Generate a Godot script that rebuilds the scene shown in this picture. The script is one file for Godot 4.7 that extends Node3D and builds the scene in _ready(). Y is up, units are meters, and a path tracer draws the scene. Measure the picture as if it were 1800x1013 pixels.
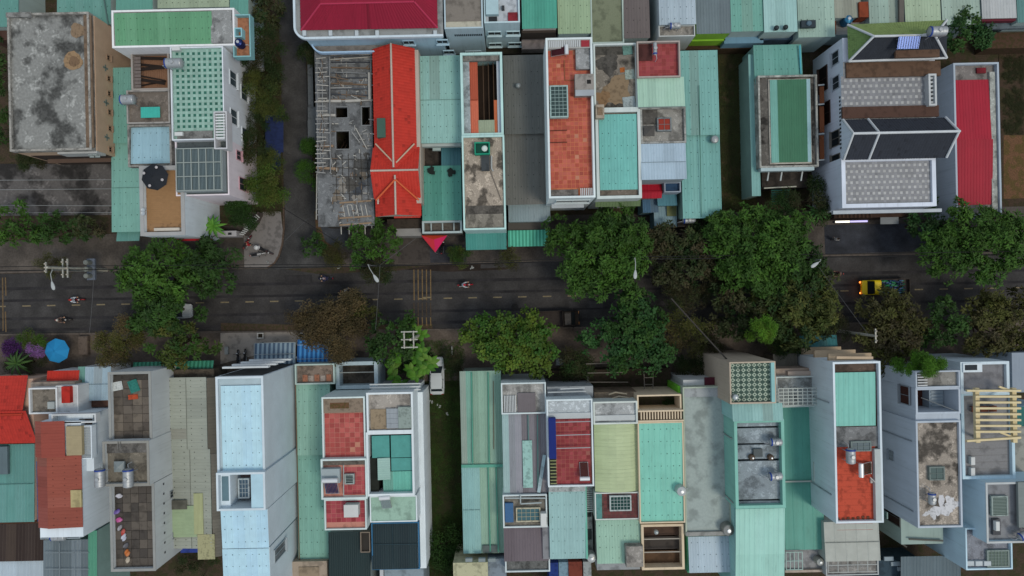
extends Node3D
# A Vietnamese-style street of narrow terrace houses seen straight down from 80 m.

const CAM_H := 80.0
const PX := 15.0            # photograph pixels per metre at street level
const TILT := 0.0215        # the street runs a little askew
const GAIN := 1.02
const DETAILED := ["mould", "mouldx", "road", "wear", "stain"]

var cam: Camera3D
var tex := {}
var mats := {}
var cache := {}
var taken := {}
var cur: Node3D
var inv: Transform3D
var salt := 0
var rng := RandomNumberGenerator.new()

# ---------------------------------------------------------------- mesh collector
class MB:
	var v := PackedVector3Array()
	var n := PackedVector3Array()
	var c := PackedColorArray()
	var col := Color.WHITE
	func tri_n(a: Vector3, b: Vector3, d: Vector3, na: Vector3, nb: Vector3, nd: Vector3) -> void:
		if (d - a).cross(b - a).dot(na + nb + nd) < 0.0:
			var t := b
			b = d
			d = t
			t = nb
			nb = nd
			nd = t
		v.append(a); v.append(b); v.append(d)
		n.append(na); n.append(nb); n.append(nd)
		c.append(col); c.append(col); c.append(col)
	func tri(a: Vector3, b: Vector3, d: Vector3, out: Vector3) -> void:
		var m := (d - a).cross(b - a).normalized()
		if m.dot(out) < 0.0:
			m = -m
		tri_n(a, b, d, m, m, m)
	func quad(a: Vector3, b: Vector3, d: Vector3, e: Vector3, out: Vector3) -> void:
		tri(a, b, d, out)
		tri(a, d, e, out)
	func obox(t: Transform3D, s: Vector3) -> void:
		var h := s * 0.5
		var p := []
		for i in 8:
			p.append(t * Vector3(h.x if i & 1 else -h.x, h.y if i & 2 else -h.y, h.z if i & 4 else -h.z))
		var b := t.basis
		quad(p[0], p[1], p[3], p[2], -b.z); quad(p[4], p[5], p[7], p[6], b.z)
		quad(p[0], p[2], p[6], p[4], -b.x); quad(p[1], p[3], p[7], p[5], b.x)
		quad(p[0], p[1], p[5], p[4], -b.y); quad(p[2], p[3], p[7], p[6], b.y)
	func box(a: Vector3, b: Vector3) -> void:
		obox(Transform3D(Basis(), (a + b) * 0.5), (b - a).abs())
	func bar(a: Vector3, b: Vector3, w: float, h: float) -> void:
		var z := (b - a).normalized()
		var x := Vector3.UP.cross(z)
		x = Vector3.RIGHT if x.length() < 0.01 else x.normalized()
		obox(Transform3D(Basis(x, z.cross(x), z), (a + b) * 0.5), Vector3(w, h, a.distance_to(b)))
	func ring(x0: float, z0: float, x1: float, z1: float, t: float, y0: float, y1: float) -> void:
		var o := [Vector2(x0, z0), Vector2(x1, z0), Vector2(x1, z1), Vector2(x0, z1)]
		var q := [Vector2(x0 + t, z0 + t), Vector2(x1 - t, z0 + t), Vector2(x1 - t, z1 - t), Vector2(x0 + t, z1 - t)]
		var outs := [Vector3(0, 0, -1), Vector3(1, 0, 0), Vector3(0, 0, 1), Vector3(-1, 0, 0)]
		for k in 4:
			var m := (k + 1) % 4
			var A: Vector2 = o[k]
			var B: Vector2 = o[m]
			var C: Vector2 = q[k]
			var D: Vector2 = q[m]
			quad(Vector3(A.x, y0, A.y), Vector3(B.x, y0, B.y), Vector3(B.x, y1, B.y), Vector3(A.x, y1, A.y), outs[k])
			quad(Vector3(C.x, y0, C.y), Vector3(D.x, y0, D.y), Vector3(D.x, y1, D.y), Vector3(C.x, y1, C.y), -outs[k])
			quad(Vector3(A.x, y1, A.y), Vector3(B.x, y1, B.y), Vector3(D.x, y1, D.y), Vector3(C.x, y1, C.y), Vector3.UP)
	func tube(pts: Array, r0: float, r1: float, sides := 6, caps := true) -> void:
		var m := pts.size()
		var rows := []
		var side := Vector3.ZERO
		for i in m:
			var d: Vector3 = (pts[mini(i + 1, m - 1)] - pts[maxi(i - 1, 0)]).normalized()
			if side == Vector3.ZERO:
				side = d.cross(Vector3.UP if absf(d.y) < 0.9 else Vector3.RIGHT).normalized()
			side = (side - d * side.dot(d)).normalized()
			var up := d.cross(side)
			var r := lerpf(r0, r1, float(i) / maxf(m - 1, 1))
			var row := []
			for k in sides:
				var a := TAU * k / sides
				var w := side * cos(a) + up * sin(a)
				row.append([pts[i] + w * r, w])
			rows.append(row)
		for i in m - 1:
			for k in sides:
				var a = rows[i][k]
				var b = rows[i][(k + 1) % sides]
				var e = rows[i + 1][(k + 1) % sides]
				var d = rows[i + 1][k]
				tri_n(a[0], b[0], e[0], a[1], b[1], e[1])
				tri_n(a[0], e[0], d[0], a[1], e[1], d[1])
		if caps:
			for k in sides:
				tri(pts[0], rows[0][k][0], rows[0][(k + 1) % sides][0], pts[0] - pts[1])
				tri(pts[m - 1], rows[m - 1][k][0], rows[m - 1][(k + 1) % sides][0], pts[m - 1] - pts[m - 2])
	func lathe(prof: Array, sides := 16, base := Transform3D()) -> void:   # profile of (radius, height), turned about y
		for i in prof.size() - 1:
			var p: Vector2 = prof[i]
			var q: Vector2 = prof[i + 1]
			var nn := Vector2(q.y - p.y, p.x - q.x).normalized()
			for k in sides:
				var a := TAU * k / sides
				var b := TAU * (k + 1) / sides
				var ca := Vector3(cos(a), 0, sin(a))
				var cb := Vector3(cos(b), 0, sin(b))
				var na := base.basis * (ca * nn.x + Vector3.UP * nn.y)
				var nb := base.basis * (cb * nn.x + Vector3.UP * nn.y)
				var A := base * (ca * p.x + Vector3.UP * p.y)
				var B := base * (cb * p.x + Vector3.UP * p.y)
				var C := base * (cb * q.x + Vector3.UP * q.y)
				var D := base * (ca * q.x + Vector3.UP * q.y)
				if p.x > 0.0001: tri_n(A, B, C, na, nb, nb)
				if q.x > 0.0001: tri_n(A, C, D, na, nb, na)
	func prism(poly: Array, y0: float, y1: float) -> void:
		var pv := PackedVector2Array(poly)
		var idx := Geometry2D.triangulate_polygon(pv)
		for k in range(0, idx.size(), 3):
			var a := pv[idx[k]]
			var b := pv[idx[k + 1]]
			var d := pv[idx[k + 2]]
			tri(Vector3(a.x, y1, a.y), Vector3(b.x, y1, b.y), Vector3(d.x, y1, d.y), Vector3.UP)
		var ctr := Vector2.ZERO
		for p in pv: ctr += p
		ctr /= pv.size()
		var cw := Geometry2D.is_polygon_clockwise(pv)
		for k in pv.size():
			var a := pv[k]
			var b := pv[(k + 1) % pv.size()]
			var d := (b - a).orthogonal()
			if not cw: d = -d
			quad(Vector3(a.x, y0, a.y), Vector3(b.x, y0, b.y), Vector3(b.x, y1, b.y), Vector3(a.x, y1, a.y), Vector3(-d.x, 0, -d.y))
	# rows of lapped tiles or ribs on a four-cornered slope: a,b along the eaves, d,e along the ridge (e above a)
	func courses(a: Vector3, b: Vector3, d: Vector3, e: Vector3, nu: int, nv: int, lift: float, crown: float, vary: float, rg: RandomNumberGenerator) -> void:
		var up := (b - a).cross(e - a)
		if up.length() < 0.0001: up = (d - b).cross(a - b)
		up = up.normalized()
		if up.y < 0: up = -up
		var keep := col
		for j in nv:
			var t0 := float(j) / nv
			var t1 := float(j + 1) / nv
			for i in nu:
				var s0 := float(i) / nu
				var s1 := float(i + 1) / nu
				var f := 0.96 + rg.randf_range(-vary, vary * 0.4)
				if rg.randf() < 0.03: f *= 0.72
				col = Color(keep.r * f, keep.g * f, keep.b * f)
				var p := a.lerp(b, s0).lerp(e.lerp(d, s0), t0) + up * lift
				var q := a.lerp(b, s1).lerp(e.lerp(d, s1), t0) + up * lift
				var r := a.lerp(b, s1).lerp(e.lerp(d, s1), t1)
				var s := a.lerp(b, s0).lerp(e.lerp(d, s0), t1)
				var m0 := (p + q) * 0.5 + up * crown
				var m1 := (r + s) * 0.5 + up * crown
				quad(p, m0, m1, s, up)
				quad(m0, q, r, m1, up)
				var dn := (p - s).normalized()
				tri(p, m0, (p + q) * 0.5 - up * lift, dn)
				quad(p, q, q - up * lift, p - up * lift, dn)
		col = keep
	func mesh() -> ArrayMesh:
		var arr := []
		arr.resize(Mesh.ARRAY_MAX)
		arr[Mesh.ARRAY_VERTEX] = v
		arr[Mesh.ARRAY_NORMAL] = n
		arr[Mesh.ARRAY_COLOR] = c
		var m := ArrayMesh.new()
		if v.size(): m.add_surface_from_arrays(Mesh.PRIMITIVE_TRIANGLES, arr)
		return m

# ---------------------------------------------------------------- naming
func numbered(called: String) -> String:
	var k: int = taken.get(called, 0)
	taken[called] = k + 1
	return called if k == 0 else "%s_%03d" % [called, k]

func tag(o: Node, label: String, category := "", group := "", kind := "") -> Node:
	if label: o.set_meta("label", label)
	if category: o.set_meta("category", category)
	if group: o.set_meta("group", group)
	if kind: o.set_meta("kind", kind)
	return o

func put(m: Mesh, called: String, mat: Material, parent: Node3D = null) -> MeshInstance3D:
	var o := MeshInstance3D.new()
	o.mesh = m
	o.material_override = mat
	if parent == null:
		o.name = numbered(called)
		add_child(o)
		return o
	# sibling names: number them plainly
	var key := "%d/%s" % [parent.get_instance_id(), called]
	var k: int = taken.get(key, 0)
	taken[key] = k + 1
	o.name = called if k == 0 else "%s_%03d" % [called, k]
	parent.add_child(o, true)
	return o

func obj(called: String, mb: MB, mat: Material, parent: Node3D = null) -> MeshInstance3D:
	return put(mb.mesh(), called, mat, parent)

func thing(called: String, label: String, category: String, at: Vector3, turn := 0.0, group := "") -> Node3D:
	var o := Node3D.new()
	o.name = numbered(called)
	add_child(o)
	o.position = at
	o.rotation.y = turn
	tag(o, label, category, group)
	return o

func struct(called: String, mb: MB, mat: Material) -> MeshInstance3D:
	var o := obj(called, mb, mat)
	o.set_meta("kind", "structure")
	return o

func stuff(o: Node) -> Node:
	o.set_meta("kind", "stuff")
	return o

func copy(src: Node3D, label: String, at: Vector3, turn: float) -> Node3D:
	var r: Node3D = src.duplicate()
	r.name = numbered(src.name)
	add_child(r)
	r.position = at
	r.rotation.y = turn
	r.set_meta("label", label)
	return r

# ---------------------------------------------------------------- places: a point of the survey (1800 x 1013 grid) at height y
func pt(u: float, v: float, y := 0.0) -> Vector3:
	var k := (CAM_H - y) / CAM_H / PX
	return Vector3((u - 900.0) * k, y, (v - 506.5) * k)

func loc(u: float, v: float, y: float) -> Vector3:
	return inv * pt(u, v, y)

func rc(u0: float, v0: float, u1: float, v1: float, y: float) -> Array:   # x0, z0, x1, z1 in the current house's own axes
	var c := loc((u0 + u1) * 0.5, (v0 + v1) * 0.5, y)
	var k := (CAM_H - y) / CAM_H / PX * 0.5
	return [c.x - (u1 - u0) * k, c.z - (v1 - v0) * k, c.x + (u1 - u0) * k, c.z + (v1 - v0) * k]

func house(called: String, label: String, category: String, u: float, v: float, group := "") -> Node3D:
	salt += 1
	cur = thing(called, label, category, pt(u, v, 0), TILT, group)
	inv = cur.transform.affine_inverse()
	return cur

# ---------------------------------------------------------------- textures and materials
func noise(sd: int, freq: float, oct: int, w := 512, h := 512, type := FastNoiseLite.TYPE_SIMPLEX_SMOOTH) -> PackedByteArray:
	var f := FastNoiseLite.new()
	f.seed = sd
	f.frequency = freq
	f.noise_type = type
	f.fractal_octaves = oct
	var im := f.get_seamless_image(w, h)
	im.convert(Image.FORMAT_L8)
	if w != 512 or h != 512: im.resize(512, 512, Image.INTERPOLATE_CUBIC)
	return im.get_data()

func gray(d: PackedByteArray) -> ImageTexture:
	return ImageTexture.create_from_image(Image.create_from_data(512, 512, false, Image.FORMAT_L8, d))

func make_textures() -> void:
	var big := noise(1, 0.006, 4)
	var mid := noise(2, 0.02, 5)
	var fine := noise(3, 0.12, 3)
	var spot := noise(4, 0.035, 3)
	var st := noise(5, 0.03, 4, 512, 24)
	var st2 := noise(6, 0.1, 3, 512, 10)
	var names := ["wear", "mould", "mouldx", "streak", "road", "stain", "grain", "drip"]
	var bufs := []
	for k in names:
		var w := PackedByteArray()
		w.resize(512 * 512)
		bufs.append(w)
	var sums := PackedFloat64Array()
	sums.resize(names.size())
	for i in 512 * 512:
		var B := big[i] / 255.0
		var M := mid[i] / 255.0
		var F := fine[i] / 255.0
		var S := spot[i] / 255.0
		var T := st[i] / 255.0
		var T2 := st2[i] / 255.0
		var mould := smoothstep(0.44, 0.68, 0.55 * B + 0.45 * M)
		var pale := smoothstep(0.50, 0.64, 0.35 * S + 0.4 * M + 0.25 * F)
		var v := [
			0.86 + 0.11 * (0.55 * B + 0.45 * M) + 0.03 * F,
			(0.80 + 0.14 * pale) * (1.0 - 0.27 * mould) * (0.93 + 0.09 * F),
			(0.76 + 0.17 * pale) * (1.0 - 0.50 * mould) * (0.88 + 0.16 * F),
			0.89 + 0.05 * T + 0.05 * B + 0.02 * M - 0.08 * smoothstep(0.58, 0.8, T2 * 0.6 + 0.4 * M),
			0.62 + 0.16 * F + 0.16 * (M - 0.5) + 0.25 * (B - 0.5),
			(0.95 - 0.16 * smoothstep(0.45, 0.75, 0.6 * M + 0.4 * B)) * (0.94 + 0.07 * F),
			0.915 + 0.09 * F,
			0.915 + 0.04 * T + 0.05 * B - 0.05 * smoothstep(0.55, 0.8, T2 * 0.7 + 0.3 * M)]
		for k in 8:
			var x := clampf(v[k], 0.0, 1.0)
			bufs[k][i] = int(255.0 * x)
			if i % 16 == 0: sums[k] += pow(x, 2.2)
	for k in 8:
		tex[names[k]] = gray(bufs[k])
		mean[names[k]] = sums[k] / (512 * 512 / 16)
	var cx := PackedByteArray(); cx.resize(512 * 512)
	var c: PackedByteArray = bufs[3]
	for y in 512:
		for x in 512: cx[y * 512 + x] = c[x * 512 + y]
	tex["streakx"] = gray(cx)
	mean["streakx"] = mean["streak"]
	# soil with scattered green, in colour
	var im := Image.create(512, 512, false, Image.FORMAT_RGB8)
	for y in 512:
		for x in 512:
			var i := y * 512 + x
			var t := smoothstep(0.4, 0.62, mid[i] / 255.0)
			var f := 0.75 + 0.32 * fine[i] / 255.0
			im.set_pixel(x, y, Color(lerpf(0.92, 0.78, t) * f, lerpf(0.87, 0.83, t) * f, lerpf(0.81, 0.64, t) * f))
	tex["soil"] = ImageTexture.create_from_image(im)
	mean["soil"] = 0.58

var mean := {}

# a surface that looks HEX in the photograph's light
func P(hex: String, t := "wear", sc := 0.085, rough := 0.88, metal := 0.0, fixed := false) -> StandardMaterial3D:
	var key := "%s|%s|%s|%s|%s|%d" % [hex, t, sc, rough, metal, 0 if fixed else salt % 3]
	if mats.has(key): return mats[key]
	var m := StandardMaterial3D.new()
	var seen := Color(hex)
	if seen.g > seen.r + 0.04 and seen.b > seen.r and seen.g > seen.b: seen.b = lerpf(seen.b, seen.g, 0.3)
	var l := seen.srgb_to_linear()
	var k := (1.32 if t == "drip" else 1.0) / GAIN
	if t: k /= mean[t] * (mean["grain"] if t in DETAILED else 1.0)
	var q := Color(minf(l.r * k, 0.95), minf(l.g * k, 0.95), minf(l.b * k, 0.95))
	m.albedo_color = q.linear_to_srgb()
	m.roughness = rough
	m.metallic = metal
	m.vertex_color_use_as_albedo = true
	m.metallic_specular = 0.35
	if t:
		m.albedo_texture = tex[t]
		m.uv1_triplanar = true
		m.uv1_world_triplanar = true
		m.uv1_scale = Vector3.ONE * sc
		m.uv1_offset = Vector3(fmod(salt % 3 * 0.377, 1.0), fmod(salt % 3 * 0.731, 1.0), fmod(salt % 3 * 0.213, 1.0))
		if t in DETAILED:
			m.detail_enabled = true
			m.detail_albedo = tex["grain"]
			m.detail_blend_mode = BaseMaterial3D.BLEND_MODE_MUL
			m.detail_uv_layer = BaseMaterial3D.DETAIL_UV_2
			m.uv2_triplanar = true
			m.uv2_world_triplanar = true
			m.uv2_scale = Vector3.ONE * 0.43
	mats[key] = m
	return m

func flat_mat(hex: String, rough := 0.7, metal := 0.0) -> StandardMaterial3D:
	return P(hex, "", 0.1, rough, metal, true)

func glass(hex := "2c3a42") -> StandardMaterial3D:
	var m := P(hex, "", 0.1, 0.3, 0.01, true)
	m.metallic_specular = 0.12
	return m

func lamp_mat(hex: String, energy: float) -> StandardMaterial3D:
	var m := StandardMaterial3D.new()
	m.albedo_color = Color(hex)
	m.emission_enabled = true
	m.emission = Color(hex)
	m.emission_energy_multiplier = energy
	return m

# ---------------------------------------------------------------- parts of houses (in the current house's own axes)
func wall(r: Array, y0: float, y1: float, m: Material, called := "wall") -> MeshInstance3D:
	var b := MB.new()
	b.box(Vector3(r[0], y0, r[1]), Vector3(r[2], y1, r[3]))
	return obj(called, b, m, cur)

func grow(r: Array, d: float) -> Array:
	return [r[0] - d, r[1] - d, r[2] + d, r[3] + d]

func sub(r: Array, fx0: float, fz0: float, fx1: float, fz1: float) -> Array:
	return [lerpf(r[0], r[2], fx0), lerpf(r[1], r[3], fz0), lerpf(r[0], r[2], fx1), lerpf(r[1], r[3], fz1)]

# a block with a flat roof behind a parapet; y is the top of the parapet, h its height, t its thickness
func flat(u0: float, v0: float, u1: float, v1: float, y: float, h: float, t: float, wm: Material, fm: Material, yb := 0.0, floor_name := "roof_slab", cop: Material = null) -> Array:
	var r := rc(u0, v0, u1, v1, y)
	wall(r, yb, y - h, wm)
	if h > 0.02:
		var b := MB.new()
		b.ring(r[0], r[1], r[2], r[3], t, y - h, y)
		obj("parapet", b, wm, cur)
		if cop:
			b = MB.new()
			b.ring(r[0] - 0.03, r[1] - 0.03, r[2] + 0.03, r[3] + 0.03, t + 0.05, y, y + 0.05)
			obj("coping", b, cop, cur)
	var q := grow(r, -t + 0.01 if h > 0.02 else 0.004)
	var f := MB.new()
	f.box(Vector3(q[0], y - h - 0.02, q[1]), Vector3(q[2], y - h + 0.03, q[3]))
	obj(floor_name, f, fm, cur)
	return [q[0], q[1], q[2], q[3], y - h + 0.03]

func sheet_mesh(w: float, l: float, pitch: float, rib: float) -> ArrayMesh:
	var key := "sheet%.2f_%.2f_%.2f" % [w, l, pitch]
	if cache.has(key): return cache[key]
	var b := MB.new()
	var n := maxi(1, roundi(w / pitch))
	var p := w / n
	var f := minf(p * 0.3, 0.07)
	for i in n:
		var x := -w * 0.5 + i * p
		var xs := [x, x + p - 2.0 * f, x + p - 1.45 * f, x + p - 0.55 * f, x + p]
		var ys := [0.0, 0.0, rib, rib, 0.0]
		for k in 4:
			var nn := Vector3(ys[k] - ys[k + 1], xs[k + 1] - xs[k], 0)
			b.quad(Vector3(xs[k], ys[k], -l * 0.5), Vector3(xs[k + 1], ys[k + 1], -l * 0.5), Vector3(xs[k + 1], ys[k + 1], l * 0.5), Vector3(xs[k], ys[k], l * 0.5), nn)
	# folded edge so that the sheet has a thickness at its ends
	for s in [-1.0, 1.0]:
		b.quad(Vector3(-w * 0.5, 0, s * l * 0.5), Vector3(w * 0.5, 0, s * l * 0.5), Vector3(w * 0.5, -0.03, s * l * 0.5), Vector3(-w * 0.5, -0.03, s * l * 0.5), Vector3(0, 0, s))
	cache[key] = b.mesh()
	return cache[key]

# corrugated sheets over rectangle r; the slope runs along axis ax from height ya (low index side) to yb
func plane(r: Array, ax: String, ya: float, yb: float, hex: String, laps := 1, screws := true, pitch := 0.33, sheet_w := 1.07, tint := 0.05, t := "streak") -> void:
	var lx: float = r[2] - r[0]
	var lz: float = r[3] - r[1]
	var run := lz if ax == "z" else lx
	var across := lx if ax == "z" else lz
	var n := maxi(1, roundi(across / sheet_w))
	var w := across / n
	var dir := (Vector3(0, yb - ya, lz) if ax == "z" else Vector3(lx, yb - ya, 0)).normalized()
	var xd := Vector3.RIGHT if ax == "z" else Vector3.FORWARD
	var basis := Basis(xd, dir.cross(xd), dir)
	var hyp := Vector2(run, yb - ya).length()
	var base := Color(hex)
	var ms := []
	var tt := ("streakx" if ax == "x" else "streak") if t == "streak" else t
	for k in 3:
		var q := base.lightened(tint * 0.6 * k) if k else base
		if k == 2: q = base.darkened(tint)
		ms.append(P(q.to_html(false), tt, 0.11, 0.55, 0.0))
	var odd := P(base.lerp(Color(0.45, 0.42, 0.38), 0.25).to_html(false), tt, 0.11, 0.65, 0.0)
	var mid := Vector3((r[0] + r[2]) * 0.5, (ya + yb) * 0.5, (r[1] + r[3]) * 0.5)
	var seg := hyp / laps
	for i in n:
		for j in laps:
			var l := seg + (0.16 if j < laps - 1 else 0.0)
			var off := -hyp * 0.5 + seg * j + l * 0.5
			var c := mid + xd * (-across * 0.5 + w * (i + 0.5)) + dir * off
			var lower := j if ya < yb else laps - 1 - j
			c += basis.y * (0.005 * (i % 2) - 0.012 * 0 + 0.02 * lower)
			var o := put(sheet_mesh(w + 0.03, l, pitch, 0.02), "roof_sheet", odd if rng.randf() < 0.05 and tint > 0.03 else (ms[rng.randi() % 3] if rng.randf() < 0.8 else ms[0]), cur)
			o.transform = Transform3D(basis, c)
	for j in range(1, laps):
		var lb := MB.new()
		var c := mid + dir * (-hyp * 0.5 + seg * j + 0.08) + basis.y * (0.05 + 0.02 * laps)
		lb.bar(c - xd * (across * 0.5 - 0.05), c + xd * (across * 0.5 - 0.05), 0.05, 0.012)
		obj("lap_shadow", lb, P(base.darkened(0.3).to_html(false), "stain", 0.4), cur)  # darkened bar on each lap: shadow line of the step put into colour
	if screws:
		var b := MB.new()
		b.col = Color.WHITE
		var rows := maxi(2, roundi(hyp / 1.25))
		var cols := maxi(2, roundi(across / 0.66))
		for j in rows:
			for i in cols:
				if rng.randf() < 0.06: continue
				var s := 0.045 + 0.025 * rng.randf()
				var c := mid + xd * (-across * 0.5 + across * (i + 0.5) / cols) + dir * (-hyp * 0.5 + hyp * (j + 0.5) / rows) + basis.y * (0.05 + 0.02 * (laps - 1))
				var p := []
				for k in 5:
					var a := TAU * k / 5.0
					p.append(c + (xd * cos(a) + dir * sin(a)) * s - basis.y * 0.03)
				for k in 5:
					b.tri(c, p[k], p[(k + 1) % 5], basis.y)
		stuff(obj("screw", b, P(base.darkened(0.42).to_html(false), "", 0.1, 0.8, 0.0, true), cur))

# a sheet awning of alternating dark and light ribs, each rib a part of its own
func striped(r: Array, y0: float, y1: float, n: int, hex: String, hex2: String) -> void:
	for i in n:
		var mb := MB.new()
		var x0: float = lerpf(r[0], r[2], float(i) / n)
		var x1: float = lerpf(r[0], r[2], (i + 1.0) / n)
		var d := 0.05 if i % 2 else 0.0
		mb.bar(Vector3((x0 + x1) * 0.5, y0 + d, r[1]), Vector3((x0 + x1) * 0.5, y1 + d, r[3]), (x1 - x0) * 0.99, 0.05)
		obj("roof_sheet", mb, P(hex2 if i % 2 else hex, "wear", 0.2, 0.6), cur)

# a metal roof with walls below it; y = mean height of the roof, rise = height gained along the slope (or to the ridge for a gable)
func metal(u0: float, v0: float, u1: float, v1: float, y: float, hex: String, wm: Material, o := {}) -> Array:
	var r := rc(u0, v0, u1, v1, y)
	var rise: float = o.get("rise", 0.25)
	var ax: String = o.get("ax", "z")
	var laps: int = o.get("laps", 1)
	var scr: bool = o.get("screws", true)
	var pitch: float = o.get("pitch", 0.33)
	var tint: float = o.get("tint", 0.05)
	var tx: String = o.get("t", "streak")
	var low := y - absf(rise) * (1.0 if o.get("gable", false) else 0.5)
	if o.get("walls", true):
		wall(grow(r, -float(o.get("eave", 0.08))), o.get("yb", 0.0), low - 0.08, wm)
	if o.get("gable", false):
		if ax == "x":
			var m: float = lerpf(r[0], r[2], o.get("ridge", 0.5))
			plane([r[0], r[1], m, r[3]], "x", y - rise, y, hex, laps, scr, pitch, 1.07, tint, tx)
			plane([m, r[1], r[2], r[3]], "x", y, y - rise, o.get("hex2", hex), laps, scr, pitch, 1.07, tint, tx)
			var b := MB.new()
			b.tube([Vector3(m, y + 0.03, r[1]), Vector3(m, y + 0.03, r[3])], 0.09, 0.09, 6)
			obj("ridge_cap", b, P(Color(hex).darkened(0.08).to_html(false), "wear"), cur)
		else:
			var m: float = lerpf(r[1], r[3], o.get("ridge", 0.5))
			plane([r[0], r[1], r[2], m], "z", y - rise, y, hex, laps, scr, pitch, 1.07, tint, tx)
			plane([r[0], m, r[2], r[3]], "z", y, y - rise, o.get("hex2", hex), laps, scr, pitch, 1.07, tint, tx)
			var b := MB.new()
			b.tube([Vector3(r[0], y + 0.03, m), Vector3(r[2], y + 0.03, m)], 0.09, 0.09, 6)
			obj("ridge_cap", b, P(Color(hex).darkened(0.08).to_html(false), "wear"), cur)
	else:
		plane(r, ax, y - rise * 0.5, y + rise * 0.5, hex, laps, scr, pitch, float(o.get("sheet_w", 1.07)), tint, tx)
	return [r[0], r[1], r[2], r[3], y]

# tiles laid on a floor: single pieces when they are large, one joined part otherwise
func tiles(r: Array, y: float, size: float, hexes: Array, gap := 0.025, single := false, called := "floor_tile", chance := 0.0, pattern := "") -> void:
	var nx := maxi(1, roundi((r[2] - r[0]) / size))
	var nz := maxi(1, roundi((r[3] - r[1]) / size))
	var w: float = (r[2] - r[0]) / nx
	var d: float = (r[3] - r[1]) / nz
	var b := MB.new()
	var box := BoxMesh.new()
	box.size = Vector3(w - gap, 0.05, d - gap)
	var ms := []
	var top := Color(hexes[0])
	for h in hexes:
		ms.append(P(h, "stain" if single else "wear", 0.12, 0.75))
		top = Color(maxf(top.r, Color(h).r), maxf(top.g, Color(h).g), maxf(top.b, Color(h).b))
	top = top.lightened(0.05)
	if not single: ms[0] = P(top.to_html(false), "wear", 0.12, 0.75)
	var base := top.srgb_to_linear()
	for i in nx:
		for j in nz:
			var c := Vector3(r[0] + w * (i + 0.5), y + 0.012 + rng.randf() * 0.008, r[1] + d * (j + 0.5))
			if single:
				var o := put(box, called, ms[rng.randi() % ms.size()], cur)
				o.position = c
				o.rotation = Vector3(rng.randf_range(-0.012, 0.012), rng.randf_range(-0.01, 0.01), rng.randf_range(-0.012, 0.012))
				continue
			var h := hexes.size() - 1 if rng.randf() < chance else (rng.randi() % maxi(1, hexes.size() - (1 if chance > 0.0 else 0)))
			if pattern == "dot": h = 1 if (i % 2 == 1 and j % 2 == 1) else 0
			if pattern == "stagger": h = 1 if (i % 2 == 1 and j % 4 == 1) or (i % 2 == 0 and j % 4 == 3) else 0
			var q := Color(hexes[h]).srgb_to_linear()
			var f := rng.randf_range(0.84, 1.04) * (0.8 if rng.randf() < 0.03 else 1.0)
			b.col = Color(q.r / base.r * f, q.g / base.g * f, q.b / base.b * f)
			b.quad(c + Vector3(-w + gap, 0, -d + gap) * 0.5, c + Vector3(w - gap, 0, -d + gap) * 0.5, c + Vector3(w - gap, 0, d - gap) * 0.5, c + Vector3(-w + gap, 0, d - gap) * 0.5, Vector3.UP)
	if not single:
		stuff(obj(called, b, ms[0], cur))

func panel(called: String, r: Array, y0: float, y1: float, m: Material) -> MeshInstance3D:
	return wall(r, y0, y1, m, called)

# a window on a wall of rectangle r: side e/w/n/s, s = centre along that wall in metres from its low end
func window(r: Array, side: String, s: float, y: float, w: float, h: float, fm: Material, gm: Material, called := "window") -> void:
	var a := Vector3.ZERO
	var out := Vector3.ZERO
	match side:
		"e": a = Vector3(r[2], y, r[1] + s); out = Vector3.RIGHT
		"w": a = Vector3(r[0], y, r[1] + s); out = Vector3.LEFT
		"s": a = Vector3(r[0] + s, y, r[3]); out = Vector3.BACK
		"n": a = Vector3(r[0] + s, y, r[1]); out = Vector3.FORWARD
	var x := Vector3.UP.cross(out)
	var t := Transform3D(Basis(x, Vector3.UP, out), a)
	var b := MB.new()
	var e := 0.07
	for k in [-1, 1]:
		b.obox(t * Transform3D(Basis(), Vector3(k * (w * 0.5 + e * 0.5), 0, 0.03)), Vector3(e, h + 2 * e, 0.14))
		b.obox(t * Transform3D(Basis(), Vector3(0, k * (h * 0.5 + e * 0.5), 0.03)), Vector3(w, e, 0.14))
	b.obox(t * Transform3D(Basis(), Vector3(0, 0, 0.03)), Vector3(0.05, h, 0.07))
	var f := obj(called, b, fm, cur)
	b = MB.new()
	b.obox(t * Transform3D(Basis(), Vector3(0, 0, 0.0)), Vector3(w, h, 0.03))
	obj("pane", b, gm, f)
	b = MB.new()
	b.obox(t * Transform3D(Basis(), Vector3(0, -h * 0.5 - e - 0.04, 0.1)), Vector3(w + 0.3, 0.07, 0.3))
	obj("sill", b, fm, f)

# sunken light well: dark opening ringed by a kerb, with a real hole below (caller leaves the roof open there)
func slab_with_holes(r: Array, y0: float, y1: float, holes: Array, m: Material, called := "roof_slab") -> void:
	var xs := [r[0], r[2]]
	var zs := [r[1], r[3]]
	for h in holes:
		xs.append_array([h[0], h[2]])
		zs.append_array([h[1], h[3]])
	xs.sort()
	zs.sort()
	var b := MB.new()
	for i in xs.size() - 1:
		for j in zs.size() - 1:
			if xs[i + 1] - xs[i] < 0.001 or zs[j + 1] - zs[j] < 0.001: continue
			var cx: float = (xs[i] + xs[i + 1]) * 0.5
			var cz: float = (zs[j] + zs[j + 1]) * 0.5
			var open := false
			for h in holes:
				if cx > h[0] and cx < h[2] and cz > h[1] and cz < h[3]: open = true
			if not open: b.box(Vector3(xs[i], y0, zs[j]), Vector3(xs[i + 1], y1, zs[j + 1]))
	obj(called, b, m, cur)

func walls_only(r: Array, y0: float, y1: float, t: float, m: Material, called := "wall") -> void:
	var b := MB.new()
	b.ring(r[0], r[1], r[2], r[3], t, y0, y1)
	obj(called, b, m, cur)

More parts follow.
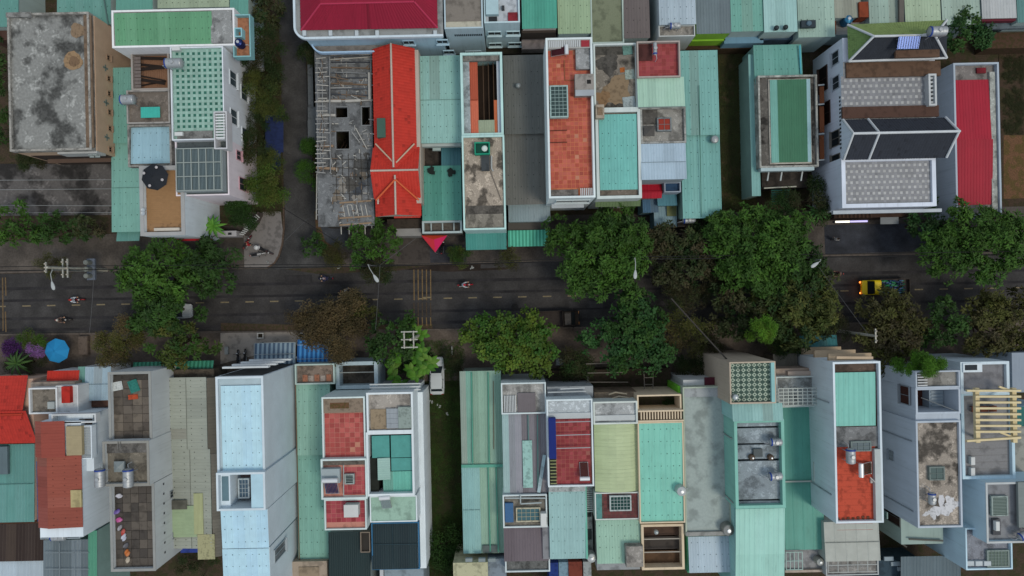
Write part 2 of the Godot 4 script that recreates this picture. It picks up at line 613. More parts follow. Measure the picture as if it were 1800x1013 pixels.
func bars(called: String, list: Array, w: float, h: float, m: Material, parent: Node3D = null) -> void:   # each pair of points is one bar, a part of its own
	for p in list:
		var b := MB.new()
		b.bar(p[0], p[1], w, h)
		obj(called, b, m, parent if parent else cur)

# a grille of thin bars as one part
func grille(called: String, r: Array, y: float, nx: int, nz: int, w: float, m: Material) -> MeshInstance3D:
	var b := MB.new()
	for i in nx + 1:
		var x := lerpf(r[0] + w * 0.5, r[2] - w * 0.5, float(i) / maxi(nx, 1))
		b.box(Vector3(x - w * 0.5, y, r[1]), Vector3(x + w * 0.5, y + w, r[3]))
	for j in nz + 1:
		var z := lerpf(r[1] + w * 0.5, r[3] - w * 0.5, float(j) / maxi(nz, 1))
		b.box(Vector3(r[0], y + w * 0.3, z - w * 0.5), Vector3(r[2], y + w * 1.2, z + w * 0.5))
	return obj(called, b, m, cur)

func slats(called: String, r: Array, y: float, n: int, ax: String, fill: float, hh: float, m: Material) -> void:   # each slat a part of its own
	for i in n:
		var s := (i + 0.5) / n
		var b := MB.new()
		if ax == "x":       # spread along x, each running along z
			var x := lerpf(r[0], r[2], s)
			var w: float = (r[2] - r[0]) / n * fill * 0.5
			b.box(Vector3(x - w, y, r[1]), Vector3(x + w, y + hh, r[3]))
		else:
			var z := lerpf(r[1], r[3], s)
			var w: float = (r[3] - r[1]) / n * fill * 0.5
			b.box(Vector3(r[0], y, z - w), Vector3(r[2], y + hh, z + w))
		obj(called, b, m, cur)

func tile_slope(a: Vector3, b: Vector3, d: Vector3, e: Vector3, hex: String, tw := 0.32, th := 0.36, crown := 0.03, vary := 0.09, t := "wear") -> void:
	var nu := maxi(1, roundi(maxf(a.distance_to(b), e.distance_to(d)) / tw))
	var nv := maxi(1, roundi(maxf(a.distance_to(e), b.distance_to(d)) / th))
	var mb := MB.new()
	mb.courses(a, b, d, e, nu, nv, 0.03, crown, vary, rng)
	stuff(obj("roof_tile", mb, P(hex, t, 0.1, 0.7), cur))

func ridge(a: Vector3, b: Vector3, m: Material, r := 0.11) -> void:
	var mb := MB.new()
	mb.tube([a, b], r, r, 6)
	obj("ridge_cap", mb, m, cur)

func gable_z(r: Array, y0: float, y1: float, hex: String, m: Material, tw := 0.32, th := 0.36) -> void:   # ridge along z
	var x: float = (r[0] + r[2]) * 0.5
	tile_slope(Vector3(r[0], y0, r[3]), Vector3(r[0], y0, r[1]), Vector3(x, y1, r[1]), Vector3(x, y1, r[3]), hex, tw, th)
	tile_slope(Vector3(r[2], y0, r[1]), Vector3(r[2], y0, r[3]), Vector3(x, y1, r[3]), Vector3(x, y1, r[1]), hex, tw, th)
	ridge(Vector3(x, y1 + 0.03, r[1]), Vector3(x, y1 + 0.03, r[3]), m)
	for z in [r[1], r[3]]:
		var g := MB.new()
		g.tri(Vector3(r[0], y0, z), Vector3(r[2], y0, z), Vector3(x, y1, z), Vector3(0, 0, -1 if z == r[1] else 1))
		obj("gable_wall", g, m, cur)

func gable_x(r: Array, y0: float, y1: float, hex: String, m: Material, tw := 0.32, th := 0.36, rz := 0.5) -> void:   # ridge along x
	var z: float = lerpf(r[1], r[3], rz)
	tile_slope(Vector3(r[0], y0, r[1]), Vector3(r[2], y0, r[1]), Vector3(r[2], y1, z), Vector3(r[0], y1, z), hex, tw, th)
	tile_slope(Vector3(r[2], y0, r[3]), Vector3(r[0], y0, r[3]), Vector3(r[0], y1, z), Vector3(r[2], y1, z), hex, tw, th)
	ridge(Vector3(r[0], y1 + 0.03, z), Vector3(r[2], y1 + 0.03, z), m)
	for x in [r[0], r[2]]:
		var g := MB.new()
		g.tri(Vector3(x, y0, r[1]), Vector3(x, y0, r[3]), Vector3(x, y1, z), Vector3(-1 if x == r[0] else 1, 0, 0))
		obj("gable_wall", g, m, cur)

func disc(called: String, c: Vector3, rad: float, rough: float, m: Material, hgt := 0.012) -> void:
	var p := []
	for k in 22:
		var a := TAU * k / 22.0
		var q := rad * (1.0 + rough * sin(a * 3.0 + c.x) * 0.5 + rough * rng.randf_range(-0.5, 0.5))
		p.append(Vector2(c.x + cos(a) * q, c.z + sin(a) * q))
	var b := MB.new()
	b.prism(p, c.y, c.y + hgt)
	obj(called, b, m, cur)

# a box with a rounded top edge look: chest, cabinet, chimney
func chest(called: String, c: Vector3, s: Vector3, m: Material, parent: Node3D, bevel := 0.03) -> MeshInstance3D:
	var b := MB.new()
	b.box(c - Vector3(s.x, s.y, s.z) * 0.5, c + Vector3(s.x * 0.5, s.y * 0.5 - bevel, s.z * 0.5))
	var h := s * 0.5
	var lo := [Vector3(-h.x, h.y - bevel, -h.z), Vector3(h.x, h.y - bevel, -h.z), Vector3(h.x, h.y - bevel, h.z), Vector3(-h.x, h.y - bevel, h.z)]
	var hi := []
	for p in lo: hi.append(Vector3(p.x - signf(p.x) * bevel, h.y, p.z - signf(p.z) * bevel))
	for k in 4:
		b.quad(c + lo[k], c + lo[(k + 1) % 4], c + hi[(k + 1) % 4], c + hi[k], Vector3(lo[k].x + lo[(k + 1) % 4].x, 0.5, lo[k].z + lo[(k + 1) % 4].z))
	b.quad(c + hi[0], c + hi[1], c + hi[2], c + hi[3], Vector3.UP)
	return obj(called, b, m, parent)

# ---------------------------------------------------------------- rooftop things
func tank_lying(label: String, u: float, v: float, y: float, turn: float, len := 1.9, rad := 0.5, cap := "27428a") -> Node3D:
	var t := thing("water_tank", label, "water tank", pt(u, v, y), TILT + turn, "steel water tanks lying on the roofs")
	var steel := P("a4a9ac", "", 0.1, 0.5, 0.5, true)
	var b := MB.new()
	var f := Transform3D(Basis(Vector3(0, 0, 1), PI / 2), Vector3(0, 0.55 + rad, 0))
	b.lathe([Vector2(0, -len * 0.5 - 0.16), Vector2(rad * 0.55, -len * 0.5 - 0.12), Vector2(rad * 0.93, -len * 0.5 - 0.02), Vector2(rad, -len * 0.5 + 0.05), Vector2(rad, len * 0.5 - 0.05), Vector2(rad * 0.93, len * 0.5 + 0.02), Vector2(rad * 0.55, len * 0.5 + 0.12), Vector2(0, len * 0.5 + 0.16)], 20, f)
	obj("tank_body", b, steel, t)
	for k in 5:
		b = MB.new()
		var x := -len * 0.5 + len * (k + 0.5) / 5.0
		b.lathe([Vector2(rad, x - 0.03), Vector2(rad + 0.018, x - 0.015), Vector2(rad + 0.018, x + 0.015), Vector2(rad, x + 0.03)], 20, f)
		obj("band", b, steel, t)
	b = MB.new()
	b.lathe([Vector2(rad * 0.96, len * 0.5 - 0.12), Vector2(rad + 0.02, len * 0.5 - 0.1), Vector2(rad + 0.02, len * 0.5 + 0.0), Vector2(rad * 0.93, len * 0.5 + 0.05)], 20, f)
	obj("end_band", b, flat_mat(cap, 0.5), t)
	b = MB.new()
	b.lathe([Vector2(0.2, 0), Vector2(0.2, 0.1), Vector2(0.17, 0.13), Vector2(0, 0.14)], 14, Transform3D(Basis(), Vector3(0, 0.53 + rad * 2.0, 0)))
	obj("lid", b, steel, t)
	for s in [[-1, -1], [-1, 1], [1, -1], [1, 1]]:
		b = MB.new()
		b.bar(Vector3(s[0] * len * 0.38, 0, s[1] * rad * 0.85), Vector3(s[0] * len * 0.38, 0.72, s[1] * rad * 0.8), 0.06, 0.06)
		obj("leg", b, steel, t)
	b = MB.new()
	b.tube([Vector3(-len * 0.5 - 0.1, 0.8, 0.1), Vector3(-len * 0.5 - 0.5, 0.8, 0.15), Vector3(-len * 0.5 - 0.55, 0.0, 0.15)], 0.035, 0.035, 6)
	obj("pipe", b, flat_mat("a8acb0", 0.6), t)
	return t

func tank_upright(label: String, u: float, v: float, y: float, rad := 0.5, h := 1.2, hex := "c9ced2") -> Node3D:
	var t := thing("upright_tank", label, "water tank", pt(u, v, y), TILT, "upright water tanks")
	var m := P(hex, "", 0.1, 0.35, 0.6, true)
	var b := MB.new()
	b.lathe([Vector2(rad, 0), Vector2(rad, h), Vector2(rad * 0.9, h + 0.1), Vector2(rad * 0.5, h + 0.2), Vector2(rad * 0.36, h + 0.22)], 22)
	obj("tank_body", b, m, t)
	for k in 3:
		b = MB.new()
		b.lathe([Vector2(rad, h * (k + 0.5) / 3 - 0.04), Vector2(rad + 0.02, h * (k + 0.5) / 3), Vector2(rad, h * (k + 0.5) / 3 + 0.04)], 22)
		obj("band", b, m, t)
	b = MB.new()
	b.lathe([Vector2(rad * 0.38, h + 0.2), Vector2(rad * 0.38, h + 0.28), Vector2(rad * 0.3, h + 0.31), Vector2(0, h + 0.32)], 18)
	obj("lid", b, flat_mat("b8bec2", 0.4, 0.5), t)
	b = MB.new()
	b.tube([Vector3(rad, 0.15, 0), Vector3(rad + 0.3, 0.15, 0), Vector3(rad + 0.3, -0.2, 0.1)], 0.035, 0.035, 6)
	obj("pipe", b, flat_mat("b8bec2", 0.5), t)
	return t

func solar_heater(label: String, u: float, v: float, y: float, turn: float, tubes_hex := "1d2740", w := 1.5, l := 1.5) -> Node3D:
	var t := thing("solar_water_heater", label, "solar heater", pt(u, v, y), TILT + turn, "solar water heaters on the roofs")
	var b := MB.new()
	var f := Transform3D(Basis(Vector3(0, 0, 1), PI / 2), Vector3(0, 1.05, -l * 0.5))
	b.lathe([Vector2(0, -w * 0.6), Vector2(0.2, -w * 0.58), Vector2(0.25, -w * 0.54), Vector2(0.25, w * 0.54), Vector2(0.2, w * 0.58), Vector2(0, w * 0.6)], 16, f)
	obj("tank_body", b, P("d4d8da", "", 0.1, 0.35, 0.4, true), t)
	var n := 9
	for i in n:
		var x := lerpf(-w * 0.45, w * 0.45, (i + 0.5) / n)
		b = MB.new()
		b.tube([Vector3(x, 1.0, -l * 0.4), Vector3(x, 0.25, l * 0.6)], 0.05, 0.05, 6)
		obj("vacuum_tube", b, P(tubes_hex, "", 0.1, 0.15, 0.2, true), t)
	b = MB.new()
	b.bar(Vector3(-w * 0.5, 0.2, l * 0.6), Vector3(w * 0.5, 0.2, l * 0.6), 0.08, 0.08)
	for s in [-1, 1]:
		b.bar(Vector3(s * w * 0.48, 0.15, l * 0.6), Vector3(s * w * 0.48, 0.9, -l * 0.45), 0.05, 0.05)
		b.bar(Vector3(s * w * 0.48, 0.0, -l * 0.5), Vector3(s * w * 0.48, 0.9, -l * 0.5), 0.05, 0.05)
		b.bar(Vector3(s * w * 0.48, 0.0, l * 0.6), Vector3(s * w * 0.48, 0.2, l * 0.6), 0.05, 0.05)
	obj("stand", b, flat_mat("9aa0a2", 0.5, 0.5), t)
	return t

func air_conditioner(label: String, u: float, v: float, y: float, turn := 0.0) -> Node3D:
	var t := thing("air_conditioner", label, "air conditioner", pt(u, v, y), TILT + turn, "air conditioning units")
	chest("casing", Vector3(0, 0.33, 0), Vector3(0.95, 0.62, 0.4), flat_mat("c4c8c6", 0.6), t)
	var b := MB.new()
	b.lathe([Vector2(0.25, 0), Vector2(0.25, 0.03), Vector2(0.22, 0.035), Vector2(0, 0.03)], 18, Transform3D(Basis(Vector3(1, 0, 0), PI / 2), Vector3(-0.15, 0.33, 0.2)))
	obj("fan_grille", b, flat_mat("55595a", 0.6), t)
	for s in [-1, 1]:
		b = MB.new()
		b.box(Vector3(s * 0.35 - 0.04, 0, -0.2), Vector3(s * 0.35 + 0.04, 0.03, 0.24))
		obj("foot", b, flat_mat("7d8080", 0.6), t)
	return t

func skylight(label: String, u0: float, v0: float, u1: float, v1: float, y: float, nx: int, nz: int, pane_hex: String, frame_hex: String, h := 0.35) -> Node3D:
	var c := pt((u0 + u1) * 0.5, (v0 + v1) * 0.5, y)
	var k := (CAM_H - y) / CAM_H / PX * 0.5
	var w := (u1 - u0) * k
	var d := (v1 - v0) * k
	var t := thing("skylight", label, "skylight", c, TILT, "roof skylights")
	var b := MB.new()
	b.ring(-w, -d, w, d, 0.14, 0, h)
	obj("kerb", b, P(frame_hex, "stain", 0.3), t)
	b = MB.new()
	for i in nx:
		for j in nz:
			var g := MB.new()
			var x0 := lerpf(-w + 0.13, w - 0.13, float(i) / nx)
			var x1 := lerpf(-w + 0.13, w - 0.13, float(i + 1) / nx)
			var z0 := lerpf(-d + 0.13, d - 0.13, float(j) / nz)
			var z1 := lerpf(-d + 0.13, d - 0.13, float(j + 1) / nz)
			g.box(Vector3(x0 + 0.02, h - 0.1, z0 + 0.02), Vector3(x1 - 0.02, h - 0.07, z1 - 0.02))
			obj("pane", g, glass(pane_hex), t)
	for i in range(1, nx):
		var x := lerpf(-w + 0.13, w - 0.13, float(i) / nx)
		b.box(Vector3(x - 0.018, h - 0.11, -d + 0.13), Vector3(x + 0.018, h - 0.02, d - 0.13))
	for j in range(1, nz):
		var z := lerpf(-d + 0.13, d - 0.13, float(j) / nz)
		b.box(Vector3(-w + 0.13, h - 0.115, z - 0.018), Vector3(w - 0.13, h - 0.025, z + 0.018))
	if nx + nz > 2: obj("glazing_bar", b, P(frame_hex, "", 0.3), t)
	return t

func chimney_hood(label: String, u: float, v: float, y: float, hex := "5a6468") -> Node3D:   # small pyramid vent
	var t := thing("roof_vent", label, "roof vent", pt(u, v, y), TILT, "roof vents")
	chest("base", Vector3(0, 0.2, 0), Vector3(0.9, 0.4, 0.9), P(hex, "wear", 0.4), t)
	var b := MB.new()
	var q := [Vector3(-0.55, 0.4, -0.55), Vector3(0.55, 0.4, -0.55), Vector3(0.55, 0.4, 0.55), Vector3(-0.55, 0.4, 0.55)]
	for k in 4: b.tri(q[k], q[(k + 1) % 4], Vector3(0, 0.72, 0), Vector3(q[k].x + q[(k + 1) % 4].x, 0.6, q[k].z + q[(k + 1) % 4].z))
	obj("hood", b, P(hex, "wear", 0.4, 0.5), t)
	return t

func turbine_vent(label: String, u: float, v: float, y: float, hex := "b5b9bb", r := 0.3) -> Node3D:
	var t := thing("turbine_vent", label, "roof vent", pt(u, v, y), TILT, "round vents on the roofs")
	var b := MB.new()
	b.lathe([Vector2(r * 0.7, 0), Vector2(r * 0.7, 0.3)], 16)
	obj("neck", b, flat_mat("8c9294", 0.5, 0.4), t)
	b = MB.new()
	b.lathe([Vector2(r * 0.7, 0.28), Vector2(r, 0.4), Vector2(r * 1.05, 0.52), Vector2(r * 0.85, 0.66), Vector2(r * 0.4, 0.74), Vector2(0, 0.76)], 18)
	obj("turbine_head", b, flat_mat(hex, 0.35, 0.5), t)
	return t

# ---------------------------------------------------------------- the scene
func _ready() -> void:
	rng.seed = 20240
	# camera, sky, sun, exposure
	cam = Camera3D.new()
	cam.name = "camera"
	cam.position = Vector3(0, CAM_H, 0)
	cam.rotation_degrees.x = -90
	cam.fov = 2.0 * rad_to_deg(atan(506.5 / PX / CAM_H))
	cam.near = 0.5
	cam.far = 600.0
	cam.current = true
	add_child(cam)
	var sky := ProceduralSkyMaterial.new()
	sky.sky_top_color = Color(0.84, 0.885, 0.945)
	sky.sky_horizon_color = Color(0.58, 0.62, 0.67)
	sky.sky_curve = 0.35
	sky.ground_bottom_color = Color(0.12, 0.12, 0.12)
	sky.ground_horizon_color = Color(0.4, 0.42, 0.43)
	sky.sky_energy_multiplier = 0.74
	var env := Environment.new()
	env.background_mode = Environment.BG_SKY
	env.sky = Sky.new()
	env.sky.sky_material = sky
	env.tonemap_mode = Environment.TONE_MAPPER_LINEAR
	env.tonemap_exposure = 1.7
	env.sdfgi_enabled = true
	env.ssao_enabled = true
	env.ssil_enabled = true
	var we := WorldEnvironment.new()
	we.name = "world_environment"
	we.environment = env
	add_child(we)
	var sun := DirectionalLight3D.new()
	sun.name = "sun"
	sun.light_energy = 0.3
	sun.light_color = Color(1.0, 0.96, 0.9)
	sun.light_angular_distance = 16.0
	sun.shadow_enabled = true
	sun.rotation = Vector3(deg_to_rad(-62), deg_to_rad(58), 0)
	add_child(sun)
	make_textures()
	build_ground()
	build_top_row()
	build_far_row()
	build_bottom_row()
	build_street_things()
	build_trees()

# ---------------------------------------------------------------- ground, road, pavements
func strip(called: String, pts: Array, y0: float, y1: float, m: Material, parent: Node3D = null) -> MeshInstance3D:
	var p := []
	for q in pts:
		var w := pt(q[0], q[1], 0)
		p.append(Vector2(w.x, w.z))
	var b := MB.new()
	b.prism(p, y0, y1)
	if parent: return obj(called, b, m, parent)
	return struct(called, b, m)

func kerb(called: String, pts: Array, w: float, m: Material) -> void:
	var p := []
	for q in pts: p.append(pt(q[0], q[1], 0.07))
	var b := MB.new()
	for i in p.size() - 1: b.bar(p[i], p[i + 1] + (p[i + 1] - p[i]).normalized() * 0.03, w, 0.15)
	struct(called, b, m)

func build_ground() -> void:
	salt = 3
	var b := MB.new()
	b.box(Vector3(-220, -0.3, -220), Vector3(220, -0.02, 220))
	struct("ground", b, P("3a342c", "soil", 0.07))
	var asphalt := P("373636", "road", 0.06, 0.85)
	strip("road", [[-700, 498], [497, 470], [1240, 452], [2500, 430], [2500, 552], [900, 578], [-700, 600]], -0.02, 0.0, asphalt)
	strip("side_road", [[494, 473], [470, 476], [486, 455], [496, 430], [500, 380], [493, 120], [478, -300], [533, -300], [538, 120], [553, 330], [557, 400], [566, 440], [590, 468]], -0.02, 0.004, P("3c3c3c", "road", 0.07, 0.9))
	# pavements, raised behind their kerbs
	var pave := P("4b4641", "road", 0.05, 0.9)
	strip("pavement", [[-700, 440], [0, 425], [430, 395], [494, 380], [497, 425], [485, 455], [470, 470], [-700, 492]], -0.02, 0.12, pave)
	strip("pavement", [[560, 395], [900, 380], [2500, 350], [2500, 432], [1240, 452], [600, 466], [575, 450], [563, 420]], -0.02, 0.12, P("494440", "road", 0.055, 0.9))
	strip("pavement", [[-700, 597], [390, 582], [900, 578], [2500, 553], [2500, 660], [900, 668], [-700, 690]], -0.02, 0.12, P("544c45", "road", 0.05, 0.9))
	strip("forecourt", [[428, 374], [494, 372], [499, 420], [487, 458], [470, 470], [430, 470]], 0.12, 0.126, P("716e6c", "stain", 0.12))
	strip("forecourt", [[1448, 396], [1652, 392], [1652, 441], [1450, 447]], 0.12, 0.126, P("33363d", "road", 0.09))
	strip("forecourt", [[388, 585], [530, 582], [530, 604], [388, 640]], 0.12, 0.126, P("8b847c", "stain", 0.1))
	strip("forecourt", [[562, 392], [612, 390], [612, 432], [596, 440], [572, 424]], 0.12, 0.128, P("40444a", "road", 0.1))
	strip("sand_drift", [[553, 372], [563, 372], [575, 424], [600, 446], [596, 462], [566, 440], [556, 405]], 0.12, 0.127, P("4f4034", "soil", 0.2))
	strip("forecourt", [[700, 432], [760, 430], [762, 462], [700, 464]], 0.12, 0.126, P("433e3b", "stain", 0.14))
	strip("forecourt", [[755, 432], [820, 430], [820, 462], [757, 464]], 0.12, 0.130, P("35363c", "road", 0.1))
	strip("mud_strip", [[700, 466], [800, 463], [870, 461], [905, 466], [890, 474], [790, 478], [705, 474]], 0.0, 0.004, P("2a231f", "road", 0.1))
	strip("sand_drift", [[500, 473], [640, 468], [760, 466], [700, 476], [560, 482]], 0.0, 0.008, P("3b3530", "soil", 0.2))
	strip("sand_drift", [[388, 568], [560, 572], [760, 570], [760, 579], [388, 582]], 0.0, 0.008, P("433a33", "soil", 0.2))
	var curb := P("57504a", "stain", 0.3)
	kerb("kerb", [[-700, 492], [470, 471]], 0.18, curb)
	kerb("kerb", [[470, 471], [482, 463], [490, 450], [496, 430], [499, 400], [498, 340]], 0.18, P("51443a", "stain", 0.3))
	kerb("kerb", [[600, 467], [1240, 453], [2500, 432]], 0.18, curb)
	kerb("kerb", [[-700, 597], [900, 578], [2500, 553]], 0.18, curb)
	# painted markings
	var yel := P("746a54", "stain", 0.5)
	var holder := thing("lane_marking", "dashed yellow centre line painted along the asphalt road", "road marking", pt(900, 518, 0), TILT)
	for k in range(-3, 66):
		var u := 2.0 + k * 43.6 + 0.4
		var mb := MB.new()
		var c := holder.transform.affine_inverse() * pt(u, 539.0 - 0.0185 * u, 0)
		mb.box(Vector3(c.x - 0.5, 0.001, c.z - 0.075), Vector3(c.x + 0.5, 0.008, c.z + 0.075))
		obj("dash", mb, yel, holder)
	holder.set_meta("kind", "structure")
	var zebra := thing("pedestrian_crossing", "worn yellow pedestrian crossing of five long stripes across the road", "road marking", pt(742, 522, 0), TILT)
	zebra.set_meta("kind", "structure")
	var faded := P("60503a", "stain", 0.5)
	for i in 5:
		for s in [[474, 528, 0], [532, 556, 1], [558, 573, 0]]:
			var mb := MB.new()
			var z := zebra.transform.affine_inverse()
			mb.bar(z * pt(727.5 + i * 7.3, s[0], 0.005), z * pt(728 + i * 7.3, s[1], 0.005), 0.13, 0.007)
			obj("stripe", mb, P("453b30", "stain", 0.5) if s[2] else P("6c5a3e", "stain", 0.5), zebra)
	var mb2 := MB.new()
	var zi := zebra.transform.affine_inverse()
	mb2.bar(zi * pt(743, 523.5, 0.01), zi * pt(758, 523, 0.01), 0.16, 0.006)
	obj("stripe", mb2, yel, zebra)
	var stop := thing("stop_line", "yellow stop line and edge stripes at the left end of the road", "road marking", pt(5, 535, 0), TILT)
	stop.set_meta("kind", "structure")
	for q in [[4, 488, 582], [9, 488, 520], [9, 548, 584]]:
		var mb := MB.new()
		var z := stop.transform.affine_inverse()
		mb.bar(z * pt(q[0], q[1], 0.005), z * pt(q[0] + 1, q[2], 0.005), 0.15, 0.007)
		obj("stripe", mb, faded, stop)
	# bare lots between the houses
	strip("yard_floor", [[-40, 288], [197, 289], [203, 378], [-40, 380]], -0.02, 0.08, P("52504f", "mouldx", 0.04))
	strip("grass_lot", [[744, 600], [815, 600], [820, 1060], [744, 1060]], -0.02, 0.05, P("262a18", "soil", 0.09))
	strip("grass_lot", [[1258, 90], [1330, 90], [1330, 385], [1258, 385]], -0.02, 0.05, P("443c2e", "soil", 0.09))
	strip("bare_lot", [[1756, 60], [1900, 60], [1900, 380], [1756, 380]], -0.02, 0.05, P("382f27", "soil", 0.06))
	strip("bare_lot", [[1764, 238], [1900, 238], [1900, 345], [1764, 350]], 0.05, 0.06, P("5a4534", "soil", 0.08))
	# white cords strung over the yard
	for v in [[317, 316], [334, 332], [361, 362], [374, 374]]:
		var w := MB.new()
		w.tube([pt(-30, v[0], 2.2), pt(85, (v[0] + v[1]) * 0.5, 2.1), pt(199, v[1], 2.2)], 0.03, 0.03, 5)
		tag(obj("yard_cord", w, flat_mat("8a8f90")), "white line stretched across the walled concrete yard, %s one from the hall" % ["first", "second", "third", "fourth"][[317, 334, 361, 374].find(v[0])], "line", "white lines over the yard")

# ---------------------------------------------------------------- houses north of the road
func build_top_row() -> void:
	var con := P("7f8284", "mould", 0.05)
	# hall
	house("concrete_hall", "flat roofed hall with black mould on its concrete roof and a tan side wall", "building", 100, 145)
	var tan_m := P("b59d86", "wear", 0.08)
	var r := flat(14, 22, 158, 265, 8.0, 0.3, 0.22, P("8a8984", "mould", 0.2), P("767876", "mouldx", 0.045), 7.2)
	var w := rc(14, 24, 160, 264, 8.0)
	wall(w, 0.0, 7.2, tan_m)
	wall([w[2] - 0.75, w[1] + 0.2, w[2] + 0.06, w[3] - 0.2], 7.68, 7.9, P("6d5d4e", "stain", 0.12), "gutter_ledge")
	wall([w[0] - 0.06, w[1] - 0.2, w[0] + 2.6, w[1] + 0.3], 7.72, 8.06, P("7c7d7b", "mould", 0.2), "roof_ledge")
	disc("dirt_patch", loc(128, 107, 7.75), 0.98, 0.14, P("8a7358", "stain", 0.3), 0.02)
	disc("dirt_patch", loc(130, 108, 7.77), 0.55, 0.14, P("6f5a46", "stain", 0.3), 0.02)
	disc("dirt_patch", loc(136, 54, 7.75), 0.78, 0.2, P("7d6b57", "stain", 0.3), 0.02)
	for s in [4.0, 6.3, 7.95, 10.0, 11.8, 14.1]: window(w, "e", s - 0.3, 4.9, 0.42, 0.5, P("8f7a66", "wear"), glass("14161a"))
	for s in [5.0, 8.8, 12.6]:
		var b := MB.new()
		b.box(Vector3(w[2], 5.0, w[1] + s - 0.1), Vector3(w[2] + 0.05, 5.9, w[1] + s + 0.1))
		b.box(Vector3(w[2], 5.35, w[1] + s - 0.35), Vector3(w[2] + 0.05, 5.55, w[1] + s + 0.35))
		obj("wall_ornament", b, P("6e7a72", "wear"), cur)
	wall([w[0] + 4.5, w[3], w[2] - 0.05, w[3] + 0.25], 5.6, 7.2, P("a9acab", "wear"), "fascia")
	for s in [6.4, 6.9]: window([w[0], w[1], w[2], w[3] + 0.25], "s", s + 1.2, 6.4, 0.3, 0.3, P("8f9a9a"), glass("16181c"))
	wall([w[0] + 0.4, w[3] - 0.02, w[2] - 0.3, w[3] + 0.06], 0.2, 5.4, P("3c332e", "stain"), "porch_shade")  # flat dark panel: the shade of an open porch painted on the wall
	wall([w[0] + 1.0, w[3] - 0.02, w[2] - 0.5, w[3] + 0.5], 3.4, 3.6, P("5a4a40"), "ledge")
	# long single roof
	house("long_shed", "long single storey teal metal roof squeezed beside the mouldy hall", "building", 220, 260)
	var teal_wall := P("7fa69c")
	metal(192, 118, 246, 252, 4.1, "6a9c8c", teal_wall, {"laps": 1})
	metal(196, 250, 246, 408, 4.0, "6f9f8f", teal_wall, {"laps": 2})
	metal(205, 406, 245, 424, 3.4, "5a8a80", teal_wall, {"walls": false, "screws": false})
	# tower house with tiled terrace
	house("tiled_terrace_house", "tall house with green dotted terrace, dark glazed canopy and white wall with windows", "house", 330, 200)
	var wh := P("b9c0c6", "drip", 0.06)
	r = flat(300, 82, 393, 246, 9.0, 0.25, 0.12, wh, P("7f9f90", "stain", 0.2), 0.0)
	tiles([r[0] + 0.1, r[1] + 0.1, r[2] - 0.05, r[3] - 0.9], r[4], 0.29, ["8fb2a2", "2f6656"], 0.012, false, "floor_tile", 0.0, "dot")
	var wr := rc(300, 82, 393, 246, 9.0)
	for s in [[2.2, 6.6], [2.9, 3.6], [6.3, 6.6], [7.6, 3.6]]: window([wr[0], wr[1], wr[2] - 0.0, wr[3]], "e", s[0] + 0.5, s[1], 1.5, 1.7, P("c2c9ce"), glass("39464c"))
	wall([r[0] + 0.4, r[3] - 0.85, r[2] - 1.2, r[3] - 0.05], r[4], r[4] + 0.12, P("6d6e6c", "mould", 0.2), "gutter_ledge")
	r = flat(308, 246, 402, 344, 8.2, 0.2, 0.15, P("c3bcc2", "drip", 0.06), P("4c5558", "stain", 0.2))
	var q := [r[0] + 0.35, r[1] + 0.9, r[2] - 0.25, r[3] - 0.25]
	grille("canopy_frame", q, 9.05, 6, 3, 0.09, P("8d9794", "", 0.1, 0.5))
	var pan := P("3c4a4c", "streak", 0.3, 0.3)
	for i in 6:
		for j in 3:
			var b := MB.new()
			var x0: float = lerpf(q[0], q[2], i / 6.0) + 0.05
			var x1: float = lerpf(q[0], q[2], (i + 1) / 6.0) - 0.05
			var z0: float = lerpf(q[1], q[3], j / 3.0) + 0.05
			var z1: float = lerpf(q[1], q[3], (j + 1) / 3.0) - 0.05
			b.box(Vector3(x0, 8.98, z0), Vector3(x1, 9.01, z1))
			obj("canopy_pane", b, pan, cur)
	slats("canopy_batten", q, 9.0, 34, "x", 0.3, 0.05, P("6f8086", "", 0.1, 0.5))
	walls_only(grow(q, 0.06), 8.0, 8.97, 0.1, P("8b979a"), "canopy_wall")
	r = rc(308, 246, 402, 344, 8.2)
	window(r, "e", 1.2, 5.6, 0.9, 1.2, P("b58f97"), glass("2e3438"))
	window(r, "e", 4.2, 4.6, 1.3, 2.0, P("b58f97"), glass("2e3438"))
	r = rc(376, 196, 399, 262, 9.3)
	walls_only(r, 8.0, 9.35, 0.12, P("c0c2c6"), "stair_wall")
	slats("louvre", [r[0] + 0.2, r[1] + 0.2, r[2] - 0.2, r[3] - 1.0], 9.3, 9, "z", 0.5, 0.08, P("cdd2d4"))
	# open corner with collapsed boards
	house("broken_terrace", "open brown terrace with collapsed dark boards behind the dotted terrace", "terrace", 263, 125)
	r = flat(230, 92, 297, 158, 6.6, 0.7, 0.18, P("9a9590", "wear"), P("6a5142", "stain", 0.2))
	slats("floor_board", [r[0] + 0.9, r[1], r[2], r[3]], r[4] + 0.01, 12, "x", 0.92, 0.04, P("7c5c47", "streak", 0.4))
	for k in 6:
		var z := lerpf(r[1] + 0.4, r[3] - 0.4, k / 5.0)
		bars("fallen_board", [[Vector3(r[0] + 0.2, r[4] + 0.1 + rng.randf() * 0.3, z + rng.randf_range(-0.4, 0.4)), Vector3(r[2] - 0.3, r[4] + 0.3 + rng.randf() * 0.5, z + rng.randf_range(-0.8, 0.8))]], 0.12 + 0.25 * rng.randf(), 0.06, P("241c18", "wear"))
	slats("lean_board", [r[0] + 0.1, r[1] + 0.2, r[0] + 0.8, r[3] - 0.1], r[4] + 0.5, 9, "z", 0.85, 0.04, P("6b6360", "streak", 0.4))
	house("small_terrace_block", "block with a brown stained terrace and a pale blue metal roof", "house", 262, 220)
	r = flat(222, 158, 298, 217, 7.0, 0.35, 0.16, P("93908c", "stain", 0.15), P("665f58", "mould", 0.08))
	var b2 := MB.new()
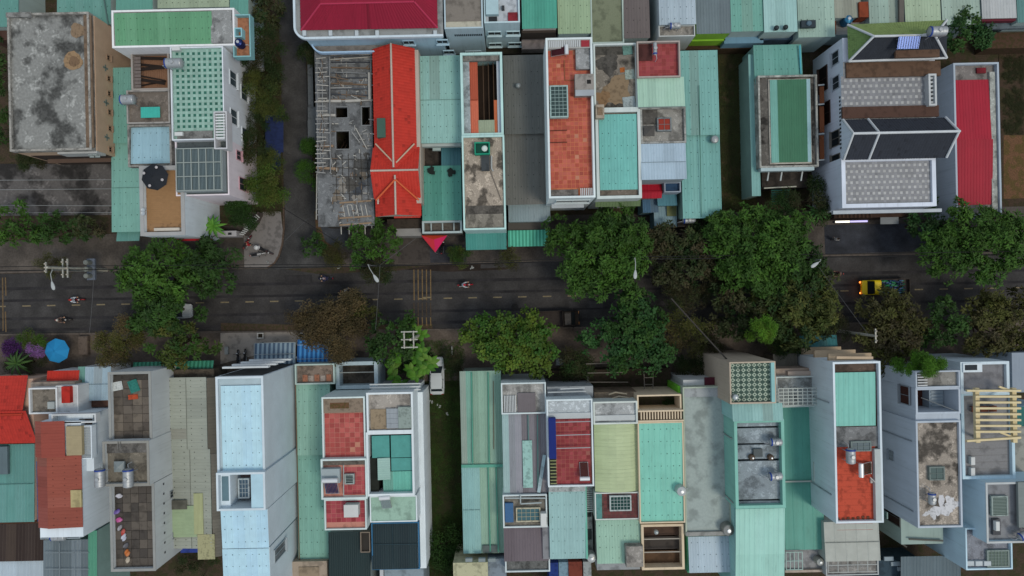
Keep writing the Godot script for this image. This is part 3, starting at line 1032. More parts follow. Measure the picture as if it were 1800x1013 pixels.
	b2.box(loc(250, 190, r[4]) + Vector3(0, 0.3, 0), loc(284, 208, r[4]) + Vector3(0, 0.36, 0))
	obj("teal_panel", b2, P("3fa796", "streak", 0.3), cur)
	metal(229, 223, 300, 288, 6.4, "8fb2bf", P("8d8f8c", "mould", 0.2), {"laps": 1, "eave": -0.15, "ax": "z"})
	walls_only(rc(224, 219, 301, 293, 6.7), 5.9, 6.7, 0.2, P("7d7c78", "mould", 0.2), "parapet")
	# white house with brown deck
	house("brown_deck_house", "white house with a tan boarded roof terrace above the pavement", "house", 285, 350)
	wh = P("b5c0c6", "drip", 0.07)
	r = flat(246, 292, 324, 414, 8.6, 0.6, 0.35, wh, P("8e6f50", "stain", 0.2), 0.0, "roof_slab", P("9a9c9c"))
	slats("deck_board", [r[0] + 0.1, r[1] + 0.1, r[2] - 0.1, r[3] - 1.0], r[4] + 0.01, 26, "z", 0.94, 0.05, P("93724f", "streakx", 0.5))
	wall([r[0] + 1.0, r[3] - 0.45, r[2] - 0.3, r[3] - 0.15], r[4], r[4] + 0.5, P("b9b3a9"), "planter_wall")
	wall([r[0] + 0.9, r[3] + 0.36, r[2] + 0.8, r[3] + 0.55], 3.0, 3.6, P("a5202c", "wear"), "shop_board")
	# back house with green roof
	house("green_roof_house", "white house with a mid green metal roof and grey slab at the top left", "house", 300, 50)
	r = flat(196, 16, 412, 82, 8.6, 0.25, 0.2, P("c6c9cb", "drip", 0.07), P("7b7f7f", "mould", 0.1), 0.0)
	q = rc(201, 22, 372, 79, 8.7)
	plane(q, "z", 8.75, 8.55, "5f9463", 1, true, 0.33)
	wall(sub(r, 0.82, 0.02, 0.995, 0.98), r[4], r[4] + 0.3, P("828585", "mould", 0.12), "slab")
	r = flat(409, 25, 440, 100, 8.4, 0.7, 0.12, P("7fb0b4", "wear"), P("9b6b50", "stain", 0.2), 7.3)
	walls_only(rc(411, 48, 424, 64, 8.8), 7.7, 8.7, 0.1, P("8fc0c8"), "railing")
	tank_upright("blue plastic barrel on the terracotta balcony beside green roof", 425, 80, 7.75, 0.42, 0.9, "1c2c5e")

	tank_lying("steel water tank on the corner of the green dotted terrace", 314, 117, 9.0, 0.0, 1.6)
	tank_lying("steel water tank on the brown stained terrace beside teal panel", 234, 180, 6.7, 0.0, 1.3)
	for a in [["small white box at the top left of the dotted terrace", 312, 88], ["small white box at the lower left of the dotted terrace", 317, 237]]:
		var t := thing("terrace_box", a[0], "box", pt(a[1], a[2], 8.8), TILT)
		chest("casing", Vector3(0, 0.2, 0), Vector3(0.8, 0.4, 0.35), flat_mat("b9bfbf"), t)
		chest("lid", Vector3(0, 0.43, 0), Vector3(0.84, 0.06, 0.39), flat_mat("c4c8c8"), t)
	var ub := thing("patio_umbrella", "dark octagonal patio umbrella with pale lights on the brown deck", "umbrella", pt(287, 316, 8.1), 0.2)
	umbrella(ub, 1.4, 2.3, ["22262c", "22262c"], 8)
	for k in 4:
		var a := TAU * (k + 0.35) / 4.0
		var mb := MB.new()
		mb.lathe([Vector2(0.13, 0), Vector2(0.15, 0.06), Vector2(0.08, 0.1), Vector2(0, 0.1)], 10, Transform3D(Basis(), Vector3(cos(a) * 1.0, 2.05, sin(a) * 1.0)))
		obj("lamp_cap", mb, flat_mat("a9a6a8"), ub)
	for a in [[258, 370, "silver pot on the left parapet of the brown deck"], [258, 376, "second silver pot on the left parapet of the brown deck"]]:
		var t := thing("flower_pot", a[2], "pot", pt(a[0] - 4, a[1], 8.6), 0)
		var mb := MB.new()
		mb.lathe([Vector2(0, 0), Vector2(0.14, 0), Vector2(0.2, 0.3), Vector2(0.22, 0.32), Vector2(0.17, 0.3), Vector2(0, 0.26)], 14)
		obj("pot", mb, flat_mat("a9b1b5", 0.4, 0.4), t)

	# large red hipped roof at the top edge
	house("red_hip_building", "large pale blue building with crimson hipped metal roof at the top edge", "building", 650, 0)
	var pb := P("8fa9b8", "drip", 0.06)
	w = rc(530, -110, 772, 60, 9.4)
	wall(w, 0.0, 9.0, pb)
	var rr := [w[0] - 0.75, w[1], w[2] + 0.3, w[3] + 0.35]
	var poly := []
	for k in 9:
		var a := PI * 0.5 + PI * 0.5 * k / 8.0
		poly.append(Vector2(rr[0] + 1.2 + cos(a) * 1.2, rr[3] - 1.2 + sin(a) * 1.2))
	poly.append_array([Vector2(rr[0], rr[1]), Vector2(rr[2], rr[1]), Vector2(rr[2], rr[3])])
	var mb := MB.new()
	mb.prism(poly, 9.0, 9.3)
	obj("gutter_slab", mb, P("8a8f90", "stain", 0.1), cur)
	mb = MB.new()
	for k in poly.size():
		if k < 9 or k == 11: mb.bar(Vector3(poly[k].x, 9.42, poly[k].y), Vector3(poly[(k + 1) % 12].x, 9.42, poly[(k + 1) % 12].y), 0.22, 0.45)
	obj("gutter_rim", mb, P("aab9c2", "drip", 0.1), cur)
	var lowp := []
	for p in poly: lowp.append(Vector2(p.x + 0.9, p.y + 0.5))
	mb = MB.new()
	var lp := lowp.slice(0, 10)
	lp.append_array([Vector2(w[0] + 8.6, lowp[9].y), Vector2(w[0] + 8.6, lowp[0].y)])
	mb.prism(lp, 6.0, 6.25)
	obj("balcony_slab", mb, P("77736f", "stain", 0.1), cur)
	mb = MB.new()
	for k in 9: mb.bar(Vector3(lp[k].x, 6.5, lp[k].y), Vector3(lp[k + 1].x, 6.5, lp[k + 1].y), 0.16, 0.55)
	mb.bar(Vector3(lp[0].x, 6.5, lp[0].y), Vector3(lp[11].x, 6.5, lp[11].y), 0.16, 0.55)
	obj("balcony_rail", mb, P("90abc4", "drip", 0.1), cur)
	window(w, "s", 10.6, 6.9, 1.1, 1.0, pb, glass("20282c"))
	window(w, "s", 14.2, 6.9, 1.1, 1.0, pb, glass("20282c"))
	window(w, "s", 14.6, 3.6, 1.1, 1.0, pb, glass("20282c"))
	var a4 := loc(529, 53, 9.6)
	var b4 := loc(769, 49, 9.6)
	var c4 := loc(728, 3, 11.4)
	var d4 := loc(563, 7, 11.4)
	var crim := "8a1a34"
	tile_slope(a4, b4, c4, d4, crim, 0.36, 3.5, 0.03, 0.04, "streak")
	var n1 := a4 + Vector3(0, 0, -13)
	var n2 := b4 + Vector3(0, 0, -13)
	tile_slope(n1, a4, d4, d4 + Vector3(0, 0, -6), crim, 0.36, 3.5, 0.03, 0.04, "streak")
	tile_slope(b4, n2, c4 + Vector3(0, 0, -6), c4, crim, 0.36, 3.5, 0.03, 0.04, "streak")
	tile_slope(d4 + Vector3(0, 0, -6), d4, c4, c4 + Vector3(0, 0, -6), crim, 0.36, 3.5, 0.03, 0.04, "streak")
	for p in [[a4, d4], [b4, c4], [d4, c4]]: ridge(p[0], p[1], P("a83450"), 0.1)
	for u in [535, 581, 627, 663, 765]:
		var c := loc(u, 55, 9.5)
		wall([c.x - 0.18, c.z - 0.05, c.x + 0.18, c.z + 0.5], 9.3, 9.62, P("b0bcc2"), "gutter_post")

	# the building site
	house("building_site", "grey unfinished concrete floor with formwork timbers and open shafts", "construction site", 605, 240)
	r = rc(556, 88, 655, 398, 5.0)
	var holes := []
	for h in [[590, 189, 611, 207], [591, 231, 614, 262], [636, 188, 651, 220]]: holes.append(rc(h[0], h[1], h[2], h[3], 5.0))
	slab_with_holes(r, 4.7, 5.0, holes, P("65686a", "mould", 0.12))
	wall(grow(r, -0.3), 0.0, 0.4, P("2c2a28", "soil", 0.1), "ground_floor")
	for k in 9: bars("beam_form", [[loc(582, 100 + k * 9.4, 5.1), loc(650, 101 + k * 9.4 + rng.randf_range(-2, 2), 5.1)]], 0.12, 0.14, P(["4a4f55", "3c4046", "6d5a48"][k % 3], "streakx", 0.3))
	for k in 6: bars("reinforcing_bar", [[loc(590 + k * 11, 270, 5.08), loc(592 + k * 11, 352, 5.08)]], 0.05, 0.05, P("3a3836"))
	for k in 5: bars("reinforcing_bar", [[loc(584, 280 + k * 15, 5.1), loc(650, 281 + k * 15, 5.1)]], 0.05, 0.05, P("3a3836"))
	for k in 7: disc("rubble_patch", loc(rng.randf_range(585, 645), rng.randf_range(265, 350), 5.003 + 0.002 * k), rng.randf_range(0.3, 0.8), 0.5, P(["4b4a47", "6f675c", "3f444a"][k % 3], "stain", 0.3), 0.02)
	walls_only(grow(r, -0.2), 0.4, 4.7, 0.2, P("55504b", "stain", 0.1), "wall")
	for h in holes:
		mb = MB.new()
		mb.ring(h[0] - 0.1, h[1] - 0.1, h[2] + 0.1, h[3] + 0.1, 0.1, 5.0, 5.09)
		obj("shaft_edge", mb, P("777b7d", "wear"), cur)
	for h in holes:
		for k in 3: bars("shaft_prop", [[Vector3(lerpf(h[0], h[2], 0.2 + 0.3 * k), 1.5, h[1] + 0.1), Vector3(lerpf(h[0], h[2], 0.25 + 0.3 * k), 4.6, h[3] - 0.1)]], 0.08, 0.08, P("3c2c20"))
	var lo := func(u, v, y): return loc(u, v, y)
	var tim := [P("8e8f8d", "streakx", 0.4), P("777a7b", "streak", 0.4), P("6b5d50", "streak", 0.4), P("a3a29c", "wear", 0.3)]
	# formwork ladder along the left edge
	for u in [557, 566, 579]:
		bars("formwork_rail", [[loc(u, 100, 5.6), loc(u + 2, 305, 5.6)]], 0.1, 0.12, tim[1])
	for k in 27:
		var v := 104.0 + k * 7.6 + rng.randf_range(-1.5, 1.5)
		bars("formwork_batten", [[loc(556 + rng.randf_range(-3, 3), v, 5.72), loc(572 + rng.randf_range(0, 9), v + rng.randf_range(-2, 2), 5.72)]], 0.09, 0.07, tim[3 if rng.randf() < 0.6 else 0])
	for k in 20:
		var v := 99.0 + rng.randf() * 200.0
		bars("formwork_batten", [[loc(560 + rng.randf() * 12, v, 5.8), loc(560 + rng.randf() * 12, v + 6 + rng.randf() * 12, 5.8)]], 0.07, 0.06, tim[rng.randi() % 4])
	# battens on the upper bay
	for s in [[590, 113, 624, 112], [588, 127, 643, 129], [592, 138, 600, 152], [579, 135, 612, 140], [578, 155, 618, 154], [600, 166, 643, 170], [617, 168, 638, 178], [579, 105, 655, 100], [575, 93, 652, 96], [582, 97, 648, 90], [592, 144, 620, 146], [600, 118, 640, 120], [585, 178, 655, 176], [576, 92, 600, 92], [578, 260, 586, 300], [625, 225, 645, 262], [618, 232, 632, 250], [652, 88, 652, 175], [648, 130, 656, 130], [646, 150, 657, 150], [640, 104, 655, 104], [650, 235, 658, 236], [648, 210, 659, 211]]:
		bars("timber_batten", [[loc(s[0], s[1], 5.12 + rng.randf() * 0.2), loc(s[2], s[3], 5.15 + rng.randf() * 0.25)]], 0.1, 0.09, tim[rng.randi() % 4])
	for s in [[574, 178, 600, 178], [607, 178, 634, 177], [557, 202, 590, 203], [649, 128, 650, 175], [556, 178, 572, 178], [556, 257, 586, 257], [556, 295, 590, 297]]:
		bars("beam_form", [[loc(s[0], s[1], 5.2), loc(s[2], s[3], 5.2)]], 0.25, 0.3, P("8f7a66", "streak", 0.3) if rng.randf() < 0.4 else tim[3])
	for k in 190:      # offcuts scattered on the slab
		var u := rng.randf_range(582, 652)
		var v := rng.randf_range(100, 395)
		var skip := false
		for h in holes:
			var c := loc(u, v, 5.0)
			if c.x > h[0] - 0.5 and c.x < h[2] + 0.5 and c.z > h[1] - 0.5 and c.z < h[3] + 0.5: skip = true
		if skip: continue
		var a := rng.randf() * TAU if rng.randf() < 0.5 else (0.0 if rng.randf() < 0.5 else PI / 2)
		var l := rng.randf_range(3, 11)
		bars("offcut", [[loc(u, v, 5.06), loc(u + cos(a) * l, v + sin(a) * l, 5.09)]], 0.1, 0.07, tim[rng.randi() % 4])
	for k in 4: disc("cement_stain", loc(600 + rng.randf() * 45, 270 + rng.randf() * 110, 5.004), 0.5 + rng.randf() * 0.7, 0.3, P("7d7a74" if k % 2 else "4c4d4c", "stain", 0.3), 0.01)
	# front bay formwork
	for u in [557, 566, 580, 590]: bars("formwork_rail", [[loc(u, 305, 4.8), loc(u - 1, 386, 4.4)]], 0.1, 0.1, tim[3])
	for k in 8: bars("formwork_batten", [[loc(556, 308 + k * 10, 4.9), loc(592, 306 + k * 10, 4.9)]], 0.09, 0.08, tim[0])
	for v in [357, 384, 396]: bars("beam_form", [[loc(597, v, 5.0), loc(653, v - 4, 5.0)]], 0.16, 0.2, P("8a7660", "wear"))
	for u in [598, 612, 626, 640, 652]: bars("formwork_rail", [[loc(u, 355, 4.9), loc(u + 2, 412, 4.6)]], 0.09, 0.1, tim[3])
	for k in 6: bars("formwork_batten", [[loc(602 + k * 8, 360, 5.05), loc(606 + k * 8, 380, 5.05)]], 0.1, 0.06, tim[3])
	wall(rc(601, 358, 650, 398, 4.6), 4.62, 4.66, P("3f4a52", "stain", 0.2), "form_board")
	wall(rc(558, 308, 592, 388, 4.4), 4.42, 4.5, P("454d57", "stain", 0.2), "form_board")
	for s in [[541, 113, 550, 188], [541, 188, 555, 212], [541, 212, 555, 252]]:
		mb = MB.new()
		var q0 := rc(s[0], s[1], s[2], s[3], 1.0)
		mb.box(Vector3(q0[0], 0.9, q0[1]), Vector3(q0[2], 1.02, q0[3]))
		obj("site_board", mb, P("5d6264", "stain", 0.2), cur)
		walls_only(grow(q0, -0.1), 0.0, 0.9, 0.1, P("4a4d4e"), "site_crate")

	# orange tile house
	house("orange_tile_house", "single house under a bright orange tiled roof with crossing gables", "house", 697, 230)
	var trim := P("c8603c", "wear")
	var or_hex := "b83428"
	var gw := P("9c9288", "drip", 0.1)
	wall(rc(660, 88, 738, 358, 6.6), 0, 6.55, gw)
	r = rc(656, 84, 730, 298, 6.9)
	gable_z([r[0], r[1], r[2], r[3]], 6.6, 8.2, or_hex, gw)
	r = rc(655, 258, 738, 348, 6.9)
	gable_x(r, 6.5, 8.15, or_hex, gw, 0.32, 0.36, 0.5)
	r = rc(659, 312, 739, 380, 6.5)
	gable_z(r, 6.2, 8.0, or_hex, gw)
	r = rc(692, 350, 738, 383, 6.0)
	plane(r, "z", 6.3, 5.8, "b83428", 1, false)
	var cream := P("b9a38e", "wear")
	for s in [[660, 253, 692, 286], [728, 253, 696, 286]]: ridge(loc(s[0], s[1], 7.3), loc(s[2], s[3], 8.12), cream, 0.09)
	for s in [[694, 316, 661, 352], [695, 316, 736, 352]]: ridge(loc(s[0], s[1], 8.15), loc(s[2], s[3], 7.1), trim, 0.1)
	wall(rc(662, 207, 677, 241, 7.9), 6.4, 7.75, P("3e5a4c", "wear"), "dormer_box")
	wall(rc(731, 92, 739, 300, 5.8), 0, 5.7, P("57544f", "mould", 0.2), "side_wall")
	wall(rc(680, 385, 742, 404, 3.2), 2.9, 3.1, P("3a332c", "stain", 0.2), "porch_floor")
	wall(rc(696, 402, 740, 415, 3.2), 0.0, 3.2, P("8b8a87", "wear"), "front_wall")

	# pale teal sheds
	house("pale_teal_shed", "pale teal metal roof in two steps between orange roof and long narrow house", "building", 773, 230)
	metal(737, 97, 810, 252, 5.6, "83aea4", P("93b5b0"), {"laps": 2, "rise": 0.3})
	wall(rc(740, 252, 810, 257, 5.3), 4.4, 5.25, P("a9b3b1"), "beam")
	wall(rc(741, 257, 812, 296, 3.0), 0, 2.9, P("3c3733", "mould", 0.2), "court_floor")
	metal(776, 259, 810, 292, 4.0, "3f6c74", P("35505a"), {"screws": false})
	metal(742, 291, 811, 388, 4.4, "4c8b78", P("7ba196"), {"laps": 1, "rise": 0.3})
	r = rc(742, 388, 812, 410, 4.4)
	wall(r, 0, 3.6, P("58534c", "stain", 0.2), "porch")
	walls_only(r, 3.6, 4.4, 0.2, P("a4b2b2", "wear"), "parapet")
	slats("porch_beam", [r[0] + 0.3, r[1] + 0.2, r[2] - 0.3, r[3] - 0.3], 3.7, 3, "x", 0.12, 0.15, P("9aa6a6"))
	for d in [[758, 300], [793, 303]]: disc("dark_stain", loc(d[0], d[1], 4.5), 0.42, 0.5, P("1d2422", "wear"), 0.04)
	chest("roof_box", loc(768, 262, 4.0) + Vector3(0, 0.2, 0), Vector3(0.9, 0.4, 0.5), P("9fb0ae"), cur)

	# narrow house with striped roof opening
	house("striped_well_house", "narrow pale house with orange and brown striped roof opening and sandy front terrace", "house", 848, 250)
	var pc := P("9cbab6", "drip", 0.08)
	r = rc(810, 92, 884, 238, 7.6)
	walls_only(r, 0, 7.6, 0.25, pc)
	wall(sub(r, 0.02, 0.01, 0.98, 0.09), 7.0, 7.3, P("6c6a65", "mould", 0.2), "slab")
	wall(sub(r, 0.03, 0.09, 0.21, 0.995), 0, 7.1, P("8d9699", "mould", 0.15), "side_roof")
	wall(sub(r, 0.86, 0.09, 0.975, 0.995), 0, 7.1, P("949ca4", "drip", 0.15), "side_roof")
	plane(sub(r, 0.21, 0.095, 0.40, 0.99), "z", 7.0, 6.9, "b8583c", 2, false, 0.25, 1.4, 0.12)
	plane(sub(r, 0.78, 0.56, 0.86, 0.99), "z", 7.0, 6.9, "b0603c", 1, false, 0.25, 1.4, 0.1)
	plane(sub(r, 0.40, 0.80, 0.78, 0.99), "z", 7.0, 6.9, "8e9a84", 1, false, 0.25, 1.4, 0.1)
	wall(sub(r, 0.35, 0.05, 0.9, 0.85), 0, 4.6, P("2c2119", "streak", 0.3), "well_floor")
	for f in [0.40, 0.535, 0.66, 0.78]: bars("well_rail", [[Vector3(lerpf(r[0], r[2], f), 6.8, lerpf(r[1], r[3], 0.1)), Vector3(lerpf(r[0], r[2], f), 6.8, lerpf(r[1], r[3], 0.8))]], 0.07, 0.1, P("4a3a2c"))
	r = flat(813, 238, 888, 404, 8.2, 0.3, 0.18, pc, P("8c8377", "mouldx", 0.09))
	wall([r[0] + 0.1, r[3] - 2.4, r[2] - 0.1, r[3] - 1.5], r[4] - 0.1, r[4] + 0.006, P("504d48", "mould", 0.2), "stain_band")
	wall([r[0] + 0.1, r[3] - 1.5, r[2] - 0.1, r[3] - 0.1], r[4] - 0.1, r[4] + 0.01, P("77736a", "mould", 0.12), "front_slab")
	b2 = MB.new()
	b2.box(loc(846, 272, r[4]), loc(861, 301, r[4]) + Vector3(0, 0.3, 0))
	obj("hatch", b2, P("3d4245", "stain", 0.2), cur)
	b2 = MB.new()
	b2.tube([loc(864, 274, r[4] + 0.2), loc(864, 296, r[4] + 0.2), loc(867, 301, r[4] + 0.1)], 0.1, 0.1, 7)
	obj("pipe", b2, P("a0a4a2"), cur)
	b2 = MB.new()
	b2.bar(loc(862, 301, r[4] + 0.03), loc(881, 352, r[4] + 0.03), 0.12, 0.05)
	obj("crack_repair", b2, P("6a645c", "stain", 0.3), cur)
	r = rc(819, 405, 890, 439, 3.2)
	plane(r, "z", 3.5, 3.0, "3f867c", 1, false, 0.33)
	for x in [r[0] + 0.1, r[2] - 0.1]: bars("awning_post", [[Vector3(x, 0.1, r[3] - 0.2), Vector3(x, 3.0, r[3] - 0.2)]], 0.08, 0.08, P("7f8a88"))
	var tk := thing("tank_platform", "bright green railed water tank frame with a white float on the sandy terrace", "tank frame", pt(848, 263, 7.95), TILT)
	mb = MB.new()
	mb.ring(-0.8, -0.65, 0.8, 0.65, 0.12, 0.0, 0.7)
	obj("tank_wall", mb, P("1f8a62", "wear", 0.3), tk)
	mb = MB.new()
	mb.box(Vector3(-0.7, 0.3, -0.55), Vector3(0.7, 0.4, 0.55))
	obj("water", mb, glass("1e4a3a"), tk)
	mb = MB.new()
	mb.lathe([Vector2(0, 0), Vector2(0.3, 0), Vector2(0.32, 0.14), Vector2(0.2, 0.24), Vector2(0, 0.26)], 12, Transform3D(Basis(), Vector3(0.25, 0.4, 0.0)))
	obj("float", mb, flat_mat("c0cfc8"), tk)

	# grey brown shed
	house("grey_brown_shed", "dark grey brown metal roof beside the red tiled terrace", "building", 925, 230)
	metal(886, 96, 962, 236, 5.5, "5f615e", P("7f8f90"), {"rise": 0.25, "tint": 0.03})
	metal(888, 234, 965, 360, 5.4, "62625e", P("7f8f90"), {"rise": 0.25, "tint": 0.03})
	metal(894, 358, 967, 390, 4.9, "7d8c90", P("7f8f90"), {"rise": 0.2, "screws": false})
	wall(rc(893, 390, 966, 404, 3.4), 0, 3.2, P("4d4a46", "stain"), "porch")
	striped(rc(893, 405, 966, 433, 3.2), 3.4, 2.9, 24, "3a8f6e", "57b48e")
	var vt := turbine_vent("small round vent on the grey brown roof", 911, 153, 5.6, "8a8f8f", 0.28)
	vt.set_meta("category", "roof vent")

	# red tile terrace house
	house("red_terrace_house", "three storey house with orange red tiled roof terrace and white parapets", "house", 1003, 205)
	wh = P("b7c2c4", "drip", 0.07)
	r = flat(962, 66, 1044, 348, 11.0, 0.8, 0.2, wh, P("b9704f", "stain", 0.1))
	tiles([r[0] + 0.05, r[1] + 0.9, r[2] - 0.05, r[3] - 0.9], r[4], 0.42, ["ae5848", "a45040", "b66252", "b87e66"], 0.045, false, "floor_tile", 0.03)
	wall([r[0], r[1], r[2], r[1] + 0.85], r[4], 10.9, P("a8aaa8", "wear"), "gutter_box")
	slats("louvre", [r[0] + 0.1, r[1] + 0.1, r[0] + 3.3, r[1] + 0.75], 10.9, 17, "x", 0.5, 0.12, P("c3c8ca"))
	wall([r[0] + 3.4, r[1] + 0.1, r[2] - 0.1, r[1] + 0.75], 10.9, 10.98, P("8d3038", "stain"), "red_slab")
	q = rc(1012, 82, 1041, 122, 10.6)
	wall(q, r[4], r[4] + 0.5, P("86898a", "mould", 0.15), "grey_slab")
	q = rc(1011, 130, 1044, 167, 11.2)
	wall(q, r[4], 11.2, P("8a8681", "stain", 0.12), "stair_block")
	wall([q[0] + 1.2, q[1] + 0.6, q[0] + 1.6, q[1] + 1.0], 11.2, 11.23, flat_mat("1a1a1a"), "hatch")
	wall([q[0], q[3] - 0.5, q[2], q[3] + 0.1], 11.2, 11.3, P("98a0a6"), "stair_lip")
	slats("louvre", [r[2] - 1.35, r[3] - 0.8, r[2] - 0.05, r[3] - 0.05], 10.7, 7, "x", 0.5, 0.1, P("c3c8ca"))
	wall([r[0] + 0.05, r[3] - 0.75, r[2] - 1.5, r[3] - 0.05], r[4], r[4] + 0.15, P("6d6a66", "mould", 0.2), "gutter_ledge")
	for v in [230, 251]: bars("conduit", [[loc(966, v, r[4] + 0.12), loc(997, v - 1, r[4] + 0.12)]], 0.07, 0.07, P("4a2a22"))
	bars("conduit", [[loc(992, 106, r[4] + 0.1), loc(993, 141, r[4] + 0.1)], [loc(993, 141, r[4] + 0.1), loc(1011, 141, r[4] + 0.1)]], 0.06, 0.06, P("84583c"))
	window(rc(962, 66, 1044, 348, 11.0), "s", 2.6, 8.6, 3.4, 1.6, P("b7c2c4"), glass("2a2f33"))
	wall([r[0] + 0.3, r[3] + 0.2, r[2] - 0.6, r[3] + 0.75], 7.0, 7.15, P("a9b0b4"), "balcony_slab")
	skylight("long glazed skylight with dark bars on the red tiled terrace", 966, 153, 998, 209, 10.5, 4, 8, "3a4a4a", "93aaa6", 0.6)
	var sh := solar_heater("solar heater with maroon tubes on the red tiled terrace corner", 983, 93, 10.2, -PI / 2, "4a2028", 1.0, 1.6)
	sh.scale = Vector3.ONE * 0.85

	# concrete terrace and teal roof
	house("mouldy_terrace_house", "house with tan and black stained concrete terrace behind a bright teal roof", "house", 1085, 210)
	var wc := P("a9b3b2", "drip", 0.08)
	r = flat(1044, 76, 1121, 192, 8.8, 0.45, 0.18, wc, P("6b665e", "mouldx", 0.06))
	disc("sand_patch", loc(1085, 160, r[4]), 1.5, 0.35, P("7d6c56", "stain", 0.2), 0.01)
	disc("sand_patch", loc(1060, 172, r[4]), 0.8, 0.4, P("7a6248", "stain", 0.2), 0.012)
	disc("damp_patch", loc(1068, 112, r[4]), 1.1, 0.4, P("4a4844", "mould", 0.2), 0.011)
	wall([r[0] + 0.05, r[1] + 0.05, r[2] - 0.2, r[1] + 0.9], r[4] - 0.1, r[4] + 0.02, P("46443f", "mould", 0.2), "gutter_floor")
	r = flat(1048, 192, 1127, 349, 8.8, 0.4, 0.3, wc, P("6a6259", "mould", 0.1))
	plane([r[0] + 0.1, r[1] + 0.2, r[2] - 0.1, r[3] - 0.65], "z", r[4] + 0.25, r[4] + 0.12, "6cb0a6", 1, true, 0.33, 1.07, 0.02)
	plane(rc(1047, 346, 1126, 363, 6.2), "z", 6.5, 6.0, "5a6f4c", 1, false, 0.4)
	for a in [[1064, 128, "5c7f74", "loose pale green board lying near the top of the stained terrace", 1103, 88, 0.5], [0, 0, "8c9a90", "loose pale board lying by the right parapet of the stained terrace", 1107, 131, 0.5], [0, 0, "8e9a9c", "grey cut sheet lying at the lower right of the stained terrace", 1106, 181, 0.65], [0, 0, "9a5a2c", "small orange bucket lid on the stained terrace", 1094, 123, 0.25]]:
		var t := thing("loose_board", a[3], "board", pt(a[4], a[5], 8.41), TILT + 0.1)
		mb = MB.new()
		mb.box(Vector3(-a[6], 0, -a[6]), Vector3(a[6], 0.04, a[6]))
		obj("board", mb, P(a[2], "stain", 0.3), t)
		mb = MB.new()
		mb.box(Vector3(-a[6] * 0.9, 0.04, -0.04), Vector3(a[6] * 0.9, 0.07, 0.04))
		obj("batten", mb, P(a[2], "stain", 0.3), t)
	var cb := thing("roof_cistern", "tan concrete cistern box on the corner between two terraces", "cistern", pt(1053, 199, 8.7), TILT)
	chest("casing", Vector3(0, 0.4, 0), Vector3(0.9, 0.8, 1.4), P("9c9284", "stain", 0.2), cb)
	chest("lid", Vector3(0, 0.84, 0), Vector3(0.55, 0.08, 0.8), P("7c6a56", "stain", 0.3), cb)

	# stepped house with red terrace
	house("stepped_roof_house", "stepped house with small red terrace, pale green and pale blue roofs", "house", 1165, 200)
	r = flat(1120, 72, 1196, 136, 9.4, 0.5, 0.15, P("8d8580", "drip", 0.1), P("9a544c", "stain", 0.1))
	tiles(r, r[4], 0.4, ["924044", "8a3c3c", "9a484a"], 0.03, false, "floor_tile")
	wall(sub(r, 0.0, 0.02, 0.36, 0.5), r[4], r[4] + 0.12, P("4a2b29", "stain"), "dark_mat")
	metal(1121, 135, 1203, 188, 9.2, "9dc0a6", P("9fb0ac"), {"rise": 0.3, "screws": false})
	r = flat(1126, 188, 1206, 252, 8.6, 0.35, 0.2, P("8f918e", "mould", 0.2), P("878681", "mould", 0.09))
	wall(sub(r, 0.02, 0.0, 0.38, 0.45), r[4], r[4] + 0.1, P("4c4a46", "mould", 0.2), "dark_slab")
	metal(1127, 252, 1206, 316, 8.8, "a0b5c4", P("8f9aa0"), {"rise": 0.25, "laps": 2, "screws": false})
	# front lean-to roofs
	metal(1129, 320, 1164, 348, 5.4, "a3182c", P("7d6a68"), {"gable": true, "ax": "z", "rise": 0.4, "ridge": 0.6, "screws": false})
	r = rc(1168, 320, 1197, 338, 6.0)
	walls_only(r, 0, 6.0, 0.12, P("8f9aa6"))
	wall(grow(r, -0.1), 0.0, 5.6, P("27415c", "stain"), "blue_floor")
	metal(1156, 342, 1190, 362, 4.2, "4e7c88", P("5f7f86"), {"screws": false})
	metal(1130, 348, 1157, 374, 3.6, "43647e", P("5f7f86"), {"screws": false})
	metal(1150, 360, 1190, 400, 3.0, "74909a", P("5f7f86"), {"screws": false})
	wall(rc(1172, 360, 1189, 380, 3.1), 3.1, 3.2, P("646a48", "stain"), "patch_sheet")
	chest("skylight_curb", loc(1165, 220, 8.4) + Vector3(0, 0.1, 0), Vector3(0.1, 0.1, 0.1), P("70777a"), cur)
	skylight("square skylight with red glow over the stepped house's concrete roof", 1154, 208, 1179, 232, 8.3, 2, 2, "8a3a30", "6f7779", 0.4)
	tank_lying("small steel cylinder standing over the dark red terrace", 1149, 90, 9.0, PI / 2, 1.1, 0.2)
	chimney_hood("dark hooded vent on the stepped house's concrete roof", 1140, 232, 8.3, "4d4b48")

	# long green shed
	house("long_green_shed", "long sea green metal roof beside the dark overgrown lot", "building", 1230, 235)
	metal(1196, 88, 1263, 238, 5.3, "74a69e", P("86a89e"), {"laps": 1})
	metal(1199, 236, 1267, 384, 5.2, "70a49c", P("86a89e"), {"laps": 1})
	bars("roof_seam", [[loc(1229, 150, 5.5), loc(1233, 382, 5.45)]], 0.06, 0.05, P("3f6a5c"))
	wall(rc(1192, 384, 1266, 398, 3.6), 0, 3.4, P("38322d", "stain"), "porch")
	bars("porch_rail", [[loc(1192, 398, 3.4), loc(1264, 396, 3.4)], [loc(1192, 411, 3.0), loc(1264, 409, 3.0)]], 0.1, 0.1, P("6f6258"))
	turbine_vent("grey round vent near the right edge of the long green roof", 1254, 247, 5.3, "9a9fa0", 0.42)
	tank_lying("steel tank lying below the front edge of the long green roof", 1208, 389, 3.5, 0.0, 1.2, 0.33)
	tank_upright("round grey tank top below the right end of the long green roof", 1254, 388, 3.0, 0.42, 0.8)

	# L-shaped green roof beyond the lot
	house("ledge_roof_house", "house with dark green roof ringed by a stained ledge and a teal rear roof", "house", 1385, 210)
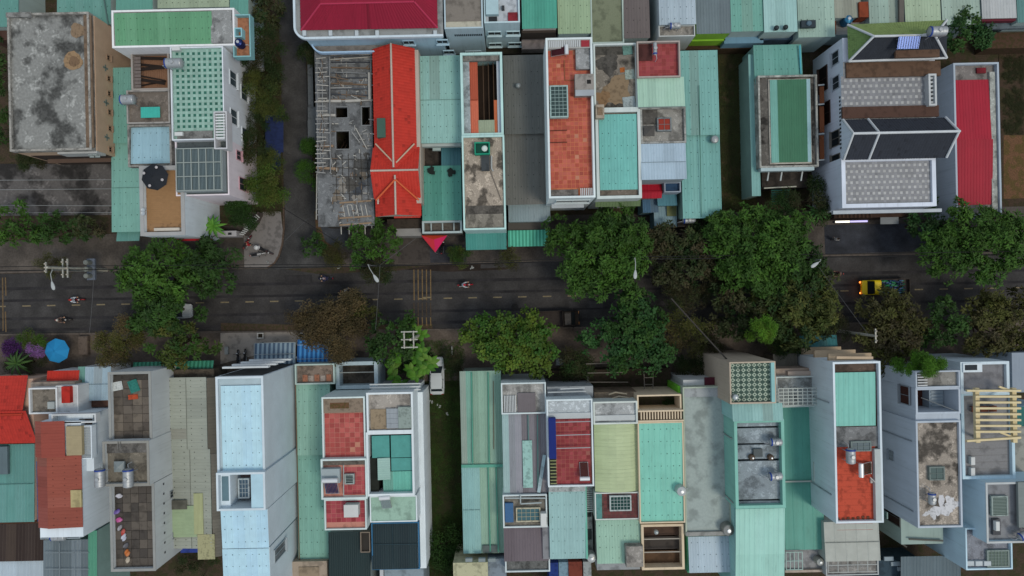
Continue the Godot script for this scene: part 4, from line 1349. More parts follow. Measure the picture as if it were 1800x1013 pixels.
	metal(1326, 78, 1410, 148, 4.2, "62988a", P("7fa69c"), {})
	bars("ridge_trim", [[loc(1406, 80, 4.4), loc(1408, 130, 4.4)]], 0.15, 0.1, P("4f9fae"))
	metal(1319, 95, 1334, 345, 3.8, "7aa9a4", P("7f9a94"), {"screws": false})
	r = flat(1334, 132, 1438, 294, 5.0, 0.3, 0.2, P("8f918c", "mould", 0.15), P("4d4b47", "mouldx", 0.12))
	q = [r[0] + 1.0, r[1] + 0.2, r[2] - 0.5, r[3] - 0.2]
	wall(q, r[4], r[4] + 0.15, P("a5a39a", "stain", 0.2), "inner_kerb")
	plane([q[0] + 0.15, q[1] + 0.1, q[0] + 0.95, q[3] - 0.15], "z", r[4] + 0.25, r[4] + 0.22, "6a9e90", 1, false)
	plane([q[0] + 0.95, q[1] + 0.1, q[2] - 0.5, q[3] - 0.15], "z", r[4] + 0.3, r[4] + 0.22, "3a6c48", 1, false, 0.3, 1.07, 0.02)
	plane([q[2] - 0.5, q[1] + 0.1, q[2] - 0.1, q[3] - 0.15], "z", r[4] + 0.3, r[4] + 0.22, "84a8b0", 1, false)
	wall(rc(1338, 294, 1432, 300, 5.0), 4.2, 4.95, P("a3b6ba", "wear"), "front_lip")
	for v in [150, 184, 236, 282]: bars("side_beam", [[loc(1438, v, 4.6), loc(1449, v - 1, 4.6)]], 0.14, 0.14, P("9aa2a4"))
	for v in [[152, 182], [187, 233], [238, 280]]: wall(rc(1441, v[0], 1449, v[1], 4.0), 3.9, 4.0, P("7a4a30", "wear"), "side_roof")
	wall(rc(1340, 300, 1420, 330, 2.4), 0, 2.3, P("34302c", "mould", 0.2), "porch_floor")
	for u in [1352, 1375, 1411]: bars("porch_beam", [[loc(u, 299, 4.0), loc(u - 3, 318, 4.0)]], 0.14, 0.14, P("a9b0b0"))
	bars("porch_beam", [[loc(1343, 331, 2.6), loc(1400, 328, 2.6)]], 0.14, 0.14, P("a5a79c"))
	slats("green_slat", rc(1356, 333, 1388, 360, 2.4), 2.4, 7, "z", 0.6, 0.06, P("2c5a4a"))

	# grand house with dark gables
	house("dark_gable_house", "large white house with two charcoal gabled roofs and patterned grey terraces", "house", 1570, 210)
	wh = P("b4bcc8", "drip", 0.06)
	r = rc(1490, 60, 1660, 276, 8.0)
	wall([r[0], r[1], r[2] - 0.4, r[3]], 0, 7.2, wh)
	wall(sub(r, 0.0, 0.2, 0.9, 0.8), 7.2, 7.25, P("8d8f90", "stain", 0.2), "terrace_floor")
	# rear hipped roof
	var e0 := loc(1490, 44, 7.6)
	var e1 := loc(1664, 36, 7.6)
	var e2 := loc(1664, 102, 7.9)
	var e3 := loc(1492, 108, 7.9)
	var k0 := loc(1536, 64, 10.2)
	var k1 := loc(1643, 62, 10.2)
	tile_slope(e1, e0, k0, k1, "7c9058", 0.3, 0.34, 0.03, 0.12)
	tile_slope(e0, e3, k0, k0, "6f8a52", 0.3, 0.34, 0.03, 0.12)
	tile_slope(e3, e2, k1, k0, "2d323a", 0.3, 0.34, 0.02, 0.12)
	tile_slope(e2, e1, k1, k1, "2d323a", 0.3, 0.34, 0.02, 0.12)
	var wtrim := P("c0c6ca", "wear")
	for p in [[e0, k0], [e3, k0], [k0, k1], [k1, e2], [k1, e1], [e3, e2]]: ridge(p[0] + Vector3(0, 0.05, 0), p[1] + Vector3(0, 0.05, 0), wtrim, 0.13)
	wall(rc(1489, 108, 1655, 134, 7.6), 7.2, 7.5, P("5a4638", "stain", 0.12), "brown_slab")
	r = rc(1480, 132, 1640, 188, 7.4)
	tiles(r, 7.25, 0.3, ["84868a", "a8aaaa"], 0.02, false, "floor_tile", 0.0, "stagger")
	wall(rc(1482, 186, 1652, 206, 7.6), 7.2, 7.5, P("4c3830", "stain", 0.12), "brown_slab")
	q = rc(1632, 130, 1646, 186, 7.9)
	walls_only(q, 7.25, 8.0, 0.2, P("b7bcbe"), "parapet")
	slats("parapet_vent", [q[0] + 0.2, q[1] + 0.2, q[2] - 0.2, q[3] - 0.2], 7.6, 7, "z", 0.5, 0.2, P("a7acae"))
	# front gable
	r = rc(1488, 205, 1674, 276, 8.6)
	gable_x(r, 7.6, 9.8, "2f343d", wh, 0.3, 0.34, 0.46)
	var gz: float = lerpf(r[1], r[3], 0.46)
	for x in [r[0] + 0.1, r[2] - 0.1, lerpf(r[0], r[2], 0.25)]:
		for zz in [r[1], r[3]]: ridge(Vector3(x, 7.75, zz), Vector3(x, 9.88, gz), wtrim, 0.14)
	ridge(Vector3(r[0], 9.9, gz), Vector3(r[2], 9.9, gz), wtrim, 0.14)
	bars("eave_trim", [[Vector3(lerpf(r[0], r[2], 0.24), 7.85, r[3] - 0.35), Vector3(r[2] - 0.4, 7.85, r[3] - 0.35)]], 0.12, 0.12, wtrim)
	# front terrace
	r = flat(1480, 276, 1646, 364, 7.2, 0.35, 0.42, wh, P("8f8f8d", "stain", 0.2))
	tiles([r[0] + 0.05, r[1], r[2] - 0.05, r[3] - 0.1], r[4], 0.3, ["8c8e92", "b0b2b2"], 0.02, false, "floor_tile", 0.0, "stagger")
	wall([r[0] - 1.2, r[3] + 0.65, r[2] + 1.2, r[3] + 1.0], 6.4, 6.8, P("aab2b8"), "front_lip")
	var lw := rc(1490, 60, 1660, 276, 8.0)
	window(lw, "w", 1.6, 5.6, 1.3, 1.5, P("9aa3ac"), glass("2b3338"))
	window(lw, "w", 4.3, 5.6, 1.3, 1.5, P("9aa3ac"), glass("2b3338"))
	window(lw, "w", 10.3, 5.2, 1.6, 1.8, P("6d6a64"), glass("20262a"))
	window(lw, "w", 12.9, 5.2, 1.6, 1.8, P("6d6a64"), glass("20262a"))
	window(lw, "w", 3.0, 2.6, 2.6, 2.0, P("4a3a34"), glass("23201f"))
	window(lw, "w", 7.0, 2.8, 2.4, 2.6, P("4a3a34"), glass("2a1f1c"))
	for k in 14: wall([lw[0] - 0.04, lw[1] + 6.0 + k * 0.42, lw[0] + 0.05, lw[1] + 6.2 + k * 0.42], 6.2, 6.5, flat_mat("3a3f44"), "wall_vent")
	wall(rc(1455, 280, 1481, 368, 2.5), 0, 2.4, P("454a52", "stain", 0.15), "side_terrace")
	# shop front below
	wall(rc(1468, 372, 1600, 382, 3.2), 0, 3.0, P("38281f", "stain"), "porch_wall")
	for k in 9: bars("porch_slat", [[loc(1475 + k * 7, 370, 3.1), loc(1475 + k * 7, 383, 3.1)]], 0.08, 0.08, P("4d3a2c"))
	wall(rc(1548, 379, 1580, 394, 2.8), 2.7, 2.8, P("777c7e"), "awning")
	# red box roof house
	house("crimson_roof_house", "crimson metal roof sunk between grey parapets beside dark gabled house", "house", 1718, 245)
	var gy := P("8f9aa4", "drip", 0.06)
	r = flat(1679, 110, 1759, 380, 4.6, 0.5, 0.2, gy, P("6f6b68", "mould", 0.1))
	plane([r[0] + 0.05, r[1] + 1.6, r[2] - 0.75, (r[1] + r[3]) * 0.5], "z", r[4] + 0.1, r[4] + 0.42, "981c30", 1, false, 0.33, 1.07, 0.02)
	plane([r[0] + 0.05, (r[1] + r[3]) * 0.5, r[2] - 0.6, r[3] - 1.1], "z", r[4] + 0.42, r[4] + 0.1, "951b2e", 1, false, 0.33, 1.07, 0.02)
	wall([r[2] - 0.7, r[1] + 0.8, r[2] - 0.1, r[3] - 0.3], r[4], r[4] + 0.25, P("90948f", "mould", 0.2), "gutter_ledge")
	wall([r[0] + 2.6, r[1] + 0.3, r[0] + 3.6, r[1] + 0.9], r[4], r[4] + 0.2, P("6e2028", "stain"), "red_box")
	# roof machinery
	var spd := thing("solar_collector", "blue tube solar collector on the charcoal rear roof", "solar panel", pt(1594, 77, 10.0), TILT)
	mb = MB.new()
	mb.obox(Transform3D(Basis(Vector3(1, 0, 0), 0.35), Vector3(0, 0.35, 0)), Vector3(2.2, 0.08, 1.2))
	obj("collector", mb, P("2c4a86", "", 0.1, 0.2, 0.2, true), spd)
	for k in 9:
		mb = MB.new()
		mb.obox(Transform3D(Basis(Vector3(1, 0, 0), 0.35), Vector3(-1.0 + k * 0.25, 0.41, 0)), Vector3(0.03, 0.05, 1.2))
		obj("rib", mb, P("14284e", "", 0.1, 0.2, 0.2, true), spd)
	mb = MB.new()
	mb.bar(Vector3(-1, 0, -0.5), Vector3(1, 0, -0.5), 0.06, 0.5)
	obj("stand", mb, flat_mat("6a6e70"), spd)
	tank_lying("steel water tank at the right end of the charcoal rear roof", 1637, 62, 10.2, 0.0, 1.6, 0.5)
	chest("service_deck", loc(1612, 92, 8.7), Vector3(4.6, 0.3, 1.1), P("5b473a", "stain", 0.2), cur)

func umbrella(t: Node3D, rad: float, h: float, hexes: Array, n: int) -> void:
	var b := MB.new()
	b.tube([Vector3.ZERO, Vector3(0, h, 0)], 0.035, 0.03, 8)
	obj("pole", b, flat_mat("6a6a6a"), t)
	for k in n:
		b = MB.new()
		var a0 := TAU * k / n
		var a1 := TAU * (k + 1) / n
		for j in 3:
			var f0 := j / 3.0
			var f1 := (j + 1) / 3.0
			var y0 := h - 0.42 * rad * f0 * (0.6 + 0.4 * f0)
			var y1 := h - 0.42 * rad * f1 * (0.6 + 0.4 * f1)
			var p := [Vector3(cos(a0) * rad * f0, y0, sin(a0) * rad * f0), Vector3(cos(a1) * rad * f0, y0, sin(a1) * rad * f0), Vector3(cos(a1) * rad * f1, y1, sin(a1) * rad * f1), Vector3(cos(a0) * rad * f1, y1, sin(a0) * rad * f1)]
			if j == 0: b.tri(p[0], p[2], p[3], Vector3.UP)
			else: b.quad(p[0], p[1], p[2], p[3], Vector3.UP)
			var d := Vector3(0, -0.02, 0)
			b.quad(p[3], p[2], p[2] + d, p[3] + d, p[3] + p[2])
		obj("canopy_panel", b, flat_mat(hexes[k % hexes.size()], 0.8), t)
		b = MB.new()
		b.tube([Vector3(0, h + 0.01, 0), Vector3(cos(a0) * rad * 0.5, h - 0.42 * rad * 0.5 * 0.8 + 0.01, sin(a0) * rad * 0.5), Vector3(cos(a0) * rad, h - 0.42 * rad + 0.01, sin(a0) * rad)], 0.014, 0.012, 5)
		obj("rib", b, flat_mat(hexes[0], 0.7), t)
	b = MB.new()
	b.lathe([Vector2(0.07, 0), Vector2(0.05, 0.06), Vector2(0, 0.12)], 8, Transform3D(Basis(), Vector3(0, h - 0.01, 0)))
	obj("finial", b, flat_mat(hexes[0], 0.7), t)

# ---------------------------------------------------------------- roofs along the top edge
func build_far_row() -> void:
	var wl := P("8a9a98", "drip", 0.08)
	house("edge_shed", "teal shed roof in the top left corner", "building", 20, 20)
	metal(-20, -60, 32, 48, 4.5, "5a8b80", wl, {})
	wall(rc(-20, 48, 14, 70, 3.5), 0, 3.4, P("4d3a34", "stain"), "porch_roof")
	house("edge_shed", "teal shed roof with a pipe behind the mouldy hall", "building", 145, 15)
	metal(100, -60, 194, 44, 4.5, "5f9084", wl, {})
	bars("gutter_pipe", [[loc(181, -10, 4.8), loc(190, 44, 4.8)]], 0.12, 0.12, P("4f6a66"))
	house("edge_shed", "plain teal roof touching the top of the green roofed house", "building", 235, 5)
	metal(204, -60, 268, 18, 4.5, "5c9381", wl, {"screws": false})
	house("edge_shed", "pale olive roof at the top edge behind the green roofed house", "building", 340, 5)
	metal(277, -60, 402, 14, 4.8, "95a58e", wl, {"ax": "z"})
	house("edge_shed", "teal roof at the top edge beside the dark street trees", "building", 420, 5)
	metal(404, -60, 436, 26, 4.8, "5f9888", wl, {"screws": false})

	house("vented_house", "grey brown flat roof above pale wall with a row of dark vents", "house", 815, 30)
	var pb := P("94a6ae", "drip", 0.07)
	var r := flat(780, -60, 848, 50, 9.6, 0.2, 0.15, pb, P("76716a", "stain", 0.08))
	wall([r[0], r[3] - 0.6, r[2], r[3]], r[4], r[4] + 0.1, P("a7a596", "stain"), "front_slab")
	r = rc(780, -60, 848, 50, 9.6)
	for k in 15: wall([r[0] + 0.9 + k * 0.2, r[3] - 0.01, r[0] + 1.02 + k * 0.2, r[3] + 0.03], 7.5, 8.0, flat_mat("23282b"), "vent_slot")
	window(r, "s", 2.6, 2.6, 1.7, 0.7, pb, glass("23292c"))
	house("balcony_house", "pale blue house with white roof terrace and windowed wall at the top", "house", 880, 30)
	pb = P("9fb4ba", "drip", 0.07)
	r = flat(850, -60, 913, 40, 9.2, 0.4, 0.15, pb, P("a9b0b6", "stain", 0.15))
	wall(sub(r, 0.02, 0.5, 0.4, 0.88), r[4], r[4] + 0.6, P("a2bdc4"), "stair_roof")
	wall(sub(r, 0.68, 0.82, 0.97, 0.99), r[4], r[4] + 0.15, P("7d2730", "stain"), "red_slab")
	wall(sub(r, 0.1, 0.89, 0.35, 0.99), r[4], r[4] + 0.1, P("2c2f32"), "dark_mat")
	wall(sub(r, 0.5, 0.7, 0.58, 0.78), r[4], r[4] + 0.3, P("34383b"), "roof_box")
	r = rc(850, -60, 913, 40, 9.2)
	for q in [[1.0, 6.4], [3.0, 6.4], [1.0, 3.0], [3.2, 3.0]]: window(r, "s", q[0], q[1], 1.3, 0.9, pb, glass("1d2225"))
	house("edge_roof", "flat sea green roof right of the pale blue balcony house", "building", 948, 25)
	metal(917, -60, 978, 51, 6.5, "4c9a80", P("a79f9b", "drip", 0.08), {"screws": false})
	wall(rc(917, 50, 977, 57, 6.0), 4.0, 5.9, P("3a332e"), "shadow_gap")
	wall(rc(917, 57, 978, 86, 3.2), 0, 3.2, P("8f8683", "stain"), "rear_annex")
	house("edge_roof", "pale olive green roof at the top edge with a dark streak", "building", 1010, 30)
	metal(980, -60, 1037, 60, 5.6, "93aa8b", wl, {"ax": "z"})
	house("edge_roof", "dull olive roof at the top edge between pale green and brown roofs", "building", 1067, 35)
	r = flat(1038, -60, 1096, 76, 5.6, 0.25, 0.15, P("94a39a", "drip", 0.1), P("6f7661", "stain", 0.08))
	house("edge_roof", "grey brown roof at the top edge left of the dark gap", "building", 1117, 30)
	metal(1096, -60, 1141, 68, 5.6, "645d5c", wl, {"ax": "z", "tint": 0.02})
	house("edge_roof", "white blue roof at the top edge above a small dirty slab", "building", 1190, 30)
	metal(1158, -60, 1222, 44, 6.6, "a2b3bd", P("98a3a8", "drip", 0.08), {"screws": true})
	r = flat(1158, 44, 1222, 64, 6.2, 0.2, 0.12, P("a0a6a6", "drip", 0.1), P("85827c", "mould", 0.15))
	house("edge_roof", "slate grey roof at the top edge over a lime green wall", "building", 1255, 30)
	metal(1223, -60, 1283, 60, 5.2, "67757a", P("6f9a34", "drip", 0.1), {"screws": false})
	wall(rc(1175, 62, 1216, 72, 3.4), 0, 3.4, P("7d3a5c", "drip", 0.1), "pink_wall")
	wall(rc(1216, 61, 1275, 72, 3.4), 0, 3.4, P("6f9a2c", "drip", 0.1), "lime_wall")
	wall(rc(1273, 58, 1342, 76, 3.4), 0, 3.4, P("5a7a8c", "drip", 0.1), "blue_wall")
	house("edge_roof", "sea green roof with screw rows at the top edge right of the slate roof", "building", 1313, 25)
	metal(1284, -60, 1341, 56, 5.2, "6fa592", wl, {"laps": 1})
	house("edge_roof", "pale aqua roof with two dark round vents at the top edge", "building", 1370, 25)
	metal(1342, -60, 1400, 57, 5.4, "93b8b4", wl, {"screws": false})
	wall(rc(1336, 58, 1402, 70, 3.4), 0, 3.4, P("374a5c", "stain"), "blue_annex")
	house("edge_roof", "pale sage roof with a dark vent box at the top edge", "building", 1432, 30)
	metal(1402, -60, 1466, 66, 5.0, "98b3a2", wl, {})
	house("edge_roof", "dusty pink roof with rusty box near the charcoal gables", "building", 1495, 15)
	metal(1466, -60, 1512, 32, 4.8, "8f9488", wl, {"screws": false, "tint": 0.08})
	wall(rc(1511, 3, 1527, 30, 5.2), 0, 5.2, P("7a3a24", "stain"), "rusty_box")
	house("edge_roof", "narrow pale roof with a rusty lean-to behind the charcoal gables", "building", 1490, 50)
	metal(1455, 33, 1528, 60, 3.6, "8a8c88", wl, {"ax": "x", "screws": false, "tint": 0.1})
	wall(rc(1454, 33, 1470, 60, 3.9), 0, 3.9, P("6a3c2a", "stain"), "rusty_sheet")
	house("edge_roof", "pale green roof at the top edge right of the rusty box", "building", 1552, 15)
	metal(1527, -60, 1578, 42, 4.8, "93ab9c", wl, {"ax": "z"})
	bars("edge_beam", [[loc(1584, -40, 5.2), loc(1584, 42, 5.2)]], 0.5, 0.3, P("5d5a55"))
	house("edge_roof", "pale yellow green roof at the top edge behind the charcoal gables", "building", 1620, 15)
	metal(1590, -60, 1652, 40, 4.8, "9fb39a", wl, {})
	house("edge_roof", "sage roof at the top edge behind the round tree", "building", 1690, 15)
	metal(1655, -60, 1722, 44, 4.8, "94a898", wl, {"ax": "z"})
	house("edge_roof", "off white roof with a maroon front edge in the top right", "building", 1755, 15)
	metal(1725, -60, 1785, 33, 5.0, "a8adae", wl, {"screws": false})
	wall(rc(1726, 33, 1786, 37, 4.9), 4.3, 4.9, P("5c2430"), "fascia")
	wall(rc(1732, 38, 1830, 50, 3.6), 3.2, 3.6, P("59656c", "stain"), "awning")
	house("edge_roof", "teal roof in the top right corner", "building", 1800, 15)
	metal(1787, -60, 1850, 40, 4.6, "567f7c", wl, {"screws": false})
	house("back_lean_to", "low brown cluttered lean-to strip behind the long green roof", "shed", 1280, 80)
	wall(rc(1180, 70, 1345, 86, 2.0), 0, 1.9, P("3a2c22", "soil", 0.3), "lean_roof")
	house("back_lean_to", "low dark strip of sheds behind the striped opening house", "shed", 850, 88)
	wall(rc(742, 84, 960, 95, 2.0), 0, 1.9, P("2a2724", "soil", 0.3), "lean_roof")
	house("garage_slab", "brown garage forecourt with posts in the top right", "shed", 1770, 62)
	wall(rc(1736, 56, 1830, 84, 2.2), 0, 2.1, P("44352c", "soil", 0.2), "lean_roof")
	for u in [1746, 1762, 1790]: bars("post", [[loc(u, 50, 0.1), loc(u, 50, 3.4)]], 0.12, 0.12, P("5d6264"))
	tank_lying("steel tank on the dirty slab at the top edge", 1183, 51, 6.0, 0.0, 1.0, 0.33)
	tank_upright("blue barrel on the rusty lean-to at the top edge", 1484, 40, 3.8, 0.5, 1.0, "2f6a8c")
	turbine_vent("left dark round vent on the pale aqua roof", 1362, 52, 5.5, "30383a", 0.26)
	turbine_vent("right dark round vent on the pale aqua roof", 1378, 51, 5.5, "30383a", 0.26)
	var vb := thing("vent_box", "dark vent box with a round blue cowl on the pale sage roof", "vent", pt(1419, 44, 5.2), TILT)
	chest("casing", Vector3(0, 0.2, 0), Vector3(1.6, 0.4, 0.8), P("27333a", "", 0.1, 0.5), vb)
	var mb := MB.new()
	mb.lathe([Vector2(0.28, 0.4), Vector2(0.28, 0.55), Vector2(0.2, 0.62), Vector2(0, 0.62)], 14)
	obj("cowl", mb, flat_mat("4d6472"), vb)

# ---------------------------------------------------------------- houses south of the road
func build_bottom_row() -> void:
	var mb: MB
	var r: Array
	var q: Array
	# far left red tiled roofs
	house("red_tile_house", "house with vivid red tiled roof at the left edge above a teal roof", "house", 20, 720)
	var rw := P("a88f80", "drip", 0.08)
	r = rc(-60, 662, 57, 782, 5.6)
	wall(grow(r, -0.4), 0, 4.9, rw)
	tile_slope(Vector3(r[0], 5.2, r[1]), Vector3(r[2] - 0.7, 5.2, r[1]), Vector3(r[2] - 0.9, 6.1, lerpf(r[1], r[3], 0.62)), Vector3(r[0], 6.1, lerpf(r[1], r[3], 0.62)), "b03228")
	tile_slope(Vector3(r[2], 5.0, r[3]), Vector3(r[0], 5.0, r[3]), Vector3(r[0], 6.1, lerpf(r[1], r[3], 0.5)), Vector3(r[2] - 0.4, 6.1, lerpf(r[1], r[3], 0.5)), "ac3026")
	ridge(Vector3(r[0], 6.14, lerpf(r[1], r[3], 0.55)), Vector3(r[2] - 0.7, 6.14, lerpf(r[1], r[3], 0.55)), P("a83a28"))
	house("teal_rear_roof", "dull teal metal roof below the red tiled roof at the left edge", "building", 30, 850)
	metal(-40, 782, 60, 918, 4.4, "5a8c84", rw, {"laps": 2, "screws": false})
	wall(rc(-40, 786, 12, 835, 4.8), 4.4, 4.75, P("5a6a70", "streak", 0.1), "grey_sheet")
	house("dark_rear_roof", "dark brown roof in the lower left corner", "building", 40, 950)
	metal(-40, 922, 78, 986, 4.2, "30241f", rw, {"screws": false})
	house("white_rear_roof", "pale blue white roof at the bottom left corner", "building", 40, 1000)
	metal(-40, 988, 80, 1070, 4.0, "a9b9c4", rw, {"screws": false})
	# small house with red canopy
	house("grey_terrace_house", "small white house with grey slab terrace, red canopies and stained parapet", "house", 95, 690)
	var wh := P("b3b7b9", "drip", 0.08)
	r = flat(50, 682, 100, 728, 6.6, 0.4, 0.16, wh, P("6d675e", "mould", 0.1))
	wall(sub(r, 0.68, 0.55, 0.95, 0.85), r[4], r[4] + 0.4, P("98a0a0"), "roof_box")
	r = flat(98, 678, 137, 732, 6.4, 0.1, 0.1, wh, P("afb5b8", "stain", 0.12))
	wall(rc(107, 680, 122, 709, 6.9), 6.3, 6.85, P("a52a22", "stain"), "red_cover")
	wall(rc(122, 682, 126, 701, 6.5), 6.3, 6.6, P("4a2b26"), "dark_edge")
	metal(82, 652, 138, 676, 4.4, "b02a1c", wh, {"screws": false, "tint": 0.03})
	wall(rc(52, 672, 130, 682, 5.5), 0, 5.4, P("9a8d80", "stain"), "front_beam")
	metal(137, 645, 150, 718, 4.2, "6a9a8c", wh, {"screws": false})
	metal(149, 645, 194, 704, 4.4, "94abb8", wh, {"screws": false, "laps": 2})
	wall(rc(150, 702, 194, 716, 4.2), 0, 4.1, P("5f453a", "stain"), "brown_lean_to")
	# rusty roof house
	house("rusty_roof_house", "house with faded rust red corrugated roof and tall white side wall", "house", 110, 840)
	wh = P("b9c3ca", "drip", 0.05)
	wall(rc(66, 742, 142, 946, 8.4), 0, 8.2, wh)
	wall(rc(84, 728, 162, 830, 7.6), 0, 7.4, wh)
	r = rc(58, 741, 138, 804, 8.8)
	plane([r[0], r[1], lerpf(r[0], r[2], 0.2), r[3]], "x", 8.5, 8.8, "84463c", 1, false)
	plane([lerpf(r[0], r[2], 0.2), r[1], lerpf(r[0], r[2], 0.68), r[3]], "x", 9.0, 8.7, "8a4338", 1, false)
	wall([lerpf(r[0], r[2], 0.7), r[1] + 0.6, r[2] + 0.2, r[3] - 0.1], 8.2, 8.62, P("9a8f72", "streakx", 0.3), "cream_roof")
	r = rc(60, 803, 140, 930, 8.8)
	plane([r[0], r[1], lerpf(r[0], r[2], 0.28), r[3]], "x", 8.3, 8.7, "84453c", 1, false)
	plane([lerpf(r[0], r[2], 0.28), r[1], r[2], r[3]], "x", 8.75, 8.4, "8c4a3c", 1, true)
	wall([r[2] - 1.1, r[1] + 3.6, r[2] + 0.02, r[1] + 5.4], 8.4, 8.62, P("a59a72", "stain"), "cream_sheet")
	wall([r[0] - 0.15, r[1] + 0.6, r[0], r[3] - 0.6], 6.8, 8.2, P("3c4a78", "stain"), "side_tarp")
	r = rc(143, 748, 163, 806, 8.0)
	walls_only(r, 7.4, 8.2, 0.1, wh, "stair_wall")
	slats("louvre", grow(r, -0.12), 8.1, 19, "z", 0.5, 0.06, P("a9b1b4"))
	walls_only(rc(90, 728, 168, 744, 8.2), 7.4, 8.2, 0.14, P("c3c8ca", "wear"), "parapet")
	wall(rc(138, 737, 160, 752, 7.6), 7.4, 7.5, P("3d322c"), "dark_well")
	r = rc(70, 925, 140, 948, 7.0)
	walls_only(r, 0, 7.0, 0.12, P("8c98a0"), "rear_wall")
	wall(grow(r, -0.1), 0, 6.2, P("7d878c", "stain"), "rear_slab")
	house("glass_sheet_roof", "grey translucent sheet roof with a green edge near the bottom left", "building", 120, 980)
	metal(76, 950, 158, 1060, 6.2, "66737a", P("7f9a94"), {"screws": false, "tint": 0.1})
	metal(155, 934, 170, 1060, 6.4, "4d8a68", P("7f9a94"), {"screws": false})
	bars("glazing_bar", [[loc(78, 972, 6.45), loc(156, 972, 6.45)], [loc(78, 1001, 6.45), loc(156, 1001, 6.45)], [loc(104, 955, 6.45), loc(105, 1020, 6.45)], [loc(130, 955, 6.45), loc(131, 1020, 6.45)]], 0.05, 0.05, P("7f8a90"))
	tank_lying("steel tank hung at the lower end of the rust red roof", 113, 938, 6.3, 0.0, 1.4, 0.42)
	# slab terrace house
	house("slab_terrace_house", "tall house with dark square slab terraces and two steel tanks", "house", 230, 830)
	wh = P("aab0b2", "drip", 0.05)
	r = flat(191, 654, 266, 778, 8.6, 0.55, 0.22, wh, P("3b3834", "mould", 0.12), 0.0, "roof_slab", P("8e918f", "wear"))
	tiles([r[0], r[1] + 0.7, r[2], r[3]], r[4] + 0.01, 0.92, ["5d564e", "544d45", "675f55", "4d4741"], 0.04, true, "terrace_slab")
	r = flat(194, 851, 272, 1004, 8.6, 0.55, 0.22, wh, P("3b3834", "mould", 0.12), 0.0, "roof_slab", P("8e918f", "wear"))
	tiles([r[0], r[1], r[2], r[3]], r[4] + 0.01, 0.92, ["4f4a44", "47423d", "58524b", "413d39"], 0.04, true, "terrace_slab")
	r = flat(181, 776, 262, 854, 9.4, 0.5, 0.2, wh, P("6a655b", "mould", 0.1), 0.0, "roof_slab", P("8a8a85", "wear"))
	wall([r[0], r[1], r[2], r[1] + 1.1], r[4], r[4] + 0.12, P("5d5b58", "mould", 0.2), "raised_slab")
	bars("rail_stub", [[loc(207, 777, 9.5), loc(207, 790, 9.5)], [loc(211, 777, 9.5), loc(211, 790, 9.5)]], 0.07, 0.07, P("6b6b68"))
	q = rc(194, 851, 272, 1004, 8.6)
	for k in 8: wall([q[2], q[3] - 8.6 + k * 1.05, q[2] + 0.05, q[3] - 8.4 + k * 1.05], 6.6, 6.8, flat_mat("3f4244"), "weep_hole")
	for s in [[2.2, 5.0], [6.8, 4.6]]: window(q, "e", s[0], s[1], 0.6, 0.8, P("8a9092"), glass("3a4246"))
	chimney_hood("grey pyramid vent between two steel tanks", 213, 819, 8.95, "7c8688")
	tank_lying("left of two steel tanks flanking the grey pyramid vent", 186, 836, 9.3, -PI / 2, 1.7, 0.5)
	tank_lying("right of two steel tanks flanking the grey pyramid vent", 235, 836, 9.3, -PI / 2, 1.7, 0.5)
	for a in [["white framed sheet lying on the upper slab terrace", 206, 679, 0.55, 0.45, "b5bab8", 0.2], ["teal tarpaulin folded on the upper slab terrace", 235, 679, 0.5, 0.65, "2c6f62", 0.35], ["orange cloth on the upper slab terrace", 234, 698, 0.5, 0.25, "a5482c", 0.1]]:
		var t := thing("terrace_sheet", a[0], "sheet", pt(a[1], a[2], 8.16), a[6])
		mb = MB.new()
		mb.box(Vector3(-a[3], 0, -a[4]), Vector3(a[3], 0.06, a[4]))
		obj("sheet", mb, P(a[5], "stain", 0.3), t)
		mb = MB.new()
		mb.ring(-a[3] * 0.8, -a[4] * 0.7, a[3] * 0.8, a[4] * 0.7, 0.06, 0.05, 0.09)
		obj("fold", mb, P(a[5], "wear", 0.3), t)
	# washing hung along the left parapet
	var wash := [["white", 208, 872, "b5b5bd"], ["purple", 204, 900, "5c4a8c"], ["pink", 208, 914, "b0508a"], ["grey", 212, 928, "8c8c92"], ["red", 215, 936, "a03a34"], ["white and blue", 218, 945, "a9aebc"], ["dark grey", 222, 958, "55565c"], ["orange", 223, 972, "b0602c"], ["cream", 225, 985, "a59a88"]]
	for k in wash.size():
		var a: Array = wash[k]
		var t := thing("laundry", "%s washing lying along the left edge of the lower slab terrace" % a[0], "laundry", pt(a[1], a[2], 8.2), rng.randf() * 1.5)
		for j in 3:
			mb = MB.new()
			var c := Vector3(rng.randf_range(-0.15, 0.15), 0.0, rng.randf_range(-0.15, 0.15))
			mb.lathe([Vector2(0.34, 0), Vector2(0.3, 0.1), Vector2(0.16, 0.2), Vector2(0, 0.22)], 7, Transform3D(Basis(Vector3.UP, rng.randf() * 3.0).scaled(Vector3(1.0, 0.8, 0.5)), c))
			obj("cloth", mb, P(Color(a[3]).lightened(0.08 * j).to_html(false), "wear", 0.5), t)
	# green striped awnings under the tree
	house("green_awning", "green striped sheet awning half hidden under the leafy tree", "awning", 300, 645)
	striped(rc(232, 636, 374, 651, 3.2), 2.9, 3.2, 40, "2a6e4c", "418c68")
	for u in [236, 300, 368]: bars("awning_post", [[loc(u, 640, 0.1), loc(u, 640, 2.9)]], 0.08, 0.08, P("6a6a66"))
	# long beige roof
	house("beige_gable_shed", "long beige metal gabled roof with one dark slope and patched lower end", "building", 335, 820)
	r = rc(291, 664, 366, 965, 4.9)
	var bw := P("94a09a", "drip", 0.08)
	wall([r[0] + 0.2, r[1] + 0.2, r[2] + 1.2, r[3] - 0.3], 0, 4.0, bw)
	plane([r[0], r[1], r[2], lerpf(r[1], r[3], 0.42)], "x", 4.75, 5.0, "989e94", 2, true, 0.4)
